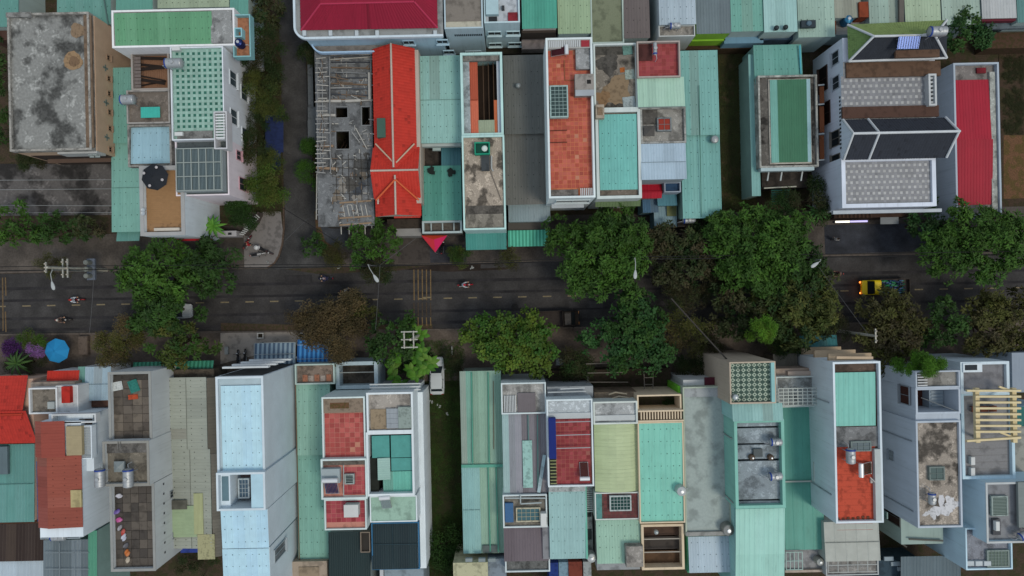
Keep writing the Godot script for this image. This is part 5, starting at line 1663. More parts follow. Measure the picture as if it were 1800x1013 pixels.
	plane([r[0] + 0.25, lerpf(r[1], r[3], 0.42), r[2] + 0.25, r[3]], "x", 4.7, 4.95, "969c92", 2, true, 0.4)
	plane([r[2] + 0.02, r[1] + 0.1, r[2] + 1.35, lerpf(r[1], r[3], 0.45)], "x", 4.95, 4.3, "5b574d", 1, false, 0.4)
	plane([r[2] + 0.3, lerpf(r[1], r[3], 0.45), r[2] + 1.7, r[3] + 1.0], "x", 4.9, 4.3, "66635a", 1, false, 0.4)
	wall([r[0] - 0.35, r[1] - 0.2, r[0] - 0.02, r[3]], 3.6, 4.6, P("6fa08f", "stain"), "side_gutter")
	wall(rc(300, 890, 345, 945, 5.0), 4.9, 4.96, P("93a686", "streakx", 0.2), "patch_sheet")
	wall(rc(340, 868, 356, 940, 5.1), 4.95, 5.04, P("a0a67f", "streak", 0.2), "patch_sheet")
	wall(rc(347, 940, 377, 984, 5.0), 4.9, 4.98, P("9b9a78", "stain", 0.3), "patch_sheet")
	wall(rc(300, 880, 328, 896, 5.05), 5.0, 5.05, P("5a5a52", "stain"), "patch_sheet")
	wall(rc(317, 959, 348, 972, 2.8), 2.6, 2.8, P("2c3f86", "stain"), "blue_sign")
	wall(rc(292, 650, 374, 664, 4.0), 0, 3.8, P("4d463c", "mould", 0.2), "front_slab")
	# the tall white house
	house("tall_white_house", "tallest white house with pale blue roofs and blank white side wall", "house", 425, 840)
	wh = P("c4d2da", "wear", 0.035)
	r = flat(380, 662, 464, 834, 13.6, 0.35, 0.22, wh, P("a9bcc4", "wear"), 0.0)
	plane([r[0] + 0.25, r[1] + 0.7, r[2] - 0.05, r[3]], "z", r[4] + 0.2, r[4] + 0.08, "b0d4e6", 1, true, 0.5, 1.07, 0.015, "wear")
	q = rc(380, 831, 466, 898, 14.2)
	walls_only(q, 0.0, 14.2, 0.2, wh)
	wall([q[2] - 1.4, q[1] + 0.15, q[2] - 0.1, q[3] - 0.1], 13.6, 14.1, P("a9cad8", "wear"), "side_roof")
	wall([q[0] + 0.1, q[1] + 0.1, q[0] + 1.1, q[3] - 0.1], 10.5, 13.6, P("b3c0c8", "drip", 0.1), "inner_block")
	wall([q[0] + 0.3, q[1] + 0.5, q[0] + 0.95, q[3] - 0.8], 13.6, 13.64, P("5f7a84"), "inner_pane")
	wall([q[0] + 0.1, q[1] + 0.1, q[2] - 0.1, q[3] - 0.1], 0, 11.0, P("8b7474", "stain", 0.2), "well_floor")
	r = rc(388, 897, 470, 966, 13.2)
	plane(r, "z", 13.15, 12.9, "aed2e4", 1, true, 0.5, 1.07, 0.015, "wear")
	wall(grow(r, -0.05), 0, 12.8, wh)
	r = rc(392, 965, 474, 1090, 12.4)
	plane(r, "z", 12.4, 12.1, "aed2e4", 1, true, 0.5, 1.07, 0.015, "wear")
	wall(grow(r, -0.05), 0, 12.0, wh)
	window(r, "e", 1.4, 9.4, 1.2, 3.2, P("9eaab0"), P("6b7276", "stain"))
	var fr := rc(380, 662, 464, 834, 13.6)
	for k in 5:
		wall([fr[0] + 0.05, fr[1] - 0.8, fr[2] - 0.02, fr[1] - 0.62], 11.5 - k * 2.3, 12.1 - k * 2.3, P("c6ced2", "wear"), "balcony_rail")
	wall([fr[0] + 0.3, fr[1] - 0.05, fr[2] - 0.3, fr[1]], 0.2, 13.0, P("3c3f40", "stain"), "balcony_shade")  # flat panel coloured dark to stand for shade behind the rails
	skylight("gridded skylight down in the white house's roof well", 420, 840, 440, 875, 12.0, 3, 4, "4a5f70", "a9b6bc", 0.3)
	# green shed
	house("green_shed", "long plain green metal roof beside tall white house's wall", "building", 550, 830)
	metal(521, 675, 580, 800, 4.8, "86b09c", P("7fa090"), {"rise": 0.3, "pitch": 0.5})
	metal(523, 798, 581, 984, 4.6, "7aaa98", P("7fa090"), {"rise": 0.3, "pitch": 0.5})
	bars("edge_pipe", [[loc(519, 665, 5.0), loc(526, 985, 4.9)]], 0.1, 0.1, P("6b5a4a"))
	r = flat(518, 640, 588, 676, 5.4, 0.4, 0.15, P("93a49e", "drip", 0.1), P("776a60", "mould", 0.12))
	for k in 5: wall(sub(r, 0.15 + 0.16 * k, 0.55 + 0.06 * (k % 2), 0.28 + 0.16 * k, 0.92), r[4], r[4] + 0.05, P("9a8f86" if k % 2 else "93644e", "stain", 0.3), "loose_tile")
	house("small_rear_block", "tan block with two small vents below the green shed", "building", 545, 1000)
	wall(rc(505, 988, 575, 1060, 5.5), 0, 5.4, P("9c8f80", "stain", 0.1))
	wall(rc(525, 998, 560, 1050, 5.6), 5.4, 5.5, P("8d7f6c", "stain", 0.1), "roof_slab")
	# striped awnings in front of the white house
	house("grey_awning", "grey striped sheet awning on a frame in front of the white house", "awning", 483, 620)
	striped(rc(447, 603, 519, 640, 3.2), 2.9, 3.3, 18, "4a5f74", "7f94a2")
	var gr := rc(447, 603, 519, 642, 3.2)
	bars("frame_bar", [[Vector3(gr[0], 3.0, gr[1]), Vector3(gr[2], 3.0, gr[1])], [Vector3(gr[0], 3.4, gr[3]), Vector3(gr[2], 3.4, gr[3])], [Vector3(gr[0], 3.2, gr[1]), Vector3(gr[0], 3.3, gr[3])], [Vector3(gr[2], 3.2, gr[1]), Vector3(gr[2], 3.3, gr[3])], [Vector3(gr[0], 3.32, (gr[1] + gr[3]) * 0.5), Vector3(gr[2], 3.32, (gr[1] + gr[3]) * 0.5)]], 0.06, 0.06, P("8a9498"))
	for x in [gr[0], gr[2]]: bars("awning_post", [[Vector3(x, 0.1, gr[1] + 0.1), Vector3(x, 2.9, gr[1] + 0.1)]], 0.08, 0.08, P("7a8286"))
	house("blue_awning", "bright blue corrugated awning beside the brown tree", "awning", 550, 617)
	striped(rc(522, 597, 585, 636, 3.2), 2.9, 3.3, 16, "1d5690", "3f86c4")
	gr = rc(522, 597, 585, 637, 3.2)
	bars("frame_bar", [[Vector3(gr[0], 3.05, gr[1] + 0.6), Vector3(gr[2], 3.05, gr[1] + 0.6)], [Vector3(gr[0], 3.3, gr[3] - 0.4), Vector3(gr[2], 3.3, gr[3] - 0.4)]], 0.06, 0.06, P("8aa0b4"))
	for x in [gr[0], gr[2]]: bars("awning_post", [[Vector3(x, 0.1, gr[1] + 0.1), Vector3(x, 2.9, gr[1] + 0.1)]], 0.08, 0.08, P("7a8286"))
	house("walled_court", "grey framed open court between blue awning and grass lane", "courtyard", 628, 655)
	r = rc(590, 636, 664, 684, 4.6)
	walls_only(r, 0, 4.6, 0.4, P("8f9fa6", "drip", 0.1))
	wall(grow(r, -0.3), 0, 3.0, P("4a453e", "mould", 0.15), "court_floor")
	bars("court_beam", [[Vector3(r[0], 4.4, lerpf(r[1], r[3], 0.4)), Vector3(r[2], 4.4, lerpf(r[1], r[3], 0.4))]], 0.1, 0.1, P("8a8f8c"))
	# red terrace house B8
	house("red_tank_house", "house with three red tiled terraces, blue solar tubes and dark mesh rear", "house", 605, 830)
	wh = P("aebcbc", "drip", 0.07)
	r = flat(566, 698, 642, 808, 9.4, 0.45, 0.16, wh, P("b27c6e", "stain", 0.12))
	tiles([r[0], r[1] + 1.6, r[2], r[3]], r[4], 0.5, ["a8524e", "a04a46", "b05c56", "b07a66"], 0.035, false, "floor_tile", 0.04)
	wall([r[0], r[1] - 0.02, r[2], r[1] + 1.5], r[4], r[4] + 0.35, P("7d7062", "stain", 0.2), "planter")
	wall([r[0] + 0.7, r[1] + 0.45, r[2] - 1.5, r[1] + 1.05], r[4] + 0.3, r[4] + 0.37, P("5a4636", "soil", 0.3), "soil")
	q = flat(564, 807, 645, 878, 9.8, 0.4, 0.18, wh, P("b27c6e", "stain", 0.12))
	tiles(sub(q, 0.45, 0.2, 1.0, 0.95), q[4], 0.45, ["a44c50", "9a4448", "ac5658"], 0.03, false, "floor_tile")
	wall(sub(q, 0.0, 0.0, 1.0, 0.14), q[4], q[4] + 0.1, P("5a554f", "mould", 0.2), "gutter_floor")
	wall(sub(q, 0.0, 0.2, 0.42, 0.58), q[4], q[4] + 0.7, P("9aa7ab", "wear"), "stair_roof")
	bars("rail", [[loc(604, 818, q[4] + 0.5), loc(604, 872, q[4] + 0.5)], [loc(604, 872, q[4] + 0.5), loc(643, 872, q[4] + 0.5)]], 0.08, 0.08, P("9aa4a2"))
	r = flat(570, 878, 644, 932, 8.6, 0.3, 0.14, wh, P("b27c6e", "stain", 0.12))
	tiles([r[0], r[1], r[2], r[3] - 0.6], r[4], 0.5, ["983e46", "8e363c", "a44a52"], 0.03, false, "floor_tile")
	metal(578, 936, 651, 1060, 6.4, "1b2e30", P("7f8a88"), {"screws": false, "tint": 0.02, "pitch": 0.25})
	wall(rc(634, 938, 648, 970, 6.9), 6.4, 6.7, P("33302c", "wear"), "roof_opening")
	walls_only(rc(633, 936, 650, 972, 7.0), 6.4, 6.95, 0.09, P("7d7266"), "opening_frame")
	solar_heater("solar heater with blue tubes on the red tiled tank terrace", 585, 852, 9.5, 0.0, "20345e", 1.4, 1.4)
	skylight("small skylight between red tiles beside the blue tube solar heater", 607, 832, 624, 850, 9.45, 1, 5, "2c3a3a", "8f9a96", 0.4)
	var wb := thing("water_box", "white square cistern on the lowest red terrace", "cistern", pt(621, 893, 8.35), TILT)
	chest("casing", Vector3(0, 0.5, 0), Vector3(1.4, 1.0, 1.2), P("b7bbba", "wear"), wb)
	chest("lid", Vector3(0, 1.04, 0), Vector3(1.5, 0.1, 1.3), P("bfc3c2", "wear"), wb)
	# glazed house B9
	house("glazed_court_house", "white walled house with teal glass court roof and black mesh rear roof", "house", 698, 830)
	wh = P("b9c2c6", "drip", 0.05)
	r = flat(644, 690, 726, 760, 9.6, 0.4, 0.2, wh, P("97928b", "mould", 0.08))
	wall(sub(r, 0.04, 0.42, 0.42, 0.98), r[4], r[4] + 0.1, P("897b66", "stain", 0.2), "tan_slab")
	slats("sheet_strip", sub(r, 0.42, 0.4, 0.7, 0.95), r[4] + 0.3, 4, "z", 0.97, 0.05, P("8d959b", "streak", 0.2))
	wall(sub(r, 0.7, 0.36, 1.0, 0.95), r[4], r[4] + 0.5, P("83918a", "stain", 0.25), "grey_green_sheet")
	q = rc(644, 760, 728, 872, 9.6)
	walls_only(q, 0, 9.6, 0.22, wh)
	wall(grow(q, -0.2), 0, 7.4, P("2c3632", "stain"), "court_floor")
	for s in [[0.1, 0.07, 0.47, 0.42], [0.5, 0.07, 0.94, 0.42], [0.5, 0.43, 0.94, 0.63]]:
		mb = MB.new()
		var p := sub(q, s[0], s[1], s[2], s[3])
		mb.box(Vector3(p[0], 9.0, p[1]), Vector3(p[2], 9.06, p[3]))
		obj("glass_sheet", mb, P("4f9288", "wear", 0.2, 0.25), cur)
	plane(sub(q, 0.32, 0.64, 0.94, 0.97), "z", 9.05, 8.9, "62a892", 1, false)
	plane(sub(q, 0.22, 0.42, 0.48, 0.76), "x", 9.3, 9.15, "8fb0a4", 1, false, 0.25)
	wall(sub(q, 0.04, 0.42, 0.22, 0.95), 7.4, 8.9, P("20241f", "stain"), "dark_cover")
	r = flat(650, 872, 733, 918, 8.6, 0.12, 0.12, wh, P("8fae98", "stain", 0.08))
	metal(654, 920, 734, 1000, 7.2, "172a30", wh, {"screws": false, "tint": 0.02, "pitch": 0.25, "eave": -0.1})
	walls_only(rc(653, 919, 737, 1002, 7.3), 6.6, 7.25, 0.12, P("34688c"), "blue_trim")
	bars("mesh_seam", [[loc(690, 922, 7.35), loc(691, 1000, 7.3)], [loc(655, 958, 7.35), loc(734, 957, 7.35)]], 0.04, 0.04, P("2f444c"))
	wall(rc(733, 690, 746, 1000, 6.0), 0, 5.9, wh, "side_wall")
	slats("balcony_slab", rc(648, 674, 738, 690, 8.6), 8.0, 3, "z", 0.4, 0.15, P("b7bdbe"))
	solar_heater("white solar heater lying on the pale green slab", 680, 880, 8.5, 0.05, "8a9a9c", 1.0, 1.2)
	house("rear_grey_block", "low grey block at the bottom edge under the black mesh roof", "building", 710, 1008)
	wall(rc(676, 1000, 745, 1060, 5.0), 0, 5.0, P("7d8c94", "stain"))
	wall(rc(668, 1002, 674, 1060, 5.2), 0, 5.2, P("b5bcc0", "wear"), "white_pier")
	# metal strips B10
	house("metal_strip_shed", "long pale green roof of unequal metal strips beside the grass lane", "building", 848, 815)
	r = rc(810, 652, 882, 818, 4.8)
	wall([r[0] + 0.2, r[1] + 0.2, r[2] - 0.1, r[3] + 9.5], 0, 4.4, P("8a9a8c"))
	var cols := ["8a9a8c", "6f9a86", "7c9c84", "84a58c", "7fa088", "86a68e", "74967f"]
	for k in 7: plane([lerpf(r[0], r[2], k / 7.0), r[1] + (0.0 if k else 0.0), lerpf(r[0], r[2], (k + 1) / 7.0), r[3]], "z", 4.95 + 0.012 * (k % 3), 4.75 + 0.012 * (k % 3), cols[k], 1, false, 0.25, 0.7, 0.02)
	r = rc(813, 816, 886, 974, 4.7)
	for k in 7: plane([lerpf(r[0], r[2], k / 7.0), r[1], lerpf(r[0], r[2], (k + 1) / 7.0), r[3]], "z", 4.72 + 0.012 * (k % 3), 4.5 + 0.012 * (k % 3), ["7fa8a6", "80aaa8", "84aca8", "86a68c", "7fa088", "8aaa8e", "7a9c86"][k], 2 if k < 3 else 1, false, 0.25, 0.7, 0.02)
	bars("joint_strip", [[loc(811, 820, 5.0), loc(884, 819, 5.0)]], 0.32, 0.05, P("5a9a80"))
	bars("joint_strip", [[loc(829, 655, 5.1), loc(831, 815, 5.0)], [loc(858, 655, 5.1), loc(860, 815, 5.0)], [loc(858, 822, 4.9), loc(862, 970, 4.8)], [loc(872, 822, 4.9), loc(876, 970, 4.8)]], 0.14, 0.05, P("4c8a70"))
	bars("rust_seam", [[loc(867, 670, 5.1), loc(868, 790, 5.0)]], 0.06, 0.03, P("6a4a34"))
	wall(rc(848, 960, 875, 973, 4.9), 4.7, 4.78, P("56605f", "stain"), "dark_sheet")
	# B11
	house("grey_strip_house", "narrow house with grey metal strip roof, blue hatch and long skylight", "house", 922, 830)
	wh = P("aeb9bb", "drip", 0.07)
	r = flat(881, 673, 960, 728, 7.6, 0.35, 0.14, wh, P("8f8f8c", "mould", 0.08))
	slats("louvre", sub(r, 0.03, 0.4, 0.32, 0.98), r[4] + 0.15, 8, "x", 0.5, 0.1, P("c3c9ca"))
	wall(sub(r, 0.36, 0.32, 0.78, 1.0), r[4], r[4] + 0.2, P("6a6568", "streak", 0.2), "grey_sheet")
	r = rc(884, 728, 962, 868, 7.2)
	wall(r, 0, 6.7, wh)
	cols = ["94b0b0", "80868c", "8a8c94", "6f6c72", "77757c", "6a686e", "75747a"]
	for k in 7: plane([lerpf(r[0], r[2], k / 7.0), r[1], lerpf(r[0], r[2], (k + 1) / 7.0), r[3]], "z", 7.15 + 0.012 * (k % 3), 6.95 + 0.012 * (k % 3), cols[k], 1, false, 0.25, 0.8, 0.02)
	wall(rc(919, 775, 936, 858, 7.3), 7.15, 7.25, P("8fb5ac", "stain", 0.2), "skylight_sheet")
	bars("fallen_sheet", [[loc(957, 800, 7.35), loc(947, 866, 7.3)]], 0.35, 0.04, P("98aeb4", "stain"))
	bars("joint_strip", [[loc(928, 730, 7.3), loc(929, 775, 7.3)], [loc(945, 730, 7.3), loc(946, 866, 7.25)]], 0.1, 0.05, P("4c7470"))
	r = flat(884, 870, 962, 928, 7.4, 0.3, 0.15, wh, P("6b6860", "mould", 0.1))
	bars("rail", [[loc(888, 876, 7.5), loc(960, 876, 7.5)], [loc(915, 869, 7.6), loc(915, 886, 7.6)], [loc(915, 886, 7.6), loc(952, 884, 7.6)]], 0.12, 0.1, P("9aa6a8"))
	wall(sub(r, 0.02, 0.22, 0.22, 0.85), r[4], r[4] + 0.35, P("3c5f84", "stain"), "blue_hatch")
	metal(886, 928, 964, 986, 6.8, "625a60", wh, {"screws": false, "tint": 0.02})
	wall(rc(954, 926, 966, 984, 7.2), 6.8, 7.1, P("7c7e82", "stain"), "grey_ledge")
	r = flat(888, 984, 967, 1006, 6.4, 0.3, 0.15, wh, P("5d5f5e", "mould", 0.2))
	skylight("teal glass skylight in a cream frame behind the grey strip roof", 907, 891, 950, 916, 7.15, 5, 3, "44646c", "a8a48f", 0.35)
	var ac := air_conditioner("air conditioner on end at the right of the teal glass skylight", 955, 910, 7.2, PI / 2)
	ac.scale = Vector3(1.5, 1.4, 1.6)
	# B12
	house("blue_screen_house", "house with dark red terrace, blue screen wall, ladder and pale aqua rear roof", "house", 1003, 850)
	wh = P("b5c0c4", "drip", 0.07)
	r = flat(962, 702, 1043, 856, 9.0, 0.4, 0.16, wh, P("98584e", "stain", 0.12))
	wall([r[0], r[1], r[2], r[1] + 1.3], r[4], r[4] + 0.1, P("9fa7ab", "mould", 0.1), "front_slab")
	wall([r[0], r[1] + 1.3, r[2], r[1] + 1.9], r[4], r[4] + 0.25, P("b0b7b9"), "beam")
	tiles([r[0] + 0.85, r[1] + 1.9, r[2] - 0.15, r[3]], r[4], 0.42, ["8c3a3e", "843438", "964448", "9c6058"], 0.045, false, "floor_tile", 0.03)
	wall([r[0], r[1] + 1.7, r[0] + 0.75, r[1] + 5.9], r[4], r[4] + 0.9, P("1a2a6c", "streak", 0.3), "blue_screen")
	wall([r[0] + 0.05, r[1] + 5.9, r[0] + 0.75, r[3]], r[4], r[4] + 0.05, P("2c302a"), "ladder_well")
	slats("ladder_rung", [r[0] + 0.1, r[1] + 6.0, r[0] + 0.75, r[3] - 0.1], r[4] + 0.5, 8, "z", 0.25, 0.08, P("8f9468"))
	for v in [741, 764, 787]: bars("clothes_pole", [[loc(965, v + 2, 9.2), loc(1038, v, 9.2)]], 0.08, 0.08, P("9a9ca0"))
	r = rc(966, 856, 1030, 984, 7.6)
	wall(r, 0, 7.2, wh)
	plane(r, "z", 7.65, 7.4, "8fb3b2", 1, true, 0.33, 1.9, 0.03)
	wall([r[0], r[1] - 0.15, r[2], r[1] + 0.45], 7.3, 7.85, P("949a9a", "mould", 0.2), "head_beam")
	wall([r[2] - 0.05, r[1], r[2] + 0.15, r[3]], 6.8, 7.55, P("6cae94"), "side_gutter")
	q = rc(1027, 854, 1044, 990, 7.0)
	wall(q, 0, 5.6, P("8f9290", "mould", 0.1), "side_block")
	slats("stair_slat", [q[0] + 0.05, q[1], q[2] - 0.05, q[1] + 3.0], 6.6, 13, "z", 0.45, 0.08, P("a9b1b0"))
	for s in [[0.36, 0.46], [0.62, 0.76]]: wall(sub(q, 0.1, s[0], 0.9, s[1]), 5.6, 5.66, P("3d4242", "stain"), "dark_opening")
	tank_upright("round white tank by the rear corner of the aqua roof", 1038, 975, 6.0, 0.5, 1.0, "b9bdb9")
	var chair := solar_heater("brown framed solar heater with white tank on dark red terrace", 1026, 826, 8.6, PI, "5a3430", 1.0, 1.5)
	chair.scale = Vector3.ONE * 0.9
	house("bottom_block", "cluttered low roofs at the bottom edge under the aqua roof", "building", 1005, 1000)
	for s in [[966, 990, 982, "1f3470"], [983, 990, 1000, "6f8a98"], [1000, 988, 1024, "6a3428"], [1026, 988, 1040, "8d9494"]]:
		wall(rc(s[0], s[1], s[2], 1060, 5.2), 0, 5.0 + rng.randf() * 0.3, P(s[3], "stain", 0.2), "roof_block")
	# B13
	house("cream_curved_house", "house with cream rounded metal roof and small brick edged well", "house", 1085, 850)
	wh = P("aeb6b2", "drip", 0.08)
	r = flat(1043, 706, 1121, 746, 8.6, 0.4, 0.16, wh, P("979b9c", "mould", 0.08))
	wall([r[0], r[3] - 0.75, r[2], r[3] - 0.2], r[4], r[4] + 0.15, P("b3b9ba", "wear"), "beam")
	r = rc(1046, 746, 1122, 866, 8.2)
	wall(grow(r, -0.1), 0, 7.0, wh)
	for k in 6:
		var f0 := k / 6.0
		var f1 := (k + 1) / 6.0
		var h0 := 7.7 + 0.5 * sin(PI * f0)
		var h1 := 7.7 + 0.5 * sin(PI * f1)
		plane([lerpf(r[0], r[2], f0), r[1], lerpf(r[0], r[2], f1), r[3]], "x", h0, h1, "a9b892", 1, false, 0.4, 1.3, 0.015)
	r = flat(1046, 866, 1124, 914, 8.0, 0.15, 0.12, wh, P("5d4440", "stain", 0.2))
	tiles(sub(r, 0.18, 0.0, 1.0, 1.0), r[4], 0.4, ["6a3a3a", "5f3436"], 0.06, false, "floor_tile")
	wall(sub(r, 0.0, 0.0, 0.14, 1.0), r[4], r[4] + 0.12, P("52827c", "stain"), "teal_strip")
	metal(1049, 915, 1126, 990, 7.4, "8fb39a", wh, {"screws": true, "tint": 0.02})
	wall(rc(1050, 985, 1126, 1004, 7.2), 0, 6.9, P("8b9092", "stain"), "rear_slab")
	chest("cistern", loc(1114, 975, 7.8), Vector3(1.8, 1.3, 2.2), P("827f7a", "mould", 0.15), cur, 0.06)
	skylight("dark grid skylight inside the brick edged well", 1071, 870, 1109, 897, 8.0, 6, 4, "1f3f3c", "a5b0ae", 0.35)
	# B14
	house("turquoise_roof_house", "house with smooth turquoise roof, cream balustrade and planted front well", "house", 1162, 850)
	var cm := P("b3a58e", "drip", 0.1)
	r = flat(1123, 742, 1203, 920, 8.4, 0.35, 0.13, cm, P("6c6458", "stain"))
	plane([r[0], r[1], r[2], r[3]], "z", r[4] + 0.28, r[4] + 0.1, "78bca4", 1, true, 0.5, 1.07, 0.015)
	q = rc(1122, 722, 1202, 742, 8.6)
	wall([q[0], q[1], q[2], q[3] - 0.05], 0, 7.6, P("6f5f50", "stain"), "terrace_floor")
	for s in [0.04, 0.92]: bars("balustrade_rail", [[Vector3(q[0], 8.5, lerpf(q[1], q[3], s)), Vector3(q[2], 8.5, lerpf(q[1], q[3], s))]], 0.16, 0.14, cm)
	slats("baluster", [q[0] + 0.2, q[1] + 0.15, q[2] - 0.1, q[3] - 0.25], 8.35, 15, "x", 0.42, 0.12, cm)
	q = rc(1120, 694, 1198, 722, 8.2)
	walls_only(q, 0, 8.2, 0.16, cm)
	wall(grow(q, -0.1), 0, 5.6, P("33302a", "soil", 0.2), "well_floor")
	r = rc(1128, 922, 1203, 1002, 7.8)
	walls_only(r, 0, 7.8, 0.25, cm)
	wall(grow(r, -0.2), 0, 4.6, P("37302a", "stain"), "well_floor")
	bars("well_beam", [[Vector3(r[0], 7.4, lerpf(r[1], r[3], 0.35)), Vector3(r[2], 7.4, lerpf(r[1], r[3], 0.35))], [Vector3(r[0], 7.4, lerpf(r[1], r[3], 0.64)), Vector3(r[2], 7.4, lerpf(r[1], r[3], 0.64))]], 0.1, 0.12, P("a09c92"))
	for k in 3: wall(sub(r, 0.02, 0.05 + k * 0.31, 0.96, 0.33 + k * 0.31), 6.6, 6.62, P(["4a3a30", "3f3a36", "54402f"][k], "stain"), "smoked_pane")
	tank_upright("round white tank at the right edge of the turquoise roof", 1194, 859, 8.1, 0.52, 1.0, "bcc0be")
	turbine_vent("small white vent over the smoked rear well", 1152, 933, 7.7, "a0a8a8", 0.24)
	# B15
	house("grey_slab_house", "house with long mottled grey concrete roof and pale blue rear roof", "house", 1245, 840)
	var gl := P("8f9a8c", "drip", 0.07)
	r = flat(1203, 680, 1284, 942, 8.2, 0.25, 0.14, gl, P("939f9b", "stain", 0.05))
	wall([r[0], r[1], r[2], r[1] + 0.95], r[4], r[4] + 0.08, P("949a9c", "stain"), "head_slab")
	wall([r[0] - 0.42, r[1] - 0.1, r[0] - 0.15, r[1] + 7.0], 0, 7.2, P("5a9a2c", "drip", 0.12), "lime_wall")
	wall([r[0] - 0.1, r[3] - 0.3, r[2], r[3] + 0.12], 7.6, 8.3, P("8a8b88", "stain"), "rear_parapet")
	metal(1211, 944, 1286, 1006, 7.4, "a9bcc8", P("3d7a50", "drip"), {"laps": 1, "eave": -0.12})
	wall(rc(1202, 668, 1268, 680, 7.2), 0, 7.0, P("b5babb", "wear"), "front_cornice")
	wall(rc(1240, 664, 1280, 679, 7.4), 7.0, 7.15, P("4a1f2a", "stain"), "maroon_slab")
	tank_upright("round concrete grey tank at the rear corner of the mottled grey roof", 1275, 926, 7.9, 0.6, 1.1, "8f8f8a")
	# B16
	house("patterned_terrace_house", "tall teal house with diamond patterned terrace and grey tank decks", "house", 1318, 830)
	var tm := P("7fa9a4", "drip", 0.06)
	r = flat(1283, 636, 1364, 710, 12.2, 0.35, 0.14, P("9a8f80", "drip", 0.06), P("4a5f50", "stain", 0.2))
	r = diamonds(r)
	wall([rc(1283, 636, 1364, 710, 12.2)[2] - 0.45, r[1], r[2] + 0.02, r[3]], r[4], 12.22, P("86b4b4", "wear"), "side_rim")
	metal(1288, 710, 1376, 740, 11.8, "86b0ac", tm, {"screws": false, "rise": 0.2})
	var dk := rc(1292, 738, 1380, 894, 11.4)
	walls_only(dk, 0, 11.4, 0.3, P("6fa090", "drip", 0.07))
	for s in [[0.02, 0.09], [0.11, 0.28], [0.30, 0.46], [0.485, 0.92], [0.94, 0.99]]:
		wall(sub(dk, 0.05, s[0], 0.95, s[1]), 10.0, 10.75, P("7d888e", "mould", 0.08), "deck_slab")
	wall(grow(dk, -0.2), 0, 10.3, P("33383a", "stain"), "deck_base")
	wall(sub(dk, 0.4, 0.34, 0.58, 0.43), 10.75, 11.1, P("4f5657", "stain"), "deck_hatch")
	r = rc(1296, 895, 1382, 1060, 10.2)
	plane([r[0], r[1], r[2], r[1] + 4.8], "z", 10.1, 9.8, "98c8b8", 1, false, 0.6, 1.07, 0.015)
	plane([r[0], r[1] + 4.7, r[2], r[3]], "z", 9.78, 9.4, "94c4b4", 1, false, 0.6, 1.07, 0.015)
	wall(grow(r, -0.1), 0, 9.2, tm)
	tank_lying("first steel tank on the grey tank decks, nearest the road", 1358, 774, 10.8, 0.0, 1.0, 0.36)
	tank_lying("second steel tank on the grey tank decks, farther from the road", 1357, 833, 10.8, 0.05, 1.1, 0.4)
	for a in [[1320, "left"], [1353, "right"]]: tank_upright("%s of two small brown pots on the grey tank deck" % a[1], a[0], 803, 10.75, 0.28, 0.4, "6f5c4c")
	for s in [[1292, 738, 1380, 894, 11.4, [2.0, 8.5]]]:
		var dr := rc(s[0], s[1], s[2], s[3], s[4])
		for p in s[5]: bars("drain_pipe", [[Vector3(dr[0] - 0.07, 0.2, dr[1] + p), Vector3(dr[0] - 0.07, 10.8, dr[1] + p)]], 0.1, 0.1, P("8f9a98", "stain"))
	# B17
	house("teal_twin_house", "low house with two flat dark teal roofs and white pipe frames", "house", 1408, 830)
	wh = P("a5aeac", "drip", 0.08)
	r = flat(1365, 662, 1441, 716, 7.2, 0.3, 0.12, wh, P("8a8f8f", "mould", 0.1))
	grille("pipe_frame", rc(1368, 682, 1445, 713, 8.0), 8.0, 9, 5, 0.08, P("b0b8b4", "", 0.1, 0.6))
	metal(1376, 715, 1446, 846, 6.2, "589886", wh, {"screws": false, "pitch": 0.8, "tint": 0.01})
	metal(1379, 848, 1448, 966, 6.2, "569482", wh, {"screws": false, "pitch": 0.8, "tint": 0.01})
	bars("joint_beam", [[loc(1378, 847, 6.5), loc(1432, 846, 6.5)]], 0.16, 0.14, P("9fa6a2"))
	grille("pipe_ladder", rc(1430, 812, 1449, 847, 7.0), 7.0, 2, 4, 0.08, P("b0b8b4", "", 0.1, 0.6))
	grille("pipe_frame", rc(1381, 970, 1411, 1002, 6.6), 6.6, 4, 2, 0.08, P("98b0a8", "", 0.1, 0.6))
	r = rc(1381, 966, 1448, 1004, 6.0)
	wall(r, 0, 5.4, P("8b8c8e", "stain", 0.1), "rear_slab")
	wall([r[0], r[3], r[2], r[3] + 0.25], 4.8, 5.8, P("a89b90", "stain"), "rear_beam")
	wall(rc(1365, 648, 1436, 662, 6.4), 0, 6.3, P("94867a", "stain"), "front_slab")
	wall(rc(1386, 653, 1428, 661, 6.8), 6.3, 6.7, P("a89a8f", "wear"), "front_beam")
	tank_upright("pale round tank on the rear slab below the two dark teal roofs", 1436, 983, 5.4, 0.42, 0.8, "b0b0a8")
	turbine_vent("tiny grey cowl on the diamond patterned terrace edge", 1290, 697, 11.9, "aab2b4", 0.3)
	# B18
	house("red_floor_house", "tall white walled house with turquoise front roof and worn orange red rear terrace", "house", 1510, 780)
	wh = P("b4bfc6", "drip", 0.05)
	r = flat(1467, 636, 1551, 920, 11.8, 0.5, 0.2, wh, P("55483f", "mould", 0.1))
	plane([r[0] + 0.05, r[1] + 0.9, r[2] - 0.25, r[1] + 6.3], "z", r[4] + 0.25, r[4] + 0.12, "74b4a4", 1, false, 0.6, 1.07, 0.015)
	wall([r[0], r[1] + 6.4, r[2], r[1] + 8.4], r[4], r[4] + 0.1, P("6d6f70", "mould", 0.12), "grey_slab")
	wall([r[0], r[1] + 8.4, r[2] - 0.3, r[3]], r[4] - 0.2, r[4] + 0.03, P("b04a36", "stain", 0.14), "red_floor")
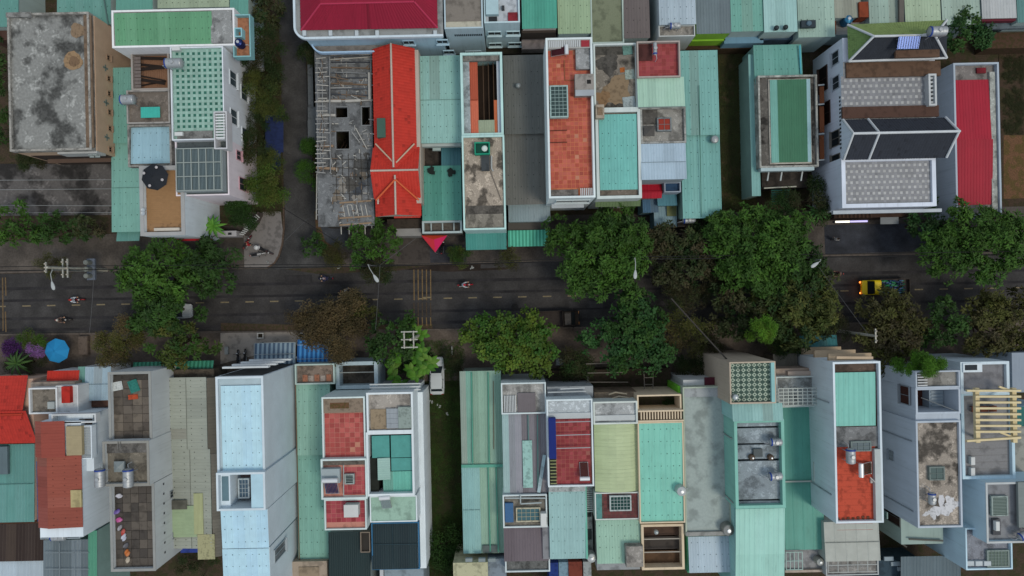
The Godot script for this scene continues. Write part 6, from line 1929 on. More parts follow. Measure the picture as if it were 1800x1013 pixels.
	wall([r[2] - 0.6, r[1] + 8.6, r[2] - 0.02, r[3] - 0.02], r[4], r[4] + 0.5, P("98a0a0", "drip", 0.2), "side_ledge")
	for k in 14: bars("floor_joint", [[Vector3(r[0] + 0.1, r[4] + 0.03, r[1] + 8.7 + k * 0.62), Vector3(r[2] - 0.7, r[4] + 0.03, r[1] + 8.72 + k * 0.62)]], 0.025, 0.012, P("93402e", "stain"))
	for k in 7: wall([r[0] + 0.1 + k * 0.5, r[3] - 0.2 - rng.randf() * 0.25, r[0] + 0.35 + k * 0.5, r[3] - 0.05], r[4] + 0.02, r[4] + 0.1, P("5a3a30", "soil"), "leaf_litter")
	q = rc(1467, 636, 1551, 920, 11.8)
	for k in 3: wall([q[0] + 0.2, q[1] - 0.7 - 0.05 * k, q[2] - 0.2, q[1]], 10.2 - k * 3.2, 10.5 - k * 3.2, P("a8957c", "wear"), "balcony_slab")
	bars("front_beam", [[Vector3(q[0] + 0.6, 11.3, q[1] - 0.4), Vector3(q[2] - 0.5, 11.3, q[1] - 0.3)]], 0.25, 0.2, P("b3a088"))
	metal(1450, 918, 1546, 986, 7.2, "a3a8a2", P("8f9490", "drip"), {"screws": false, "tint": 0.01, "laps": 2, "pitch": 1.0, "t": "wear"})
	r = flat(1452, 984, 1545, 1012, 6.6, 0.2, 0.12, P("94989a", "drip"), P("7d7c79", "mould", 0.1))
	grille("rear_frame", rc(1455, 980, 1543, 1006, 7.2), 7.2, 5, 2, 0.07, P("a5aaa8"))
	for p in [4.2, 13.5]: bars("drain_pipe", [[Vector3(q[0] - 0.07, 0.2, q[1] + p), Vector3(q[0] - 0.07, 11.0, q[1] + p)]], 0.1, 0.1, P("98a4aa", "stain"))
	skylight("grid skylight set in the grey slab above the orange red terrace", 1494, 775, 1530, 793, 11.4, 3, 2, "56646a", "6f7c7a", 0.25)
	tank_lying("upright standing steel tank at the left of the orange red terrace", 1487, 798, 11.4, -PI / 2, 1.3, 0.45)
	solar_heater("brown tube solar heater on the orange red terrace", 1516, 822, 11.3, PI / 2, "4a3c30", 1.2, 1.3)
	var px := thing("pipe_stand", "small white pipe stand near the right ledge of the orange red terrace", "pipe", pt(1533, 845, 11.3), TILT)
	mb = MB.new()
	mb.tube([Vector3(0, 0, 0), Vector3(0, 0.6, 0), Vector3(-0.5, 0.65, -0.5)], 0.05, 0.05, 6)
	obj("pipe", mb, flat_mat("b5b5b2"), px)
	mb = MB.new()
	mb.box(Vector3(-0.25, 0, -0.2), Vector3(0.25, 0.25, 0.2))
	obj("foot", mb, flat_mat("a9a5a0"), px)
	# B19
	house("weathered_slab_house", "grey walled house with crusted concrete roof and dark red front well", "house", 1650, 790)
	wh = P("98a2ac", "drip", 0.05)
	r = flat(1612, 740, 1691, 928, 10.6, 0.3, 0.18, wh, P("857e75", "mouldx", 0.075))
	disc("white_spill", loc(1655, 893, r[4]), 0.75, 0.9, P("bcbec2", "stain", 0.3), 0.012)
	disc("white_spill", loc(1672, 886, r[4]), 0.7, 0.5, P("bfc1c4", "stain", 0.3), 0.016)
	disc("white_spill", loc(1636, 902, r[4]), 0.5, 1.0, P("b3b5b8", "stain", 0.3), 0.014)
	q = rc(1610, 682, 1689, 728, 10.4)
	walls_only(q, 0, 10.4, 0.2, wh)
	wall(grow(q, -0.15), 0, 6.8, P("4c2a22", "stain", 0.1), "well_floor")
	wall(sub(q, 0.62, 0.05, 0.95, 0.95), 6.8, 8.0, P("7d8a94", "drip"), "inner_stair")
	slats("stair_slat", sub(q, 0.66, 0.1, 0.93, 0.9), 8.0, 6, "z", 0.5, 0.08, P("98a4ac"))
	bars("leaning_pole", [[Vector3(lerpf(q[0], q[2], 0.5), 7.5, lerpf(q[1], q[3], 0.55)), Vector3(q[2] - 0.3, 10.2, q[3] - 0.2)]], 0.07, 0.07, P("a9aca8"))
	r = flat(1610, 652, 1688, 682, 10.6, 0.35, 0.14, wh, P("807f7a", "mould", 0.1))
	slats("louvre", sub(r, 0.02, 0.05, 0.25, 1.0), r[4] + 0.2, 5, "z", 0.45, 0.12, P("b5b9ba"))
	wall(rc(1612, 727, 1690, 741, 10.4), 0, 10.2, wh, "mid_block")
	q = rc(1612, 740, 1691, 928, 10.6)
	window(q, "w", -2.4, 8.8, 1.8, 1.6, P("7a8288"), P("3a1f18"))
	window(q, "w", 4.6, 6.0, 0.9, 0.9, P("808a92"), P("7f8a90", "stain"))
	window(q, "w", 11.5, 4.2, 0.6, 1.4, P("77908c"), P("6a8a84", "stain"))
	wall(rc(1586, 900, 1660, 958, 6.2), 0, 6.0, P("7f9088", "drip", 0.07), "rear_block")
	window(rc(1586, 900, 1660, 958, 6.2), "w", 0.9, 4.4, 1.6, 3.0, P("5d625f"), P("33241f"))
	for p in [2.2, 9.4]: bars("drain_pipe", [[Vector3(q[0] - 0.07, 0.2, q[1] + p), Vector3(q[0] - 0.07, 9.9, q[1] + p)]], 0.1, 0.1, P("828c94", "stain"))
	skylight("pyramid topped skylight in the crusted concrete roof", 1630, 819, 1657, 843, 10.3, 2, 2, "4a5c5c", "6a7672", 0.4)
	tank_lying("rusty grey tank on the crusted concrete roof", 1629, 872, 10.3, -PI / 2, 1.0, 0.36)
	bars("rear_pole", [[loc(1598, 948, 6.3), loc(1658, 951, 6.3)], [loc(1560, 940, 3.0), loc(1594, 962, 3.4)]], 0.16, 0.14, P("5a5a55"))
	# B20
	house("pergola_house", "grey terrace house with cream timber pergola and pale blue walls", "house", 1750, 760)
	wh = P("a4bcc8", "drip", 0.05)
	r = flat(1691, 690, 1784, 842, 8.6, 0.45, 0.3, wh, P("7b7c7e", "stain", 0.07))
	for k in 6: bars("floor_joint", [[Vector3(r[0] + 0.1, r[4] + 0.008, lerpf(r[1], r[3], 0.5 + k * 0.085)), Vector3(r[2] - 0.1, r[4] + 0.008, lerpf(r[1], r[3], 0.5 + k * 0.085))]], 0.03, 0.01, P("6d6d6b", "stain"))
	r = flat(1689, 636, 1775, 692, 8.8, 0.4, 0.3, P("aebcc4", "drip", 0.06), P("77787c", "stain", 0.07))
	wall(sub(r, -0.02, -0.06, 0.42, 0.28), r[4], r[4] + 0.5, P("b4bfc6", "drip", 0.1), "corner_block")
	wall(sub(r, 0.02, 0.0, 0.3, 0.2), r[4] + 0.5, r[4] + 0.53, P("30363c"), "black_pool")
	var pg := P("cdbf98", "wear", 0.2)
	for u in [1716, 1781]: bars("pergola_beam", [[loc(u, 682, 10.6), loc(u + 2, 778, 10.6)]], 0.42, 0.4, pg)
	for k in 9: bars("pergola_slat", [[loc(1699 if k in [0, 8] else 1714, 687 + k * 10.3 + (6 if k == 8 else 0), 11.0), loc(1794, 687 + k * 10.3, 11.0)]], 0.2, 0.26, pg)
	bars("pergola_brace", [[loc(1756, 680, 10.8), loc(1786, 690, 10.8)], [loc(1758, 760, 10.8), loc(1788, 772, 10.8)]], 0.2, 0.2, pg)
	for s in [[1716, 690], [1718, 770], [1781, 690], [1783, 770]]: bars("pergola_post", [[loc(s[0], s[1], 8.2), loc(s[0], s[1], 10.5)]], 0.26, 0.26, pg)
	r = flat(1734, 848, 1850, 954, 10.0, 0.5, 0.15, wh, P("7d8084", "stain", 0.08), 0.0, "roof_slab", P("b3b9ba"))
	wall(sub(r, 0.1, 0.62, 0.22, 0.9), r[4], r[4] + 0.3, P("54565a", "stain"), "dark_box")
	r = flat(1698, 928, 1780, 1002, 8.2, 0.4, 0.15, wh, P("7a7e86", "mould", 0.08))
	wall(rc(1792, 848, 1850, 928, 10.4), 10.0, 10.3, P("77807f", "streakx", 0.2), "side_cover")
	for k in 3: wall(rc(1702 + k * 15, 988, 1714 + k * 15, 996, 8.3), r[4], r[4] + 0.35, P("b3bcc0"), "roof_box")
	skylight("grey green grid skylight on the pale blue walled terrace", 1740, 871, 1769, 906, 9.6, 1, 12, "4f6058", "8a9892", 0.3)
	skylight("second grey green grid skylight lower on the pale blue house", 1733, 966, 1772, 996, 7.9, 6, 5, "5a6a60", "7d8a84", 0.25)
	for a in [["pair of white boxes by the left wall of the pergola terrace, nearer one", 1706, 828], ["pair of white boxes by the left wall of the pergola terrace, farther one", 1706, 809]]:
		var t := thing("terrace_box", a[0], "box", pt(a[1], a[2], 8.2), TILT)
		chest("casing", Vector3(0, 0.2, 0), Vector3(0.4, 0.4, 0.8), flat_mat("b9bfbf"), t)
		chest("lid", Vector3(0, 0.43, 0), Vector3(0.44, 0.06, 0.84), flat_mat("c4c8c8"), t)
	tank_lying("steel tank on the tiled edge at the lower right corner", 1790, 935, 9.6, 0.4, 1.1, 0.4)
	air_conditioner("air conditioner on the pale blue walled terrace", 1747, 922, 9.6, PI / 2)
	var bench := thing("garden_bench", "brown garden bench on the grey terrace under the cream pergola", "bench", pt(1724, 718, 8.2), TILT)
	for k in 3:
		mb = MB.new()
		mb.box(Vector3(-1.2 + k * 0.9, 0.38, -0.3), Vector3(-0.4 + k * 0.9, 0.45, 0.3))
		obj("seat", mb, P("6b4030", "stain"), bench)
	for s in [[-1.1, -0.25], [-1.1, 0.25], [1.3, -0.25], [1.3, 0.25]]:
		mb = MB.new()
		mb.box(Vector3(s[0] - 0.04, 0, s[1] - 0.04), Vector3(s[0] + 0.04, 0.38, s[1] + 0.04))
		obj("leg", mb, P("5a3528"), bench)
	house("right_edge_block", "pale block with dark teal cover at the right edge beside the pergola", "building", 1800, 730)
	metal(1786, 715, 1860, 750, 6.0, "1f5f5a", wh, {"screws": false})
	wall(rc(1784, 750, 1860, 848, 6.4), 0, 6.2, P("8a8c86", "stain"), "roof_block")
	wall(rc(1782, 620, 1860, 690, 6.6), 0, 6.4, P("77818c", "drip"), "roof_block")
	# bottom edge bits
	house("cream_edge_block", "cream and grey low block at the bottom edge below the strip roof", "building", 845, 1000)
	wall(rc(797, 990, 858, 1070, 5.6), 0, 5.5, P("a9a98c", "stain", 0.12))
	wall(rc(858, 984, 890, 1070, 5.2), 0, 5.0, P("74808a", "stain", 0.12), "grey_block")
	for u in [824, 847, 865]: wall(rc(u - 6, 983, u + 6, 989, 6.0), 5.5, 5.9, P("7f8a8c"), "vent_box")
	house("dark_edge_block", "dark blue grey low roof at the bottom edge between two tall houses", "building", 1620, 1000)
	wall(rc(1545, 985, 1620, 1070, 3.6), 0, 3.5, P("33444f", "stain", 0.12))
	plane(rc(1585, 978, 1690, 1070, 4.6), "z", 4.6, 4.4, "4f6068", 1, false)
	for k in 3: wall(rc(1556 + k * 12, 980 + k * 9, 1572 + k * 12, 987 + k * 9, 3.8), 3.5, 3.7, P("8a98a0"), "roof_light")
	house("grey_shop_roof", "grey shutter roof between the diamond terrace and tall white house", "building", 1385, 640)
	plane(rc(1360, 622, 1402, 648, 4.0), "z", 3.9, 4.1, "58574f", 1, false)
	wall(rc(1362, 626, 1400, 648, 3.6), 0, 3.5, P("57534c"))
	house("teal_awning", "dark teal sheet awning in front of the red floored house", "awning", 1440, 605)
	plane(rc(1404, 590, 1472, 622, 3.6), "z", 3.4, 3.8, "2f6f74", 1, false, 0.33)
	for u in [1407, 1470]: bars("awning_post", [[loc(u, 594, 0.1), loc(u, 594, 3.3)]], 0.08, 0.08, P("5d6a6c"))
	house("front_court", "dark open court with thin pale beams under the trees", "courtyard", 1090, 660)
	wall(rc(965, 650, 1180, 692, 2.6), 0, 2.4, P("2f2a25", "soil", 0.15), "court_floor")
	bars("court_beam", [[loc(1030, 640, 4.0), loc(1105, 638, 4.0)], [loc(1033, 656, 4.0), loc(1100, 655, 4.0)], [loc(1030, 672, 4.0), loc(1104, 672, 4.0)], [loc(1132, 652, 4.0), loc(1133, 690, 4.0)], [loc(1148, 652, 4.0), loc(1148, 690, 4.0)], [loc(1132, 664, 4.1), loc(1148, 664, 4.1)], [loc(1132, 676, 4.1), loc(1148, 676, 4.1)]], 0.08, 0.1, P("6a655d"))
	bars("court_wall", [[loc(1030, 640, 1.5), loc(1032, 690, 1.5)]], 0.2, 3.0, P("5a5a55"))
	wall(rc(962, 680, 1043, 700, 7.0), 0, 6.8, P("8a9094", "stain"), "balcony_slab")
	bars("balcony_rail", [[loc(963, 690, 7.4), loc(1030, 688, 7.4)], [loc(985, 684, 7.6), loc(1028, 682, 7.6)]], 0.12, 0.2, P("b3b9bb"))
	wall(rc(1045, 690, 1120, 706, 6.4), 0, 6.2, P("7d6f5e", "stain"), "balcony_slab")
	for s in [[1070, 694], [1076, 701]]:
		mb = MB.new()
		mb.tube([loc(s[0], s[1], 6.5), loc(s[0] + 12, s[1] - 4, 6.5), loc(s[0] + 32, s[1] - 1, 6.5)], 0.1, 0.1, 6)
		obj("arch", mb, P("a59a86"), cur)

func diamonds(r: Array) -> Array:   # terrace of square tiles, each with a pale diamond
	var n := 8
	var m := 8
	var b := MB.new()
	var w: float = (r[2] - r[0]) / n
	var d: float = (r[3] - r[1]) / m
	for i in n:
		for j in m:
			var c := Vector3(r[0] + w * (i + 0.5), r[4], r[1] + d * (j + 0.5))
			b = MB.new()
			b.box(c - Vector3(w * 0.485, 0.02, d * 0.485), c + Vector3(w * 0.485, 0.012 + rng.randf() * 0.006, d * 0.485))
			var t := obj("floor_tile", b, P("3f5348", "stain", 0.2), cur)
			b = MB.new()
			var e := c + Vector3(0, 0.02, 0)
			var q := [Vector3(0, 0, -d * 0.46), Vector3(w * 0.46, 0, 0), Vector3(0, 0, d * 0.46), Vector3(-w * 0.46, 0, 0)]
			for k in 4:
				b.quad(e + q[k], e + q[(k + 1) % 4], e + q[(k + 1) % 4] * 0.45, e + q[k] * 0.45, Vector3.UP)
			obj("diamond", b, P("9aa898", "stain", 0.2), t)
	return r

# ---------------------------------------------------------------- people: one continuous body from a field of tapered limbs
func capsule(p: Vector3, a: Vector3, b: Vector3, ra: float, rb: float) -> float:
	var d := b - a
	var t := clampf((p - a).dot(d) / maxf(d.length_squared(), 0.00001), 0.0, 1.0)
	return p.distance_to(a + d * t) - lerpf(ra, rb, t)

func body_field(p: Vector3, bones: Array) -> float:
	var s := 0.0
	var best := 9.0
	for q in bones:
		var d := capsule(p, q[0], q[1], q[2], q[3])
		best = minf(best, d)
		s += exp(-d * 32.0)
	return -log(s) / 32.0 if best < 0.5 else best

func surface_nets(bones: Array, cell: float) -> Array:   # [positions, normals, indices]
	var lo := Vector3.ONE * 99.0
	var hi := -lo
	for q in bones:
		for k in 2:
			var e := Vector3.ONE * (maxf(q[2], q[3]) + cell * 2)
			lo = lo.min(q[k] - e)
			hi = hi.max(q[k] + e)
	var n := Vector3i(((hi - lo) / cell).ceil()) + Vector3i.ONE
	var val := PackedFloat32Array()
	val.resize(n.x * n.y * n.z)
	for k in n.z:
		for j in n.y:
			for i in n.x:
				val[(k * n.y + j) * n.x + i] = body_field(lo + Vector3(i, j, k) * cell, bones)
	var at := {}
	var pos := PackedVector3Array()
	var nor := PackedVector3Array()
	var idx := PackedInt32Array()
	var off := [Vector3i(0, 0, 0), Vector3i(1, 0, 0), Vector3i(0, 1, 0), Vector3i(1, 1, 0), Vector3i(0, 0, 1), Vector3i(1, 0, 1), Vector3i(0, 1, 1), Vector3i(1, 1, 1)]
	var ed := [[0, 1], [2, 3], [4, 5], [6, 7], [0, 2], [1, 3], [4, 6], [5, 7], [0, 4], [1, 5], [2, 6], [3, 7]]
	for k in n.z - 1:
		for j in n.y - 1:
			for i in n.x - 1:
				var v := []
				var neg := 0
				for o in off:
					var x := val[((k + o.z) * n.y + j + o.y) * n.x + i + o.x]
					v.append(x)
					if x < 0.0: neg += 1
				if neg == 0 or neg == 8: continue
				var c := Vector3.ZERO
				var m := 0
				for e in ed:
					if (v[e[0]] < 0.0) != (v[e[1]] < 0.0):
						c += Vector3(off[e[0]]).lerp(Vector3(off[e[1]]), v[e[0]] / (v[e[0]] - v[e[1]]))
						m += 1
				var p := lo + (Vector3(i, j, k) + c / m) * cell
				at[Vector3i(i, j, k)] = pos.size()
				pos.append(p)
				var h := cell * 0.5
				nor.append(Vector3(body_field(p + Vector3(h, 0, 0), bones) - body_field(p - Vector3(h, 0, 0), bones), body_field(p + Vector3(0, h, 0), bones) - body_field(p - Vector3(0, h, 0), bones), body_field(p + Vector3(0, 0, h), bones) - body_field(p - Vector3(0, 0, h), bones)).normalized())
	for cellp in at:
		var i: int = cellp.x
		var j: int = cellp.y
		var k: int = cellp.z
		var v0 := val[(k * n.y + j) * n.x + i] < 0.0
		for ax in 3:
			var d := Vector3i.ZERO
			d[ax] = 1
			var u := Vector3i.ZERO
			u[(ax + 1) % 3] = -1
			var w := Vector3i.ZERO
			w[(ax + 2) % 3] = -1
			var v1 := val[((k + d.z) * n.y + j + d.y) * n.x + i + d.x] < 0.0
			if v0 == v1: continue
			var q := [at.get(cellp), at.get(cellp + u), at.get(cellp + u + w), at.get(cellp + w)]
			if q.has(null): continue
			if not v0: idx.append_array([q[0], q[1], q[2], q[0], q[2], q[3]])
			else: idx.append_array([q[0], q[2], q[1], q[0], q[3], q[2]])
	return [pos, nor, idx]

func rider_bones() -> Array:   # sitting astride, hands on the grips; faces +x; ground at y 0
	var b := [
		[Vector3(-0.22, 0.86, -0.07), Vector3(-0.22, 0.86, 0.07), 0.14, 0.14],
		[Vector3(-0.2, 0.92, 0), Vector3(-0.1, 1.22, 0), 0.135, 0.15],
		[Vector3(-0.1, 1.28, -0.13), Vector3(-0.1, 1.28, 0.13), 0.105, 0.105],
		[Vector3(-0.08, 1.3, 0), Vector3(-0.04, 1.46, 0), 0.06, 0.055],
		[Vector3(-0.02, 1.5, 0), Vector3(0.0, 1.6, 0), 0.09, 0.1],
		[Vector3(0.06, 1.53, 0), Vector3(0.085, 1.5, 0), 0.045, 0.03]]
	for s in [-1.0, 1.0]:
		b.append([Vector3(-0.09, 1.29, s * 0.19), Vector3(0.06, 1.06, s * 0.28), 0.058, 0.047])
		b.append([Vector3(0.06, 1.06, s * 0.28), Vector3(0.34, 1.0, s * 0.3), 0.045, 0.034])
		b.append([Vector3(0.34, 1.0, s * 0.3), Vector3(0.42, 0.99, s * 0.3), 0.036, 0.03])
		for f in 4: b.append([Vector3(0.41, 1.01, s * (0.27 + 0.02 * f)), Vector3(0.455, 0.98 - 0.003 * f, s * (0.27 + 0.02 * f)), 0.011, 0.01])
		b.append([Vector3(0.38, 1.0, s * 0.265), Vector3(0.425, 0.985, s * 0.25), 0.012, 0.01])
		b.append([Vector3(-0.2, 0.85, s * 0.1), Vector3(0.2, 0.76, s * 0.19), 0.1, 0.07])
		b.append([Vector3(0.2, 0.76, s * 0.19), Vector3(0.12, 0.36, s * 0.18), 0.065, 0.045])
		b.append([Vector3(0.12, 0.34, s * 0.18), Vector3(0.27, 0.3, s * 0.19), 0.045, 0.035])
	return b

func stander_bones() -> Array:
	var b := [
		[Vector3(0, 0.94, -0.07), Vector3(0, 0.94, 0.07), 0.13, 0.13],
		[Vector3(0, 1.0, 0), Vector3(0, 1.3, 0), 0.125, 0.14],
		[Vector3(0, 1.37, -0.13), Vector3(0, 1.37, 0.13), 0.09, 0.09],
		[Vector3(0, 1.4, 0), Vector3(0.01, 1.53, 0), 0.06, 0.055],
		[Vector3(0.02, 1.58, 0), Vector3(0.02, 1.66, 0), 0.09, 0.1],
		[Vector3(0.09, 1.59, 0), Vector3(0.11, 1.56, 0), 0.04, 0.03]]
	for s in [-1.0, 1.0]:
		b.append([Vector3(0, 1.38, s * 0.18), Vector3(-0.02, 1.1, s * 0.24), 0.056, 0.045])
		b.append([Vector3(-0.02, 1.1, s * 0.24), Vector3(0.12, 0.88, s * 0.24), 0.043, 0.032])
		b.append([Vector3(0.12, 0.88, s * 0.24), Vector3(0.16, 0.81, s * 0.23), 0.034, 0.028])
		for f in 4: b.append([Vector3(0.15 + 0.012 * f, 0.82, s * 0.235), Vector3(0.17 + 0.01 * f, 0.75, s * 0.225), 0.011, 0.009])
		b.append([Vector3(0.15, 0.84, s * 0.22), Vector3(0.19, 0.8, s * 0.2), 0.011, 0.009])
		b.append([Vector3(0.02, 0.9, s * 0.09), Vector3(0.03 * s, 0.5, s * 0.11), 0.09, 0.065])
		b.append([Vector3(0.03 * s, 0.5, s * 0.11), Vector3(-0.02 + 0.04 * s, 0.09, s * 0.11), 0.06, 0.04])
		b.append([Vector3(-0.02 + 0.04 * s, 0.05, s * 0.11), Vector3(0.14 + 0.04 * s, 0.035, s * 0.13), 0.045, 0.035])
	return b

func person(label: String, at: Vector3, turn: float, riding: bool, shirt: String, trousers: String, hat: String, hat_kind: String) -> void:
	var key := "rider" if riding else "stander"
	if not cache.has(key): cache[key] = surface_nets(rider_bones() if riding else stander_bones(), 0.024)
	var d: Array = cache[key]
	var cs := Color(shirt).srgb_to_linear() * 1.25
	var ct := Color(trousers).srgb_to_linear() * 1.25
	var skin := Color(0.34, 0.2, 0.13)
	var shoe := Color(0.03, 0.03, 0.03)
	var col := PackedColorArray()
	for p in d[0]:
		var c := skin
		if riding:
			if p.y > 0.88 and p.y < 1.4 and p.x < 0.3: c = cs
			elif p.y <= 0.9 and p.y > 0.4: c = ct
			elif p.y <= 0.4: c = shoe
		else:
			if p.y > 0.93 and p.y < 1.46 and absf(p.z) < 0.4: c = cs
			elif p.y <= 0.97 and p.y > 0.1 and absf(p.z) < 0.21: c = ct
			elif p.y <= 0.1: c = shoe
		col.append(c)
	var arr := []
	arr.resize(Mesh.ARRAY_MAX)
	arr[Mesh.ARRAY_VERTEX] = d[0]
	arr[Mesh.ARRAY_NORMAL] = d[1]
	arr[Mesh.ARRAY_COLOR] = col
	arr[Mesh.ARRAY_INDEX] = d[2]
	var m := ArrayMesh.new()
	m.add_surface_from_arrays(Mesh.PRIMITIVE_TRIANGLES, arr)
	var mat := StandardMaterial3D.new()
	mat.vertex_color_use_as_albedo = true
	mat.roughness = 0.85
	var t := thing("person", label, "person", at, turn, "people on and beside the motorbikes")
	put(m, "body", mat, t)
	var hy := 1.6 if riding else 1.66
	var hx := 0.0 if riding else 0.02
	var b := MB.new()
	if hat_kind == "helmet":
		b.lathe([Vector2(0.13, -0.08), Vector2(0.145, 0.0), Vector2(0.125, 0.08), Vector2(0.08, 0.13), Vector2(0, 0.15)], 14, Transform3D(Basis(), Vector3(hx, hy, 0)))
		obj("helmet", b, flat_mat(hat, 0.3), t)
		b = MB.new()
		b.obox(Transform3D(Basis(Vector3(0, 0, 1), -0.3), Vector3(hx + 0.14, hy + 0.0, 0)), Vector3(0.1, 0.015, 0.17))
		obj("visor", b, flat_mat("1c1c1e", 0.3), t)
	elif hat_kind == "cone":
		b.lathe([Vector2(0.24, -0.02), Vector2(0.12, 0.09), Vector2(0.0, 0.2)], 16, Transform3D(Basis(), Vector3(hx, hy, 0)))
		obj("conical_hat", b, flat_mat(hat, 0.8), t)
	else:
		b.lathe([Vector2(0.1, -0.07), Vector2(0.115, 0.0), Vector2(0.1, 0.07), Vector2(0.05, 0.11), Vector2(0, 0.115)], 12, Transform3D(Basis(), Vector3(hx - 0.02, hy + 0.01, 0)))
		obj("hair", b, flat_mat("14110f", 0.6), t)
	for s in [-1, 1]:
		b = MB.new()
		b.lathe([Vector2(0, -0.012), Vector2(0.012, 0), Vector2(0, 0.012)], 6, Transform3D(Basis(), Vector3(hx + 0.094, hy - 0.045, s * 0.035)))
		obj("eye", b, flat_mat("1a1412"), t)
	b = MB.new()
	b.box(Vector3(hx + 0.088, hy - 0.118, -0.022), Vector3(hx + 0.1, hy - 0.11, 0.022))
	obj("mouth", b, flat_mat("6a3a34"), t)

func motorbike(label: String, at: Vector3, turn: float, hex: String, lean := 0.0) -> Node3D:
	var t := thing("motorbike", label, "motorbike", at, turn, "motorbikes on the street")
	t.rotation.x = lean
	var black := flat_mat("1a1a1c", 0.5)
	var paint := P(hex, "", 0.1, 0.25, 0.0, true)
	var steel := flat_mat("8a8e92", 0.35, 0.7)
	for x in [-0.6, 0.62]:
		var b := MB.new()
		var f := Transform3D(Basis(Vector3(1, 0, 0), PI / 2), Vector3(x, 0.28, 0))
		b.lathe([Vector2(0.2, -0.04), Vector2(0.25, -0.05), Vector2(0.28, -0.025), Vector2(0.28, 0.025), Vector2(0.25, 0.05), Vector2(0.2, 0.04)], 18, f)
		var w := obj("wheel", b, black, t)
		b = MB.new()
		b.lathe([Vector2(0.2, -0.03), Vector2(0.2, 0.03)], 18, f)
		b.lathe([Vector2(0.0, -0.045), Vector2(0.05, -0.04), Vector2(0.05, 0.04), Vector2(0.0, 0.045)], 10, f)
		for k in 5:
			var a := TAU * k / 5.0
			b.bar(f * Vector3(0, 0, 0), f * Vector3(cos(a) * 0.2, 0, sin(a) * 0.2), 0.03, 0.02)
		obj("rim", b, steel, w)
		b = MB.new()
		for k in 5:
			var a0 := lerpf(0.35, 2.5, k / 5.0)
			var a1 := lerpf(0.35, 2.5, (k + 1) / 5.0)
			b.bar(Vector3(x + cos(a0) * 0.32, 0.28 + sin(a0) * 0.32, 0), Vector3(x + cos(a1) * 0.32, 0.28 + sin(a1) * 0.32, 0), 0.13, 0.02)
		obj("mudguard", b, paint, t)
	var b := MB.new()
	b.tube([Vector3(-0.75, 0.68, 0), Vector3(-0.45, 0.64, 0), Vector3(-0.1, 0.58, 0), Vector3(0.15, 0.5, 0)], 0.09, 0.13, 10)
	b.tube([Vector3(0.1, 0.4, 0), Vector3(0.38, 0.6, 0), Vector3(0.42, 0.86, 0)], 0.12, 0.14, 10)
	obj("fairing", b, paint, t)
	b = MB.new()
	b.tube([Vector3(-0.62, 0.76, 0), Vector3(-0.5, 0.78, 0), Vector3(-0.2, 0.76, 0), Vector3(0.02, 0.73, 0)], 0.1, 0.12, 10)
	obj("seat", b, black, t)
	b = MB.new()
	b.tube([Vector3(-0.3, 0.32, 0), Vector3(0.12, 0.34, 0)], 0.14, 0.12, 8)
	obj("engine", b, steel, t)
	b = MB.new()
	b.tube([Vector3(0.1, 0.24, 0.14), Vector3(-0.3, 0.26, 0.17), Vector3(-0.72, 0.34, 0.17)], 0.035, 0.055, 8)
	obj("exhaust", b, steel, t)
	b = MB.new()
	for s in [-1, 1]: b.tube([Vector3(0.62, 0.28, s * 0.08), Vector3(0.5, 0.75, s * 0.08)], 0.025, 0.025, 6)
	obj("fork", b, steel, t)
	b = MB.new()
	b.tube([Vector3(0.36, 0.97, -0.34), Vector3(0.44, 0.95, -0.12), Vector3(0.44, 0.95, 0.12), Vector3(0.36, 0.97, 0.34)], 0.018, 0.018, 6)
	obj("handlebar", b, black, t)
	b = MB.new()
	b.lathe([Vector2(0.0, -0.08), Vector2(0.1, -0.05), Vector2(0.11, 0.03), Vector2(0.07, 0.06), Vector2(0, 0.07)], 12, Transform3D(Basis(Vector3(0, 0, 1), -PI / 2), Vector3(0.5, 0.88, 0)))
	obj("headlight", b, flat_mat("b0b2b2", 0.2), t)
	b = MB.new()
	b.box(Vector3(-0.86, 0.6, -0.08), Vector3(-0.78, 0.68, 0.08))
	obj("tail_light", b, flat_mat("8a1414", 0.3), t)
	for s in [-1, 1]:
		b = MB.new()
		b.tube([Vector3(0.42, 0.96, s * 0.22), Vector3(0.4, 1.14, s * 0.32)], 0.01, 0.01, 5)
		b.obox(Transform3D(Basis(), Vector3(0.4, 1.17, s * 0.34)), Vector3(0.03, 0.08, 0.12))
		obj("mirror", b, black, t)
	return t

func loft(secs: Array, n := 20, pw := 3.4) -> MB:   # sections across x: [x, half width, y low, y high]
	var b := MB.new()
	var rows := []
	for s in secs:
		var row := []
		for k in n:
			var a := TAU * k / n
			var c := cos(a)
			var d := sin(a)
			row.append(Vector3(s[0], (s[2] + s[3]) * 0.5 + (s[3] - s[2]) * 0.5 * signf(d) * pow(absf(d), 2.0 / pw), s[1] * signf(c) * pow(absf(c), 2.0 / pw)))
		rows.append(row)
	for i in rows.size() - 1:
		for k in n:
			var p: Vector3 = rows[i][k]
			var q: Vector3 = rows[i][(k + 1) % n]
			var r: Vector3 = rows[i + 1][(k + 1) % n]
			var s: Vector3 = rows[i + 1][k]
			var mid := Vector3((secs[i][0] + secs[i + 1][0]) * 0.5, (secs[i][2] + secs[i][3]) * 0.5, 0)
			b.quad(p, q, r, s, (p + q + r + s) * 0.25 - mid)
	for e in [0, rows.size() - 1]:
		var mid := Vector3(secs[e][0], (secs[e][2] + secs[e][3]) * 0.5, 0)
		for k in n: b.tri(mid, rows[e][k], rows[e][(k + 1) % n], Vector3(-1 if e == 0 else 1, 0, 0))
	return b

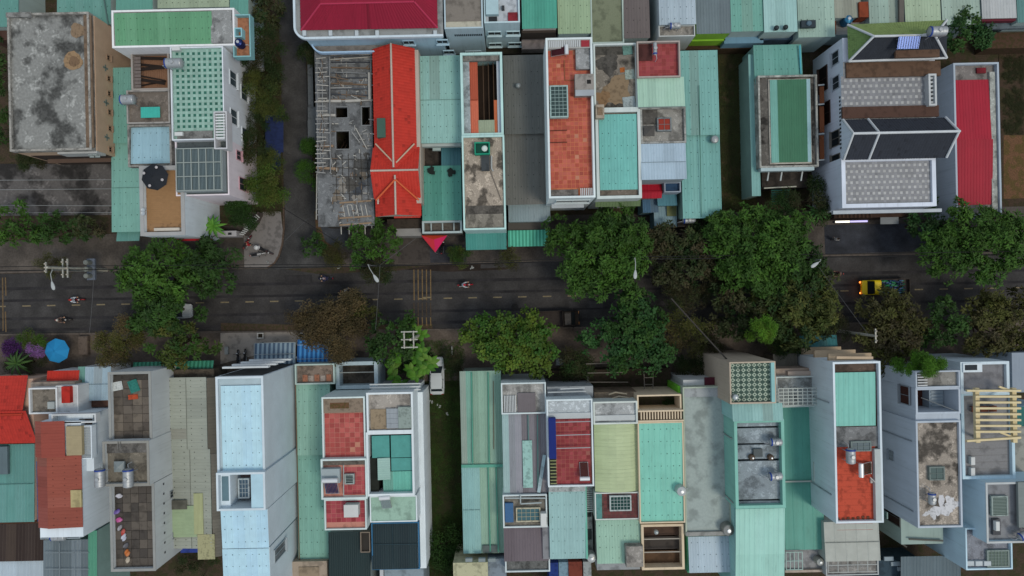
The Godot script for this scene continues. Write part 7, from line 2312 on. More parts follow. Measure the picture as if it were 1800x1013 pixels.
func wheel(t: Node3D, x: float, z: float, r: float, w: float) -> void:
	var f := Transform3D(Basis(Vector3(1, 0, 0), PI / 2), Vector3(x, r, z))
	var b := MB.new()
	b.lathe([Vector2(r * 0.62, -w * 0.5), Vector2(r * 0.9, -w * 0.5), Vector2(r, -w * 0.3), Vector2(r, w * 0.3), Vector2(r * 0.9, w * 0.5), Vector2(r * 0.62, w * 0.5)], 20, f)
	var o := obj("wheel", b, flat_mat("18181a", 0.9), t)
	b = MB.new()
	b.lathe([Vector2(0, -w * 0.42), Vector2(r * 0.3, -w * 0.42), Vector2(r * 0.62, -w * 0.46)], 16, f)
	b.lathe([Vector2(r * 0.62, w * 0.46), Vector2(r * 0.3, w * 0.42), Vector2(0, w * 0.42)], 16, f)
	obj("rim", b, flat_mat("8d9194", 0.35, 0.6), o)

func car(label: String, at: Vector3, turn: float, hex: String) -> Node3D:   # faces +x
	var t := thing("parked_car", label, "car", at, turn)
	var paint := P(hex, "", 0.1, 0.22, 0.0, true)
	obj("body", loft([[-2.15, 0.72, 0.35, 0.72], [-2.05, 0.8, 0.28, 0.88], [-1.6, 0.86, 0.25, 0.95], [0.0, 0.88, 0.25, 0.92], [1.2, 0.87, 0.25, 0.9], [1.9, 0.82, 0.26, 0.82], [2.12, 0.72, 0.32, 0.68], [2.2, 0.6, 0.38, 0.6]]), paint, t)
	obj("cabin_glass", loft([[-1.75, 0.7, 0.85, 0.92], [-1.35, 0.69, 0.85, 1.36], [0.3, 0.68, 0.85, 1.4], [1.15, 0.7, 0.82, 0.93]], 20, 4.0), glass("222b30"), t)
	obj("roof", loft([[-1.4, 0.6, 1.34, 1.4], [-1.1, 0.66, 1.34, 1.46], [0.1, 0.66, 1.36, 1.48], [0.42, 0.6, 1.36, 1.42]], 16, 3.0), paint, t)
	for s in [-1, 1]:
		for p in [[[-1.36, 1.37, 0.64], [-1.85, 0.9, 0.74]], [[0.35, 1.4, 0.62], [1.12, 0.9, 0.74]], [[-0.45, 1.42, 0.66], [-0.42, 0.9, 0.77]]]:
			var b := MB.new()
			b.bar(Vector3(p[0][0], p[0][1], s * p[0][2]), Vector3(p[1][0], p[1][1], s * p[1][2]), 0.08, 0.06)
			obj("pillar", b, paint, t)
		wheel(t, -1.35, s * 0.76, 0.31, 0.2)
		wheel(t, 1.35, s * 0.76, 0.31, 0.2)
		var b := MB.new()
		b.box(Vector3(1.98, 0.56, s * 0.62 - 0.16), Vector3(2.12, 0.72, s * 0.62 + 0.12))
		obj("headlight", b, flat_mat("b6babb", 0.15), t)
		b = MB.new()
		b.box(Vector3(-2.15, 0.62, s * 0.64 - 0.12), Vector3(-2.02, 0.82, s * 0.64 + 0.1))
		obj("tail_light", b, flat_mat("7a1616", 0.2), t)
		b = MB.new()
		b.box(Vector3(0.75, 0.9, s * 0.95 - 0.09), Vector3(0.9, 1.02, s * 0.95 + 0.09))
		obj("mirror", b, paint, t)
		b = MB.new()
		b.box(Vector3(-0.9, 0.78, s * 0.885 - 0.012), Vector3(-0.72, 0.81, s * 0.885 + 0.012))
		obj("door_handle", b, flat_mat("8d9194", 0.3), t)
	var bb := MB.new()
	bb.box(Vector3(2.13, 0.4, -0.5), Vector3(2.2, 0.54, 0.5))
	obj("grille", bb, flat_mat("202224", 0.4), t)
	return t

func truck(label: String, at: Vector3, turn: float, cab_hex: String, bed_hex: String) -> Node3D:   # faces +x; 5.4 m long
	var t := thing("flatbed_truck", label, "truck", at, turn)
	var paint := P(cab_hex, "", 0.1, 0.3, 0.0, true)
	var bed := P(bed_hex, "stain", 0.3, 0.7, 0.0, true)
	obj("cab", loft([[0.95, 0.84, 0.5, 1.9], [1.05, 0.86, 0.45, 2.0], [1.75, 0.86, 0.45, 1.98], [2.05, 0.85, 0.45, 1.45], [2.5, 0.84, 0.45, 1.1], [2.72, 0.8, 0.5, 0.95]], 20, 6.0), paint, t)
	var b := MB.new()
	b.quad(Vector3(1.8, 2.0, -0.72), Vector3(1.8, 2.0, 0.72), Vector3(2.28, 1.32, 0.76), Vector3(2.28, 1.32, -0.76), Vector3(1, 1, 0))
	b.quad(Vector3(1.8, 1.9, -0.72), Vector3(1.8, 1.9, 0.72), Vector3(2.2, 1.3, 0.76), Vector3(2.2, 1.3, -0.76), Vector3(-1, -1, 0))
	obj("windscreen", b, glass("1b2023"), t)
	for s in [-1, 1]:
		b = MB.new()
		b.box(Vector3(1.15, 1.3, s * 0.86 - 0.01), Vector3(1.75, 1.75, s * 0.86 + 0.01))
		obj("side_window", b, glass("1b2023"), t)
		b = MB.new()
		b.box(Vector3(2.62, 0.62, s * 0.62 - 0.15), Vector3(2.78, 0.86, s * 0.62 + 0.15))
		obj("headlight", b, flat_mat("c0823c", 0.2), t)
		b = MB.new()
		b.bar(Vector3(1.95, 1.45, s * 0.88), Vector3(2.05, 1.5, s * 1.06), 0.04, 0.04)
		b.box(Vector3(1.98, 1.35, s * 1.08 - 0.05), Vector3(2.06, 1.65, s * 1.08 + 0.05))
		obj("mirror", b, flat_mat("1c1c1e"), t)
		wheel(t, 1.9, s * 0.74, 0.36, 0.22)
		wheel(t, -1.6, s * 0.74, 0.36, 0.24)
		b = MB.new()
		b.box(Vector3(-2.6, 0.9, s * 0.9 - 0.03), Vector3(0.85, 1.35, s * 0.9 + 0.03))
		obj("bed_side", b, bed, t)
	b = MB.new()
	b.box(Vector3(-2.65, 0.8, -0.93), Vector3(0.9, 0.9, 0.93))
	obj("bed_floor", b, bed, t)
	for x in [-2.62, 0.86]:
		b = MB.new()
		b.box(Vector3(x - 0.03, 0.9, -0.86), Vector3(x + 0.03, 1.35 if x < 0 else 1.75, 0.86))
		obj("bed_end", b, bed, t)
	b = MB.new()
	b.box(Vector3(-2.5, 0.45, -0.4), Vector3(2.4, 0.8, 0.4))
	obj("chassis", b, flat_mat("1a1a1c"), t)
	b = MB.new()
	b.box(Vector3(2.7, 0.42, -0.8), Vector3(2.82, 0.62, 0.8))
	obj("bumper", b, flat_mat("2a2a2c"), t)
	return t

func utility_pole(label: String, u: float, v: float, y: float, arms: Array) -> Node3D:
	var t := thing("utility_pole", label, "utility pole", pt(u, v, 0.0), TILT, "concrete power poles")
	var conc := P("a9a89c", "stain", 0.2)
	var b := MB.new()
	b.tube([Vector3(0, 0, 0), Vector3(0, y * 0.5, 0), Vector3(0, y, 0)], 0.2, 0.12, 10)
	obj("pole", b, conc, t)
	for a in arms:       # [height, x0, z0, x1, z1, insulators]
		b = MB.new()
		var p := Vector3(a[1], a[0], a[2])
		var q := Vector3(a[3], a[0], a[4])
		b.bar(p, q, 0.12, 0.14)
		var arm := obj("crossarm", b, P("a3a49c", "", 0.3, 0.5, 0.2), t)
		for k in a[5]:
			var c := p.lerp(q, (k + 0.5) / a[5])
			b = MB.new()
			b.lathe([Vector2(0.04, 0.05), Vector2(0.08, 0.1), Vector2(0.05, 0.16), Vector2(0.09, 0.22), Vector2(0.05, 0.28), Vector2(0, 0.3)], 8, Transform3D(Basis(), c))
			obj("insulator", b, flat_mat("a9a298", 0.3), arm)
	return t

func street_lamp(label: String, u: float, v: float, y: float, au: float, av: float) -> void:   # pole at u,v; head seen at au,av
	var base := pt(u, v, 0.0)
	var t := thing("street_lamp", label, "street lamp", base, 0.0, "street lamps reaching over the road")
	var h := pt(au, av, y + 0.5) - base
	var b := MB.new()
	b.tube([Vector3.ZERO, Vector3(0, y * 0.6, 0), Vector3(0, y, 0)], 0.1, 0.06, 8)
	obj("pole", b, flat_mat("7f8482", 0.5, 0.3), t)
	b = MB.new()
	var m := Vector3(h.x * 0.35, y + 0.4, h.z * 0.35)
	b.tube([Vector3(0, y - 0.1, 0), m, h], 0.05, 0.04, 7)
	obj("arm", b, flat_mat("a9adab", 0.5, 0.3), t)
	var d := Vector3(h.x, 0, h.z).normalized()
	b = MB.new()
	var x := d
	var z := x.cross(Vector3.UP)
	var l := loft([[-0.35, 0.07, -0.04, 0.06], [-0.1, 0.15, -0.07, 0.1], [0.2, 0.2, -0.08, 0.12], [0.45, 0.16, -0.07, 0.09], [0.55, 0.06, -0.03, 0.04]], 14, 2.4)
	var o := obj("lamp_head", l, flat_mat("a4aaab", 0.35), t)
	o.transform = Transform3D(Basis(x, Vector3.UP, z), h + d * 0.3)

func wire(called: String, label: String, pts: Array, r: float, m: Material) -> void:   # points u, v, y; sags between them
	var b := MB.new()
	var path := []
	for i in pts.size() - 1:
		var p := pt(pts[i][0], pts[i][1], pts[i][2])
		var q := pt(pts[i + 1][0], pts[i + 1][1], pts[i + 1][2])
		for k in 8:
			var s := k / 8.0
			path.append(p.lerp(q, s) - Vector3(0, 4.0 * s * (1.0 - s) * p.distance_to(q) * 0.012, 0))
	var e: Array = pts[pts.size() - 1]
	path.append(pt(e[0], e[1], e[2]))
	b.tube(path, r, r, 5)
	tag(obj(called, b, m), label, "cable")

func build_street_things() -> void:
	salt = 7
	# traffic
	var deg := PI / 180.0
	var bikes := [
		["motorbike with a red fronted rider in the left road heading right", 139, 527, 0.0, "7a1c1c"],
		["dark motorbike at the lower left of the road, nearest the purple flowers", 116, 562, 0.0, "33302e"],
		["dark blue motorbike riding left past the crossing side street", 575, 490, 180.0, "1e2238"],
		["motorbike half hidden under the brown tree's edge", 613, 512, 0.0, "4a4d50"],
		["red motorbike right of the pedestrian crossing", 818, 501, 2.0, "8a1a24"],
		["motorbike at the right of the road just left of the yellow truck", 1466, 482, 180.0, "4a2a26"]]
	for a in bikes: motorbike(a[0], pt(a[1], a[2], 0.0), TILT + a[3] * deg, a[4])
	var folk := [
		["rider in a white shirt and red helmet in the left road", 139, 527, 0.0, "a8b0ba", "202430", "a03024", "helmet"],
		["rider in a dark jacket at the lower left of the road", 116, 562, 0.0, "5a4a42", "26262a", "b5b0a8", "helmet"],
		["rider in a dark blue shirt heading left", 575, 490, 180.0, "232844", "1c1c22", "8a7f88", "helmet"],
		["rider in grey half hidden under the brown tree's edge", 613, 512, 0.0, "6a6e72", "2a2a2e", "8f9496", "helmet"],
		["rider in a pale shirt and bright red helmet by the crossing", 818, 501, 2.0, "a5abb0", "24262c", "b01c30", "helmet"],
		["rider in a dull brown shirt left of the yellow truck", 1466, 482, 180.0, "5a3c38", "2a2024", "6a5048", "helmet"]]
	for a in folk: person(a[0], pt(a[1], a[2], 0.0), TILT + a[3] * deg, true, a[4], a[5], a[6], a[7])
	motorbike("left of two dark motorbikes parked nose up beside the grey awning", pt(420, 628, 0.13), 92.0 * deg, "1c1c1e", 0.12)
	motorbike("right of two dark motorbikes parked nose up beside the grey awning", pt(432, 627, 0.13), 88.0 * deg, "201e1e", 0.12)
	motorbike("motorbike parked beside the red canopy", pt(778, 434, 0.14), 80.0 * deg, "2a2022", 0.1)
	motorbike("white and red motorbike parked on the corner pavement", pt(455, 447, 0.14), 10.0 * deg, "a5a5a5", 0.1)
	motorbike("dark motorbike parked on the corner pavement behind the white one", pt(470, 441, 0.14), -25.0 * deg, "3a2a2a", 0.1)
	motorbike("dark motorbike parked by the wall near the small potted tree, upper of the corner", pt(437, 426, 0.14), 60.0 * deg, "5a1a1e", 0.1)
	person("person in a white shirt standing by bikes on the corner pavement", pt(459, 437, 0.13), 2.4, false, "b5b8bc", "2a2c34", "c6c8c8", "cone")
	person("person in a red shirt standing near the white house's corner", pt(441, 430, 0.13), 0.6, false, "8a1c24", "2a2c34", "", "hair")
	person("person in white standing by the right hand forecourt", pt(1463, 422, 0.13), 1.2, false, "9a9a98", "4a4a4c", "", "hair")
	car("white car parked nose out in the grass lane", pt(769, 660, 0.05), 91.0 * deg, "b5bcbe")
	car("silver white car under the large tree in the left road", pt(309, 547, 0.0), TILT, "a5acb0")
	var yt := truck("yellow flatbed truck loaded with dark bottles at the right of the road", pt(1549, 505, 0.0), PI + TILT, "d0b414", "3a3430")
	for z in [-0.62, 0.62]:
		var hl := pt(1549, 505, 0.0) + Basis(Vector3.UP, PI + TILT) * Vector3(2.86, 0.74, z)
		var b := MB.new()
		b.lathe([Vector2(0, -0.06), Vector2(0.09, -0.04), Vector2(0.1, 0.03), Vector2(0, 0.06)], 10)
		var lg := obj("lamp_glow", b, lamp_mat("ff8a3a", 1.5), yt)
		lg.position = Vector3(2.82, 0.74, z)
		var ol := OmniLight3D.new()
		ol.name = "truck_lamp_light"
		ol.position = hl + Vector3(-0.12, 0, 0)
		ol.light_color = Color(1.0, 0.6, 0.3)
		ol.light_energy = 0.07
		ol.light_size = 0.1
		ol.omni_range = 200.0
		ol.omni_attenuation = 2.0
		ol.shadow_enabled = true
		add_child(ol, true)
	var cargo_hex := ["1f3a5c", "1d5a36", "243048", "2f7a3a", "1a2434", "4a6a8a"]
	var cargo := thing("bottle_load", "load of blue and green bottles packed on the yellow truck", "bottles", pt(1549, 505, 0.9), PI + TILT)
	for h in 6:
		var b := MB.new()
		for k in 26:
			var c := Vector3(rng.randf_range(-2.45, 0.65), rng.randf_range(0.1, 0.42), rng.randf_range(-0.72, 0.72))
			b.lathe([Vector2(0.0, -0.2), Vector2(0.085, -0.19), Vector2(0.085, 0.1), Vector2(0.03, 0.18), Vector2(0.03, 0.25), Vector2(0, 0.25)], 6, Transform3D(Basis(Vector3.UP, rng.randf() * 0.6 - 0.3) * Basis(Vector3(0, 0, 1), 1.5 + rng.randf_range(-0.4, 0.4)), c))
		stuff(obj("bottle", b, P(cargo_hex[h], "", 0.1, 0.2, 0.0, true), cargo))
	truck("dark flatbed truck parked along the lower kerb between trees", pt(975, 560, 0.0), TILT * 2, "2a2622", "2b2420")

	# umbrellas, canopies, tarps
	var um := thing("market_umbrella", "large bright blue market umbrella beside the purple flowers", "umbrella", pt(120, 614, 0.12), 0.15)
	umbrella(um, 1.42, 2.6, ["2280b4", "1f79ac"], 8)
	var rc_ := thing("red_canopy", "red and orange peaked canopy standing on the pavement", "canopy", pt(763, 425, 0.12), 0.0)
	var a0 := pt(740, 414, 2.6) - rc_.position
	var a1 := pt(786, 414, 2.5) - rc_.position
	var a2 := pt(765, 444, 2.2) - rc_.position
	var apex := pt(763, 421, 3.0) - rc_.position
	for f in [[a0, apex, a2, "c83440"], [a1, apex, a2, "c02458"], [a0, apex, a1, "d04a30"]]:
		var b := MB.new()
		b.tri(f[0], f[1], f[2], Vector3.UP)
		b.tri(f[0] + Vector3(0, -0.02, 0), f[1] + Vector3(0, -0.02, 0), f[2] + Vector3(0, -0.02, 0), Vector3.DOWN)
		obj("canopy_panel", b, P(f[3], "wear", 0.2), rc_)
	for p in [a0, a1, a2]:
		var b := MB.new()
		b.tube([Vector3(p.x, 0, p.z), p], 0.035, 0.03, 6)
		obj("pole", b, flat_mat("7a7a7a"), rc_)
	var tarp := thing("market_tarp", "dark blue tarpaulin stretched beside the side road", "tarpaulin", pt(482, 236, 0.0), TILT)
	for s in [[466, 202, 498, 268, "1e2a4e"], [478, 268, 493, 300, "26345c"]]:
		var b := MB.new()
		for i in 6:
			var f0 := i / 6.0
			var f1 := (i + 1) / 6.0
			var i0 := tarp.transform.affine_inverse()
			b.quad(i0 * pt(s[0], lerpf(s[1], s[3], f0), 2.3 + 0.2 * sin(f0 * 9.0)), i0 * pt(s[2], lerpf(s[1], s[3], f0), 2.4), i0 * pt(s[2], lerpf(s[1], s[3], f1), 2.4), i0 * pt(s[0], lerpf(s[1], s[3], f1), 2.3 + 0.2 * sin(f1 * 9.0)), Vector3.UP)
		obj("sheet", b, P(s[4], "stain", 0.2), tarp)
	for s in [[467, 203], [497, 203], [467, 266], [497, 266]]:
		var b := MB.new()
		var p := tarp.transform.affine_inverse() * pt(s[0], s[1], 2.2)
		b.tube([Vector3(p.x, 0, p.z), p], 0.04, 0.04, 6)
		obj("pole", b, flat_mat("5a5a5a"), tarp)
	# louvred white garden gate on the corner
	var gate := thing("white_louvre_gate", "white slatted gate curving round the corner garden", "gate", pt(440, 392, 0.0), TILT)
	for k in 12:
		var b := MB.new()
		var i0 := gate.transform.affine_inverse()
		var f := k / 11.0
		b.bar(i0 * pt(421 + f * 29, 410 - f * 34 + 1.5, 2.2), i0 * pt(429 + f * 27, 410 - f * 30 + 3, 2.2), 0.12, 0.1)
		obj("slat", b, flat_mat("a3a6a4"), gate)
	for k in 6:
		var b := MB.new()
		var i0 := gate.transform.affine_inverse()
		var f0 := k / 6.0
		var f1 := (k + 1) / 6.0
		b.bar(i0 * pt(432 + 26 * sin(f0 * 1.4), 414 - f0 * 40, 0.8), i0 * pt(432 + 26 * sin(f1 * 1.4), 414 - f1 * 40, 0.8), 0.16, 1.5)
		obj("wall", b, P("4d4642", "stain"), gate)
	var gw := thing("garden_wall", "low white wall in front of the corner garden", "wall", pt(402, 414, 0.0), TILT)
	var gb := MB.new()
	gb.box(Vector3(-1.6, 0, -0.35), Vector3(1.7, 2.0, 0.3))
	obj("wall", gb, P("8f8f92", "drip", 0.2), gw)
	gb = MB.new()
	gb.box(Vector3(0.75, 2.0, -0.15), Vector3(1.15, 2.04, 0.12))
	obj("letter_slot", gb, flat_mat("23262a"), gw)
	# white kerb planters by the road
	for a in [["left of the two white square planters by the lower kerb", 459, 590], ["right of the two white square planters by the lower kerb, by the brown tree", 531, 590]]:
		var t := thing("square_planter", a[0], "planter", pt(a[1], a[2], 0.12), TILT)
		var b := MB.new()
		b.ring(-0.38, -0.34, 0.38, 0.34, 0.12, 0, 0.35)
		obj("rim", b, P("a9a7a0", "stain", 0.3), t)
		b = MB.new()
		b.box(Vector3(-0.28, 0, -0.24), Vector3(0.28, 0.2, 0.24))
		obj("soil", b, P("2b241e", "soil", 0.3), t)
	var sb := thing("shop_board", "small pale sign board standing left of the two parked motorbikes", "sign", pt(400, 616, 0.12), TILT)
	gb = MB.new()
	gb.box(Vector3(-0.22, 0.3, -0.45), Vector3(0.22, 0.4, 0.45))
	obj("board", gb, P("8a8f8e", "stain"), sb)
	for s in [-0.35, 0.35]:
		gb = MB.new()
		gb.box(Vector3(-0.18, 0, s - 0.04), Vector3(0.18, 0.3, s + 0.04))
		obj("foot", gb, flat_mat("4a4a4a"), sb)
	# lit shop sign on the right
	var ls := thing("lit_sign", "glowing white shop sign strip under the patterned front terrace", "sign", pt(1495, 390, 3.0), TILT)
	gb = MB.new()
	gb.box(Vector3(-1.9, -0.25, -0.12), Vector3(1.9, 0.25, 0.08))
	obj("sign_box", gb, P("3a3a40", "", 0.1, 0.5), ls)
	gb = MB.new()
	gb.box(Vector3(-1.8, 0.25, -0.1), Vector3(-0.2, 0.29, 0.1))
	obj("light_strip", gb, lamp_mat("f0ead8", 1.0), ls)
	gb = MB.new()
	gb.box(Vector3(-0.15, 0.25, -0.1), Vector3(1.8, 0.29, 0.1))
	obj("light_strip", gb, lamp_mat("a8a0d0", 0.7), ls)
	var al := AreaLight3D.new()
	al.name = "sign_light"
	al.area_size = Vector2(3.6, 0.2)
	al.position = pt(1495, 390, 3.35)
	al.rotation_degrees = Vector3(90, 0, 0)
	al.light_energy = 0.3
	al.shadow_enabled = true
	add_child(al)
	# poles, lamps, wires
	var pole := utility_pole("concrete power pole with two crossarms and transformer at the left of the road", 188, 475, 10.4, [[10.2, -0.2, -0.55, -0.2, 0.55, 3], [7.5, -0.25, -1.0, -0.25, 1.0, 3], [7.5, 0.25, -1.0, 0.25, 1.0, 3]])
	for k in 3:
		var b := MB.new()
		b.lathe([Vector2(0, 0), Vector2(0.28, 0), Vector2(0.28, 0.8), Vector2(0.2, 0.9), Vector2(0, 0.92)], 14, Transform3D(Basis(), Vector3(0.1 + 0.0 * k, 3.4, -0.75 + 0.75 * k)))
		obj("transformer", b, P("6f7470", "stain", 0.4), pole)
	var tb := MB.new()
	tb.box(Vector3(-0.3, 3.1, -1.2), Vector3(0.6, 3.35, 1.2))
	obj("transformer_platform", tb, P("5c6470", "stain", 0.4), pole)
	street_lamp("white lamp on the left power pole arm", 180, 478, 8.8, 91, 496)
	utility_pole("concrete power pole with ladder like crossarms above the grass lane", 744, 586, 10.2, [[10.0, -0.65, -0.9, -0.65, 0.9, 3], [9.95, 0.3, -0.9, 0.3, 0.9, 3], [9.8, -1.0, -0.8, 0.7, -0.8, 0], [9.8, -1.0, 0.0, 0.7, 0.0, 0], [9.8, -1.0, 0.8, 0.7, 0.8, 0]])
	utility_pole("concrete power pole with a single crossarm at the right between trees", 1473, 582, 8.4, [[8.2, 0.05, -0.75, 0.05, 0.75, 3]])
	street_lamp("white lamp hanging over the dark tree at the crossing", 674, 470, 8.6, 657, 484)
	street_lamp("white lamp over the big tree in the middle", 1092, 460, 9.0, 1117, 476)
	street_lamp("white lamp between the two large trees at right", 1385, 462, 8.5, 1438, 462)
	var blk := flat_mat("17181a")
	wire("power_line", "upper dark power line running along the north pavement", [[-60, 470, 8], [80, 468, 8.2], [500, 465, 7.6], [668, 466, 8], [1090, 452, 8], [1900, 440, 8]], 0.035, blk)
	wire("power_line", "lower dark bundled power line running along the north kerb", [[-60, 477, 7], [80, 475, 7.2], [668, 468, 6.8], [1100, 456, 7], [1900, 446, 7]], 0.055, blk)
	wire("power_line", "dark cable slanting from the corner tree towards the crossing lamp", [[496, 365, 6], [600, 430, 6.5], [668, 466, 7.4]], 0.035, blk)
	wire("power_line", "thin cable slanting over the middle of the road to the crossing lamp", [[735, 416, 5], [668, 466, 7.5], [660, 580, 7.5]], 0.018, flat_mat("5a5c5e"))
	wire("power_line", "thin cable crossing the left part of the road from the transformer pole", [[165, 470, 7.8], [157, 585, 6]], 0.02, flat_mat("5a5c5e"))
	wire("power_line", "thick grey cable bundle slanting down to the diamond terrace house", [[1180, 525, 7.5], [1278, 632, 9.5]], 0.085, flat_mat("3d3a36"))
	wire("power_line", "thin cable slanting beside the yellow truck to the right pole", [[1440, 470, 7], [1528, 590, 7.8]], 0.02, flat_mat("4a4c4e"))
	wire("power_line", "thin cable over the forecourt by the side road corner", [[500, 424, 5], [540, 385, 5]], 0.018, flat_mat("4a4c4e"))
	for a in [[650, 530, 0.4, "by the dry brown tree"], [905, 540, 0.42, "in the lane below the middle awnings"], [230, 560, 0.4, "beside the left riders"]]:
		var t := thing("manhole_cover", "round iron manhole cover in the road %s" % a[3], "manhole cover", pt(a[0], a[1], 0.0), TILT)
		var b := MB.new()
		b.lathe([Vector2(a[2], 0.0), Vector2(a[2], 0.012), Vector2(a[2] * 0.9, 0.014), Vector2(0, 0.014)], 20)
		obj("cover", b, P("272524", "stain", 0.4), t)
		b = MB.new()
		for k in 4: b.obox(Transform3D(Basis(Vector3.UP, PI * k / 4.0), Vector3(0, 0.016, 0)), Vector3(a[2] * 1.5, 0.006, 0.03))
		obj("rib", b, P("323030"), t)
	for s in [[[322, 583], [362, 582], [362, 594], [322, 595]], [[845, 465], [960, 462], [960, 468], [845, 472]], [[500, 484], [548, 483], [549, 497], [501, 498]], [[1000, 530], [1060, 529], [1060, 541], [1000, 542]], [[420, 556], [470, 555], [470, 566], [420, 567]]]:
		strip("road_patch", s, 0.0, 0.005, P("3b3a3b" if s[0][0] != 500 else "2b2a2b", "road", 0.12))
	for v in [[488, 0.35], [509, 0.3], [541, 0.32], [561, 0.35]]:
		var b := MB.new()
		b.bar(pt(-40, v[0] + 21, 0.002), pt(1840, v[0] - 14, 0.002), v[1], 0.003)
		struct("wheel_track", b, P("2b2a2c", "road", 0.05))
	# pavement clutter
	for a in [["dark shed board lying beside the purple flowers", 150, 607, "5a5048", 0.55, 1.1], ["pale box on the pavement by the grass lane wall", 983, 636, "8f9696", 0.4, 0.4], ["pale timber lying in the grass lane", 795, 617, "8a8f8a", 0.08, 0.55]]:
		var t := thing("pavement_crate", a[0], "crate", pt(a[1], a[2], 0.14), TILT)
		chest("casing", Vector3(0, 0.25, 0), Vector3(a[4] * 2, 0.5, a[5] * 2), P(a[3], "stain", 0.3), t)
		chest("lid", Vector3(0, 0.53, 0), Vector3(a[4] * 1.9, 0.06, a[5] * 1.9), P(a[3], "stain", 0.4), t)
	var bits := [[762, 690], [772, 713], [785, 727], [757, 706], [838, 600], [470, 460], [596, 470], [830, 470], [560, 585], [930, 566]]
	for k in bits.size():
		var t := thing("litter", "scrap of pale litter, %s" % ["in the grass lane just below the white car", "in the middle of the grass lane", "in the grass lane farther from the road", "by the left wall of the grass lane", "on the pavement beside the yellow green tree", "on the kerb at the side road corner", "on the road edge at the small dark trees", "in the mud by the pedestrian crossing", "on the pavement below the brown tree", "on the road beside the dark truck"][k], "litter", pt(bits[k][0], bits[k][1], 0.13 if k != 9 else 0.01), rng.randf() * 3.0)
		var b := MB.new()
		for j in 3: b.obox(Transform3D(Basis(Vector3.UP, rng.randf() * 3.0), Vector3(rng.randf_range(-0.2, 0.2), 0.03, rng.randf_range(-0.15, 0.15))), Vector3(0.25, 0.04, 0.14))
		obj("scrap", b, flat_mat("8a8d8c"), t)

# ---------------------------------------------------------------- trees
func leaf_clump(kind: String) -> ArrayMesh:
	var key := "clump" + kind
	if cache.has(key): return cache[key]
	var rg := RandomNumberGenerator.new()
	rg.seed = kind.hash()
	var b := MB.new()
	var n := 16
	var ll := 0.42
	var lw := 0.19
	var spread := 0.30
	match kind:
		"fine":
			n = 30
			ll = 0.24
			lw = 0.085
			spread = 0.42
		"round":
			n = 18
			ll = 0.34
			lw = 0.22
			spread = 0.36
	for i in n:
		var a := i * 2.39996 + rg.randf() * 0.5
		var lift := rg.randf_range(-0.25, 0.75)
		var d := Vector3(cos(a) * cos(lift), sin(lift), sin(a) * cos(lift))
		var o := Vector3(rg.randf_range(-1, 1), rg.randf_range(-0.6, 0.6), rg.randf_range(-1, 1)) * spread * (0.9 if kind == "fine" else 0.6)
		var s := d.cross(Vector3.UP).normalized()
		var up := s.cross(d).normalized()
		var f := rg.randf_range(0.75, 1.2)
		b.col = Color(f * rg.randf_range(0.9, 1.1), f, f * 0.9)
		var p0 := o + d * 0.04
		var p1 := o + d * ll * 0.5 + s * lw * 0.5 + up * 0.04
		var p2 := o + d * ll * 0.5 - s * lw * 0.5 + up * 0.04
		var pm := o + d * ll * 0.5 + up * 0.0
		var p3 := o + d * ll * rg.randf_range(0.85, 1.15) - up * 0.05
		b.tri(p0, p1, pm, up)
		b.tri(p0, pm, p2, up)
		b.tri(p1, p3, pm, up)
		b.tri(pm, p3, p2, up)
	cache[key] = b.mesh()
	return cache[key]

func leaf_mat() -> StandardMaterial3D:
	if mats.has("leaf"): return mats["leaf"]
	var m := StandardMaterial3D.new()
	m.albedo_color = Color.WHITE
	m.vertex_color_use_as_albedo = true
	m.roughness = 0.6
	m.metallic_specular = 0.3
	m.backlight_enabled = true
	m.backlight = Color(0.10, 0.13, 0.03)
	mats["leaf"] = m
	return m

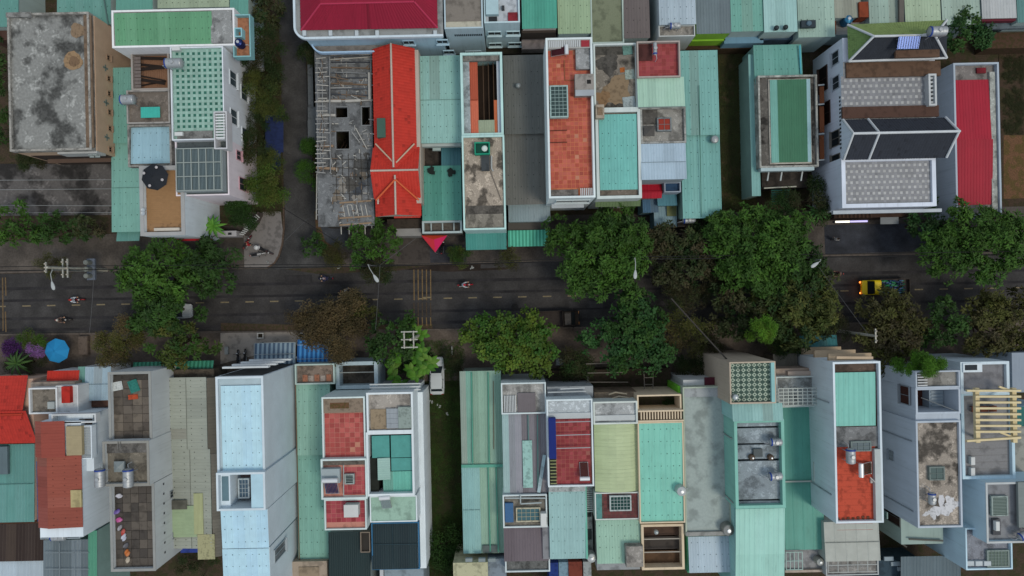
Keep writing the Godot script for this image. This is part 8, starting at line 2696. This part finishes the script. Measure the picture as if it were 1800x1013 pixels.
# rx, rz crown radii in survey pixels; y1 crown top; col, alt = leaf colours (linear)
func tree(called: String, label: String, category: String, u: float, v: float, rx: float, rz: float, y1: float, kind: String, col: Color, alt: Color, dens := 1.0, group := "street trees along the road") -> Node3D:
	var yc := y1 * 0.62
	var c := pt(u, v, yc)
	var k := (CAM_H - yc) / CAM_H / PX
	var RX := rx * k
	var RZ := rz * k
	var RY := y1 - yc
	var t := thing(called, label, category, Vector3(c.x, 0, c.z), 0.0, group)
	var rg := RandomNumberGenerator.new()
	rg.seed = label.hash()
	var area := RX * RZ
	var nl := clampi(int(area * 1.25), 22 if "hedge" in called else 9, 44)
	var lobes := []
	dens *= clampf(2.6 / minf(RX, RZ), 1.0, 2.6)
	var ph := rg.randf() * TAU
	for i in nl:
		var a := i * 2.39996 + rg.randf() * 0.9
		var rr := sqrt((i + 0.4) / nl)
		var edge := 0.86 + 0.13 * sin(a * 3.0 + ph) + 0.10 * sin(a * 5.0 + ph * 2.0) + rg.randf_range(-0.08, 0.1)
		var lr := clampf(minf(RX, RZ) * rg.randf_range(0.2, 0.38), 0.4, 1.35)
		var dome := sqrt(maxf(0.0, 1.0 - rr * rr * 0.85))
		rr *= edge
		lobes.append([Vector3(cos(a) * rr * RX * 0.97, yc + RY * (dome * rg.randf_range(0.35, 1.05) - 0.2) - lr * 0.4, sin(a) * rr * RZ * 0.97), lr, rg.randf()])
	# trunk and limbs
	var bark := P("4a3d32", "stain", 0.4)
	var b := MB.new()
	var fork := yc * 0.5
	var tr := clampf(sqrt(area) * 0.05, 0.07, 0.3)
	b.tube([Vector3.ZERO, Vector3(rg.randf_range(-0.1, 0.1), fork * 0.5, rg.randf_range(-0.1, 0.1)), Vector3(0, fork, 0)], tr * 1.25, tr * 0.8, 9)
	obj("trunk", b, bark, t)
	for i in lobes.size():
		if i % 2 and lobes.size() > 8: continue
		var L: Vector3 = lobes[i][0]
		b = MB.new()
		var m := Vector3(L.x * 0.45, lerpf(fork, L.y, 0.6), L.z * 0.45)
		b.tube([Vector3(0, fork * 0.96, 0), m, L], tr * 0.55, tr * 0.12, 6, false)
		obj("limb", b, bark, t)
	# leaf clumps through the outer shell of every lobe
	var xf := []
	var cl := []
	for q in lobes:
		var lr: float = q[1]
		var n := int(maxf(5.0, lr * lr * (10.5 if kind == "broad" else (13.0 if kind == "round" else 24.0)) * dens))
		var tone := rg.randf_range(0.82, 1.15)
		var mixv: float = q[2]
		for i in n:
			var d := Vector3(rg.randfn(), rg.randfn() * 0.8 + 0.35, rg.randfn()).normalized()
			var rad := lr * (pow(rg.randf(), 0.45) * 1.12)
			if rg.randf() < 0.07: rad *= 1.35
			var p: Vector3 = q[0] + Vector3(d.x, d.y * 0.72, d.z) * rad
			if p.y < 0.3: continue
			var up := (d + Vector3.UP * 0.9 + Vector3(rg.randf_range(-0.4, 0.4), 0, rg.randf_range(-0.4, 0.4))).normalized()
			var x := up.cross(Vector3(sin(i * 1.7), 0.1, cos(i * 1.7))).normalized()
			var s := rg.randf_range(0.8, 1.45) * (1.0 if minf(RX, RZ) > 1.6 else 0.72)
			xf.append(Transform3D(Basis(x * s, up * s, x.cross(up) * s), p))
			var w := clampf(mixv * 0.75 + rg.randf_range(-0.28, 0.42), 0.0, 1.0)
			var f := tone * rg.randf_range(0.72, 1.2)
			var cc := col.lerp(alt, w)
			cl.append(Color(cc.r * f, cc.g * f, cc.b * f))
	var mm := MultiMesh.new()
	mm.transform_format = MultiMesh.TRANSFORM_3D
	mm.use_colors = true
	mm.mesh = leaf_clump(kind)
	mm.instance_count = xf.size()
	for i in xf.size():
		mm.set_instance_transform(i, xf[i])
		mm.set_instance_color(i, cl[i])
	var o := MultiMeshInstance3D.new()
	o.name = "crown"
	o.multimesh = mm
	o.material_override = leaf_mat()
	t.add_child(o, true)
	stuff(o)
	return t

func scatter(called: String, u0: float, v0: float, u1: float, v1: float, n: int, y: float, kind: String, cols: Array, smin: float, smax: float, sd: int) -> void:
	var rg := RandomNumberGenerator.new()
	rg.seed = sd
	var f := FastNoiseLite.new()
	f.seed = sd
	f.frequency = 0.22
	var mm := MultiMesh.new()
	mm.transform_format = MultiMesh.TRANSFORM_3D
	mm.use_colors = true
	mm.mesh = leaf_clump(kind)
	var xf := []
	while xf.size() < n:
		var p := pt(lerpf(u0, u1, rg.randf()), lerpf(v0, v1, rg.randf()), y)
		if f.get_noise_2d(p.x, p.z) < rg.randf_range(-0.5, 0.25): continue
		var s := rg.randf_range(smin, smax)
		xf.append(Transform3D(Basis(Vector3.UP, rg.randf() * TAU).scaled(Vector3(s, s * 0.7, s)), p))
	mm.instance_count = n
	for i in n:
		mm.set_instance_transform(i, xf[i])
		var c: Color = cols[rg.randi() % cols.size()]
		var k := rg.randf_range(0.7, 1.2)
		mm.set_instance_color(i, Color(c.r * k, c.g * k, c.b * k))
	var o := MultiMeshInstance3D.new()
	o.name = numbered(called)
	o.multimesh = mm
	o.material_override = leaf_mat()
	add_child(o)
	stuff(o)

func frond_plant(label: String, u: float, v: float, y: float, n: int, l: float, w: float, cols: Array, category: String, spread := 0.0) -> void:
	var t := thing("leafy_palm", label, category, pt(u, v, y * 0.75) * Vector3(1, 0, 1), 0.0, "palms and big leaved plants")
	var b := MB.new()
	var top := y * 0.75
	b.tube([Vector3.ZERO, Vector3(0.05, top * 0.5, 0), Vector3(0, top, 0)], 0.14, 0.1, 8)
	obj("trunk", b, P("4a4030", "stain", 0.4), t)
	var rg := RandomNumberGenerator.new()
	rg.seed = label.hash()
	for i in n:
		b = MB.new()
		var a := i * 2.39996
		var e := lerpf(1.0, -0.1, float(i) / n)
		var o := Vector3(0, top, 0)
		if spread > 0.0:
			var r := spread * sqrt((i + 0.5) / n)
			var a2 := int(i / 6) * 2.39996 * 1.7
			r = spread * sqrt((int(i / 6) + 0.5) / (n / 6.0)) * (0.62 if cos(a2) > 0.3 else 1.15)
			o = Vector3(cos(a2) * r, top + 0.9 * (1.0 - r / spread) + rg.randf() * 0.3, sin(a2) * r)
			e = rg.randf_range(0.0, 0.8)
		var d := Vector3(cos(a), 0, sin(a))
		var s := Vector3(-sin(a), 0, cos(a))
		var prev := []
		for k in 6:
			var f := k / 5.0
			var p := o + d * l * f * cos(e) + Vector3.UP * (l * f * sin(e) - l * 0.55 * f * f)
			var ww := w * sin(PI * clampf(0.12 + f * 0.86, 0, 1))
			var row := [p - s * ww - Vector3.UP * ww * 0.35, p, p + s * ww - Vector3.UP * ww * 0.35]
			if prev:
				b.quad(prev[0], prev[1], row[1], row[0], Vector3.UP)
				b.quad(prev[1], prev[2], row[2], row[1], Vector3.UP)
			prev = row
		var c: Color = cols[rg.randi() % cols.size()]
		var key := "frond%s" % c
		if not mats.has(key):
			var m: StandardMaterial3D = leaf_mat().duplicate()
			m.albedo_color = c.linear_to_srgb()
			mats[key] = m
		obj("leaf", b, mats[key], t)

func build_trees() -> void:
	salt = 11
	var DK := Color(0.019, 0.047, 0.012)    # deep green
	var GR := Color(0.027, 0.070, 0.012)    # mid green
	var BR := Color(0.046, 0.114, 0.015)    # bright leaf green
	var OL := Color(0.068, 0.078, 0.018)    # olive
	var BN := Color(0.115, 0.084, 0.042)    # dried brown
	var DB := Color(0.045, 0.040, 0.020)    # dark brown green
	var TL := Color(0.021, 0.070, 0.020)    # bluish green
	var YL := Color(0.085, 0.125, 0.015)    # yellow leaf
	var list := [
		# label, u, v, rx, rz, top, kind, main, alt, density
		["dark green tree peeking past the left edge beside the mouldy hall", 2, 120, 16, 60, 5.0, "broad", DK, GR, 1.0],
		["dark tree at the left edge below the mouldy hall", 8, 225, 20, 48, 4.5, "broad", DK, GR, 1.0],
		["dark shrub tree beneath the hall's front wall", 52, 284, 30, 16, 3.5, "fine", DB, DK, 1.0],
		["green tree at the left edge between yard and road", 28, 400, 42, 44, 6.0, "broad", GR, BR, 1.0],
		["mid green tree beside the yard wall, second from the left edge", 95, 402, 34, 32, 5.5, "broad", GR, DK, 1.0],
		["dark tree between the yard and the long teal shed", 155, 402, 34, 26, 5.0, "broad", DB, DK, 1.0],
		["sparse reddish brown tree under the transformer pole", 92, 466, 28, 22, 5.0, "fine", DB, OL, 0.7],
		["large green street tree in front of the brown deck house", 290, 478, 82, 58, 8.5, "broad", GR, BR, 1.0],
		["right hand dark green street tree joined to the large one by brown deck house", 375, 468, 52, 52, 7.5, "broad", DK, GR, 1.0],
		["green street tree standing over the silver car", 292, 545, 64, 48, 7.5, "broad", GR, DK, 1.9],
		["lower green street tree beside the green striped awning", 318, 600, 72, 46, 7.5, "broad", GR, OL, 1.0],
		["olive brown street tree left of the green striped awning", 206, 604, 54, 46, 6.5, "fine", OL, BN, 1.0],
		["light green bush behind the purple flowers", 58, 600, 34, 18, 2.8, "fine", BR, OL, 1.0],
		["dark shrubbery along the left end of the lower pavement", 40, 638, 44, 18, 2.6, "fine", DK, DB, 1.0],
		["dark tree at the top of the side road's left verge", 468, 18, 36, 34, 6.0, "broad", DK, DB, 1.0],
		["dark green tree on the side road's left verge behind the balcony", 468, 82, 38, 46, 7.0, "fine", DK, DB, 1.0],
		["brown green tree on the side road's verge above the blue tarpaulin", 462, 162, 36, 38, 6.0, "fine", OL, DK, 1.0],
		["dark tree on the verge beside the blue tarpaulin", 452, 222, 22, 30, 4.5, "fine", DK, DB, 1.0],
		["olive yellow tree at the corner of the side road", 464, 328, 38, 42, 6.0, "fine", OL, BR, 1.0],
		["dark green tree behind the white slatted gate", 420, 372, 30, 26, 4.5, "fine", DK, GR, 1.0],
		["small dark tree at the top corner of the building site", 540, 92, 18, 18, 4.0, "fine", DK, DB, 1.0],
		["smaller round bush at the edge of the building site", 543, 258, 16, 13, 2.4, "fine", GR, BR, 1.2],
		["larger round bush at the edge of the building site", 541, 302, 22, 26, 3.0, "fine", GR, BR, 1.2],
		["small dark green tree on the side road corner", 553, 432, 28, 24, 4.0, "round", DK, GR, 1.1],
		["small dark brown tree beside the side road corner", 588, 447, 26, 22, 3.6, "fine", DB, OL, 1.0],
		["bright green tree in front of the orange tiled house", 652, 424, 54, 44, 7.0, "broad", BR, GR, 1.1],
		["dark tree below the bright one at the crossing lamp", 660, 474, 36, 30, 5.0, "fine", DK, DB, 1.0],
		["dry brown street tree beside the blue awning", 586, 574, 60, 62, 7.5, "fine", BN, DB, 1.0],
		["dark sparse tree between the dry brown and dense green trees", 632, 545, 34, 38, 5.5, "fine", DB, OL, 0.8],
		["dense green street tree right of the dry brown tree", 686, 596, 50, 48, 7.5, "round", GR, DK, 1.2],
		["small dark shrub between the grass lane and blue sheet", 796, 638, 18, 22, 3.0, "fine", DK, DB, 0.9],
		["small olive tree on the pavement in front of the teal awning", 806, 448, 22, 18, 3.2, "fine", OL, GR, 1.1],
		["sparse olive tree on the pavement before the green striped awning", 893, 455, 22, 20, 3.6, "fine", OL, DB, 0.7],
		["yellow green street tree above the metal strip shed", 906, 604, 82, 58, 8.0, "round", Color(0.030, 0.088, 0.013), YL, 1.9],
		["big light green street tree in the middle of the street", 1058, 452, 96, 86, 9.5, "broad", GR, BR, 1.05],
		["dark green tree behind the big middle street tree", 1085, 395, 62, 34, 7.0, "broad", DK, GR, 1.0],
		["dark brown street tree right of the big middle tree", 1200, 452, 74, 66, 7.0, "broad", DB, DK, 1.0],
		["bluish green street tree with round leaf clumps on the lower pavement", 1110, 592, 70, 72, 8.5, "round", TL, GR, 1.15],
		["small dark tree between the yellow green and bluish green trees", 1012, 640, 34, 32, 5.0, "fine", DB, DK, 1.0],
		["thin olive brown tree beside the thick cable bundle", 1200, 582, 44, 46, 6.0, "fine", OL, BN, 0.6],
		["dark hedge like growth left of the diamond terrace house", 1215, 645, 40, 26, 4.0, "fine", DB, DK, 0.9],
		["largest green street tree, standing before the long green shed", 1330, 440, 100, 88, 9.5, "broad", GR, BR, 1.0],
		["dark green lower half of the canopy beneath the largest street tree", 1300, 545, 60, 56, 7.0, "broad", DK, DB, 1.0],
		["brown tinged street tree right of the largest tree", 1398, 545, 80, 76, 8.5, "broad", DK, OL, 1.0],
		["dark green street tree touching the forecourt on the right", 1400, 470, 56, 58, 8.0, "broad", GR, DK, 1.0],
		["small lime green tree in front of the diamond terrace house", 1334, 580, 25, 26, 10.5, "fine", Color(0.085, 0.21, 0.02), YL, 1.9],
		["dark tree with feathery top beside the patterned front terrace", 1420, 352, 54, 36, 5.5, "fine", DK, DB, 1.0],
		["dark green tree in front of the crimson roofed house", 1622, 394, 42, 38, 5.5, "broad", DK, TL, 1.0],
		["big light green street tree at the right edge", 1712, 432, 92, 74, 9.0, "broad", GR, BR, 1.05],
		["green street tree cut by the right edge", 1792, 410, 50, 50, 8.5, "broad", BR, GR, 1.0],
		["brown green street tree below the yellow truck", 1562, 580, 64, 70, 7.5, "broad", DB, OL, 1.0],
		["green street tree right of the yellow truck", 1652, 572, 46, 52, 7.5, "broad", GR, DK, 1.0],
		["dark brown street tree near the right edge", 1735, 572, 60, 60, 7.5, "broad", DB, OL, 1.0],
		["olive street tree at the right edge of the lower pavement", 1790, 560, 40, 66, 7.5, "broad", DB, OL, 1.0],
		["round bright tree behind the crimson roofed house", 1700, 60, 44, 52, 6.5, "round", GR, TL, 1.7],
		["dark understorey tree between the big middle tree and the cable bundle", 1205, 515, 46, 34, 4.5, "fine", DB, DK, 0.9],
		["dark understorey tree under the largest street tree's left edge", 1262, 485, 40, 40, 5.0, "fine", DK, DB, 0.9],
		["low brown tree on the lower pavement left of the diamond terrace house", 1245, 605, 34, 24, 4.0, "fine", DB, OL, 0.8],
		["dark low tree between the right hand power pole and teal awning", 1455, 565, 34, 40, 5.0, "fine", DB, DK, 0.8],
		["dark tree left of the teal awning on the lower pavement", 1375, 600, 40, 28, 5.5, "fine", DK, OL, 0.9],
		["dark green tree behind the dark feathery one by the patterned terrace", 1368, 372, 34, 26, 5.0, "fine", DK, GR, 0.9],
		["dark tree against the white windowed wall, above the blue tarpaulin", 440, 130, 24, 34, 5.5, "fine", DK, DB, 1.1],
		["dark brown tree between the white windowed wall and the blue tarpaulin", 446, 262, 26, 34, 5.5, "fine", DB, DK, 1.1],
		["dark shrub overhanging the top of the blue tarpaulin", 482, 196, 22, 20, 5.5, "fine", OL, DK, 1.0],
		["dark shrub overhanging the lower end of the blue tarpaulin", 478, 285, 24, 22, 5.0, "fine", DK, OL, 1.0],
		["dark shrub beside the side road's left edge near the top", 482, 120, 18, 34, 4.0, "fine", DK, DB, 1.0],
		["leafy shrub at the bottom of the grass lane", 782, 962, 36, 46, 3.2, "fine", DK, GR, 1.0],
		["dark shrub at the bottom beside the patched beige roof", 345, 990, 50, 24, 2.4, "fine", DB, DK, 0.8],
	]
	for a in list: tree("street_tree", a[0], "tree", a[1], a[2], a[3], a[4], a[5], a[6], a[7], a[8], a[9])
	tree("clipped_hedge", "bright green clipped hedge on the front edge of the crusted roof house", "hedge", 1606, 640, 48, 17, 13.0, "fine", Color(0.08, 0.20, 0.02), BR, 2.2, "")
	tree("roof_shrub", "small shrub in the turquoise roofed house's front well", "shrub", 1176, 708, 13, 11, 7.0, "fine", GR, DK, 1.0, "")
	tree("well_shrub", "yellowish shrub in the dark red front well of the crusted roof house", "shrub", 1628, 696, 14, 12, 8.6, "fine", OL, BR, 0.7, "")
	tree("purple_bush", "left purple flowering bush in the lower left of the street", "bush", 22, 612, 16, 12, 2.6, "fine", Color(0.09, 0.03, 0.16), Color(0.06, 0.02, 0.10), 1.2, "")
	tree("purple_bush", "right pale purple flowering bush beside the blue umbrella", "bush", 62, 616, 17, 8, 2.6, "fine", Color(0.26, 0.13, 0.38), Color(0.16, 0.07, 0.24), 1.0, "")
	var lf := [Color(0.05, 0.145, 0.013), Color(0.07, 0.175, 0.017), Color(0.038, 0.11, 0.013), Color(0.085, 0.17, 0.025)]
	tree("street_tree", "dark leafy tree under the bright big leaved one", "tree", 730, 628, 40, 42, 4.2, "broad", DK, GR, 1.1)
	frond_plant("bright big leaved tree spreading beside the white car", 731, 630, 5.5, 120, 1.05, 0.27, lf, "tree", 3.0)
	frond_plant("palm with arching fronds beside the corner garden wall", 374, 398, 4.5, 18, 1.5, 0.16, [Color(0.06, 0.19, 0.03), Color(0.09, 0.24, 0.03)], "palm")
	frond_plant("dark feathery palm at the left end of the lower pavement", 28, 640, 4.0, 20, 1.7, 0.13, [Color(0.03, 0.07, 0.02), Color(0.04, 0.09, 0.02)], "palm")
	frond_plant("dark palm in front of the ledge roofed house", 1440, 372, 4.6, 20, 1.7, 0.13, [Color(0.03, 0.09, 0.02), Color(0.04, 0.11, 0.02)], "palm")
	# ground cover
	var gc := [Color(0.030, 0.060, 0.014), Color(0.040, 0.085, 0.016), Color(0.045, 0.05, 0.018)]
	scatter("grass", 746, 600, 814, 1013, 2600, 0.08, "fine", gc, 0.35, 0.8, 5)
	scatter("ground_cover", 1260, 96, 1324, 380, 1900, 0.1, "fine", [Color(0.044, 0.050, 0.020), Color(0.060, 0.056, 0.026), Color(0.050, 0.068, 0.020)], 0.4, 0.9, 6)
	scatter("verge_plants", 430, 100, 492, 376, 900, 0.15, "fine", [Color(0.036, 0.046, 0.016), Color(0.05, 0.05, 0.02)], 0.4, 0.9, 7)
	scatter("ground_cover", 1765, 100, 1800, 235, 400, 0.1, "fine", [Color(0.03, 0.034, 0.012)], 0.3, 0.7, 8)
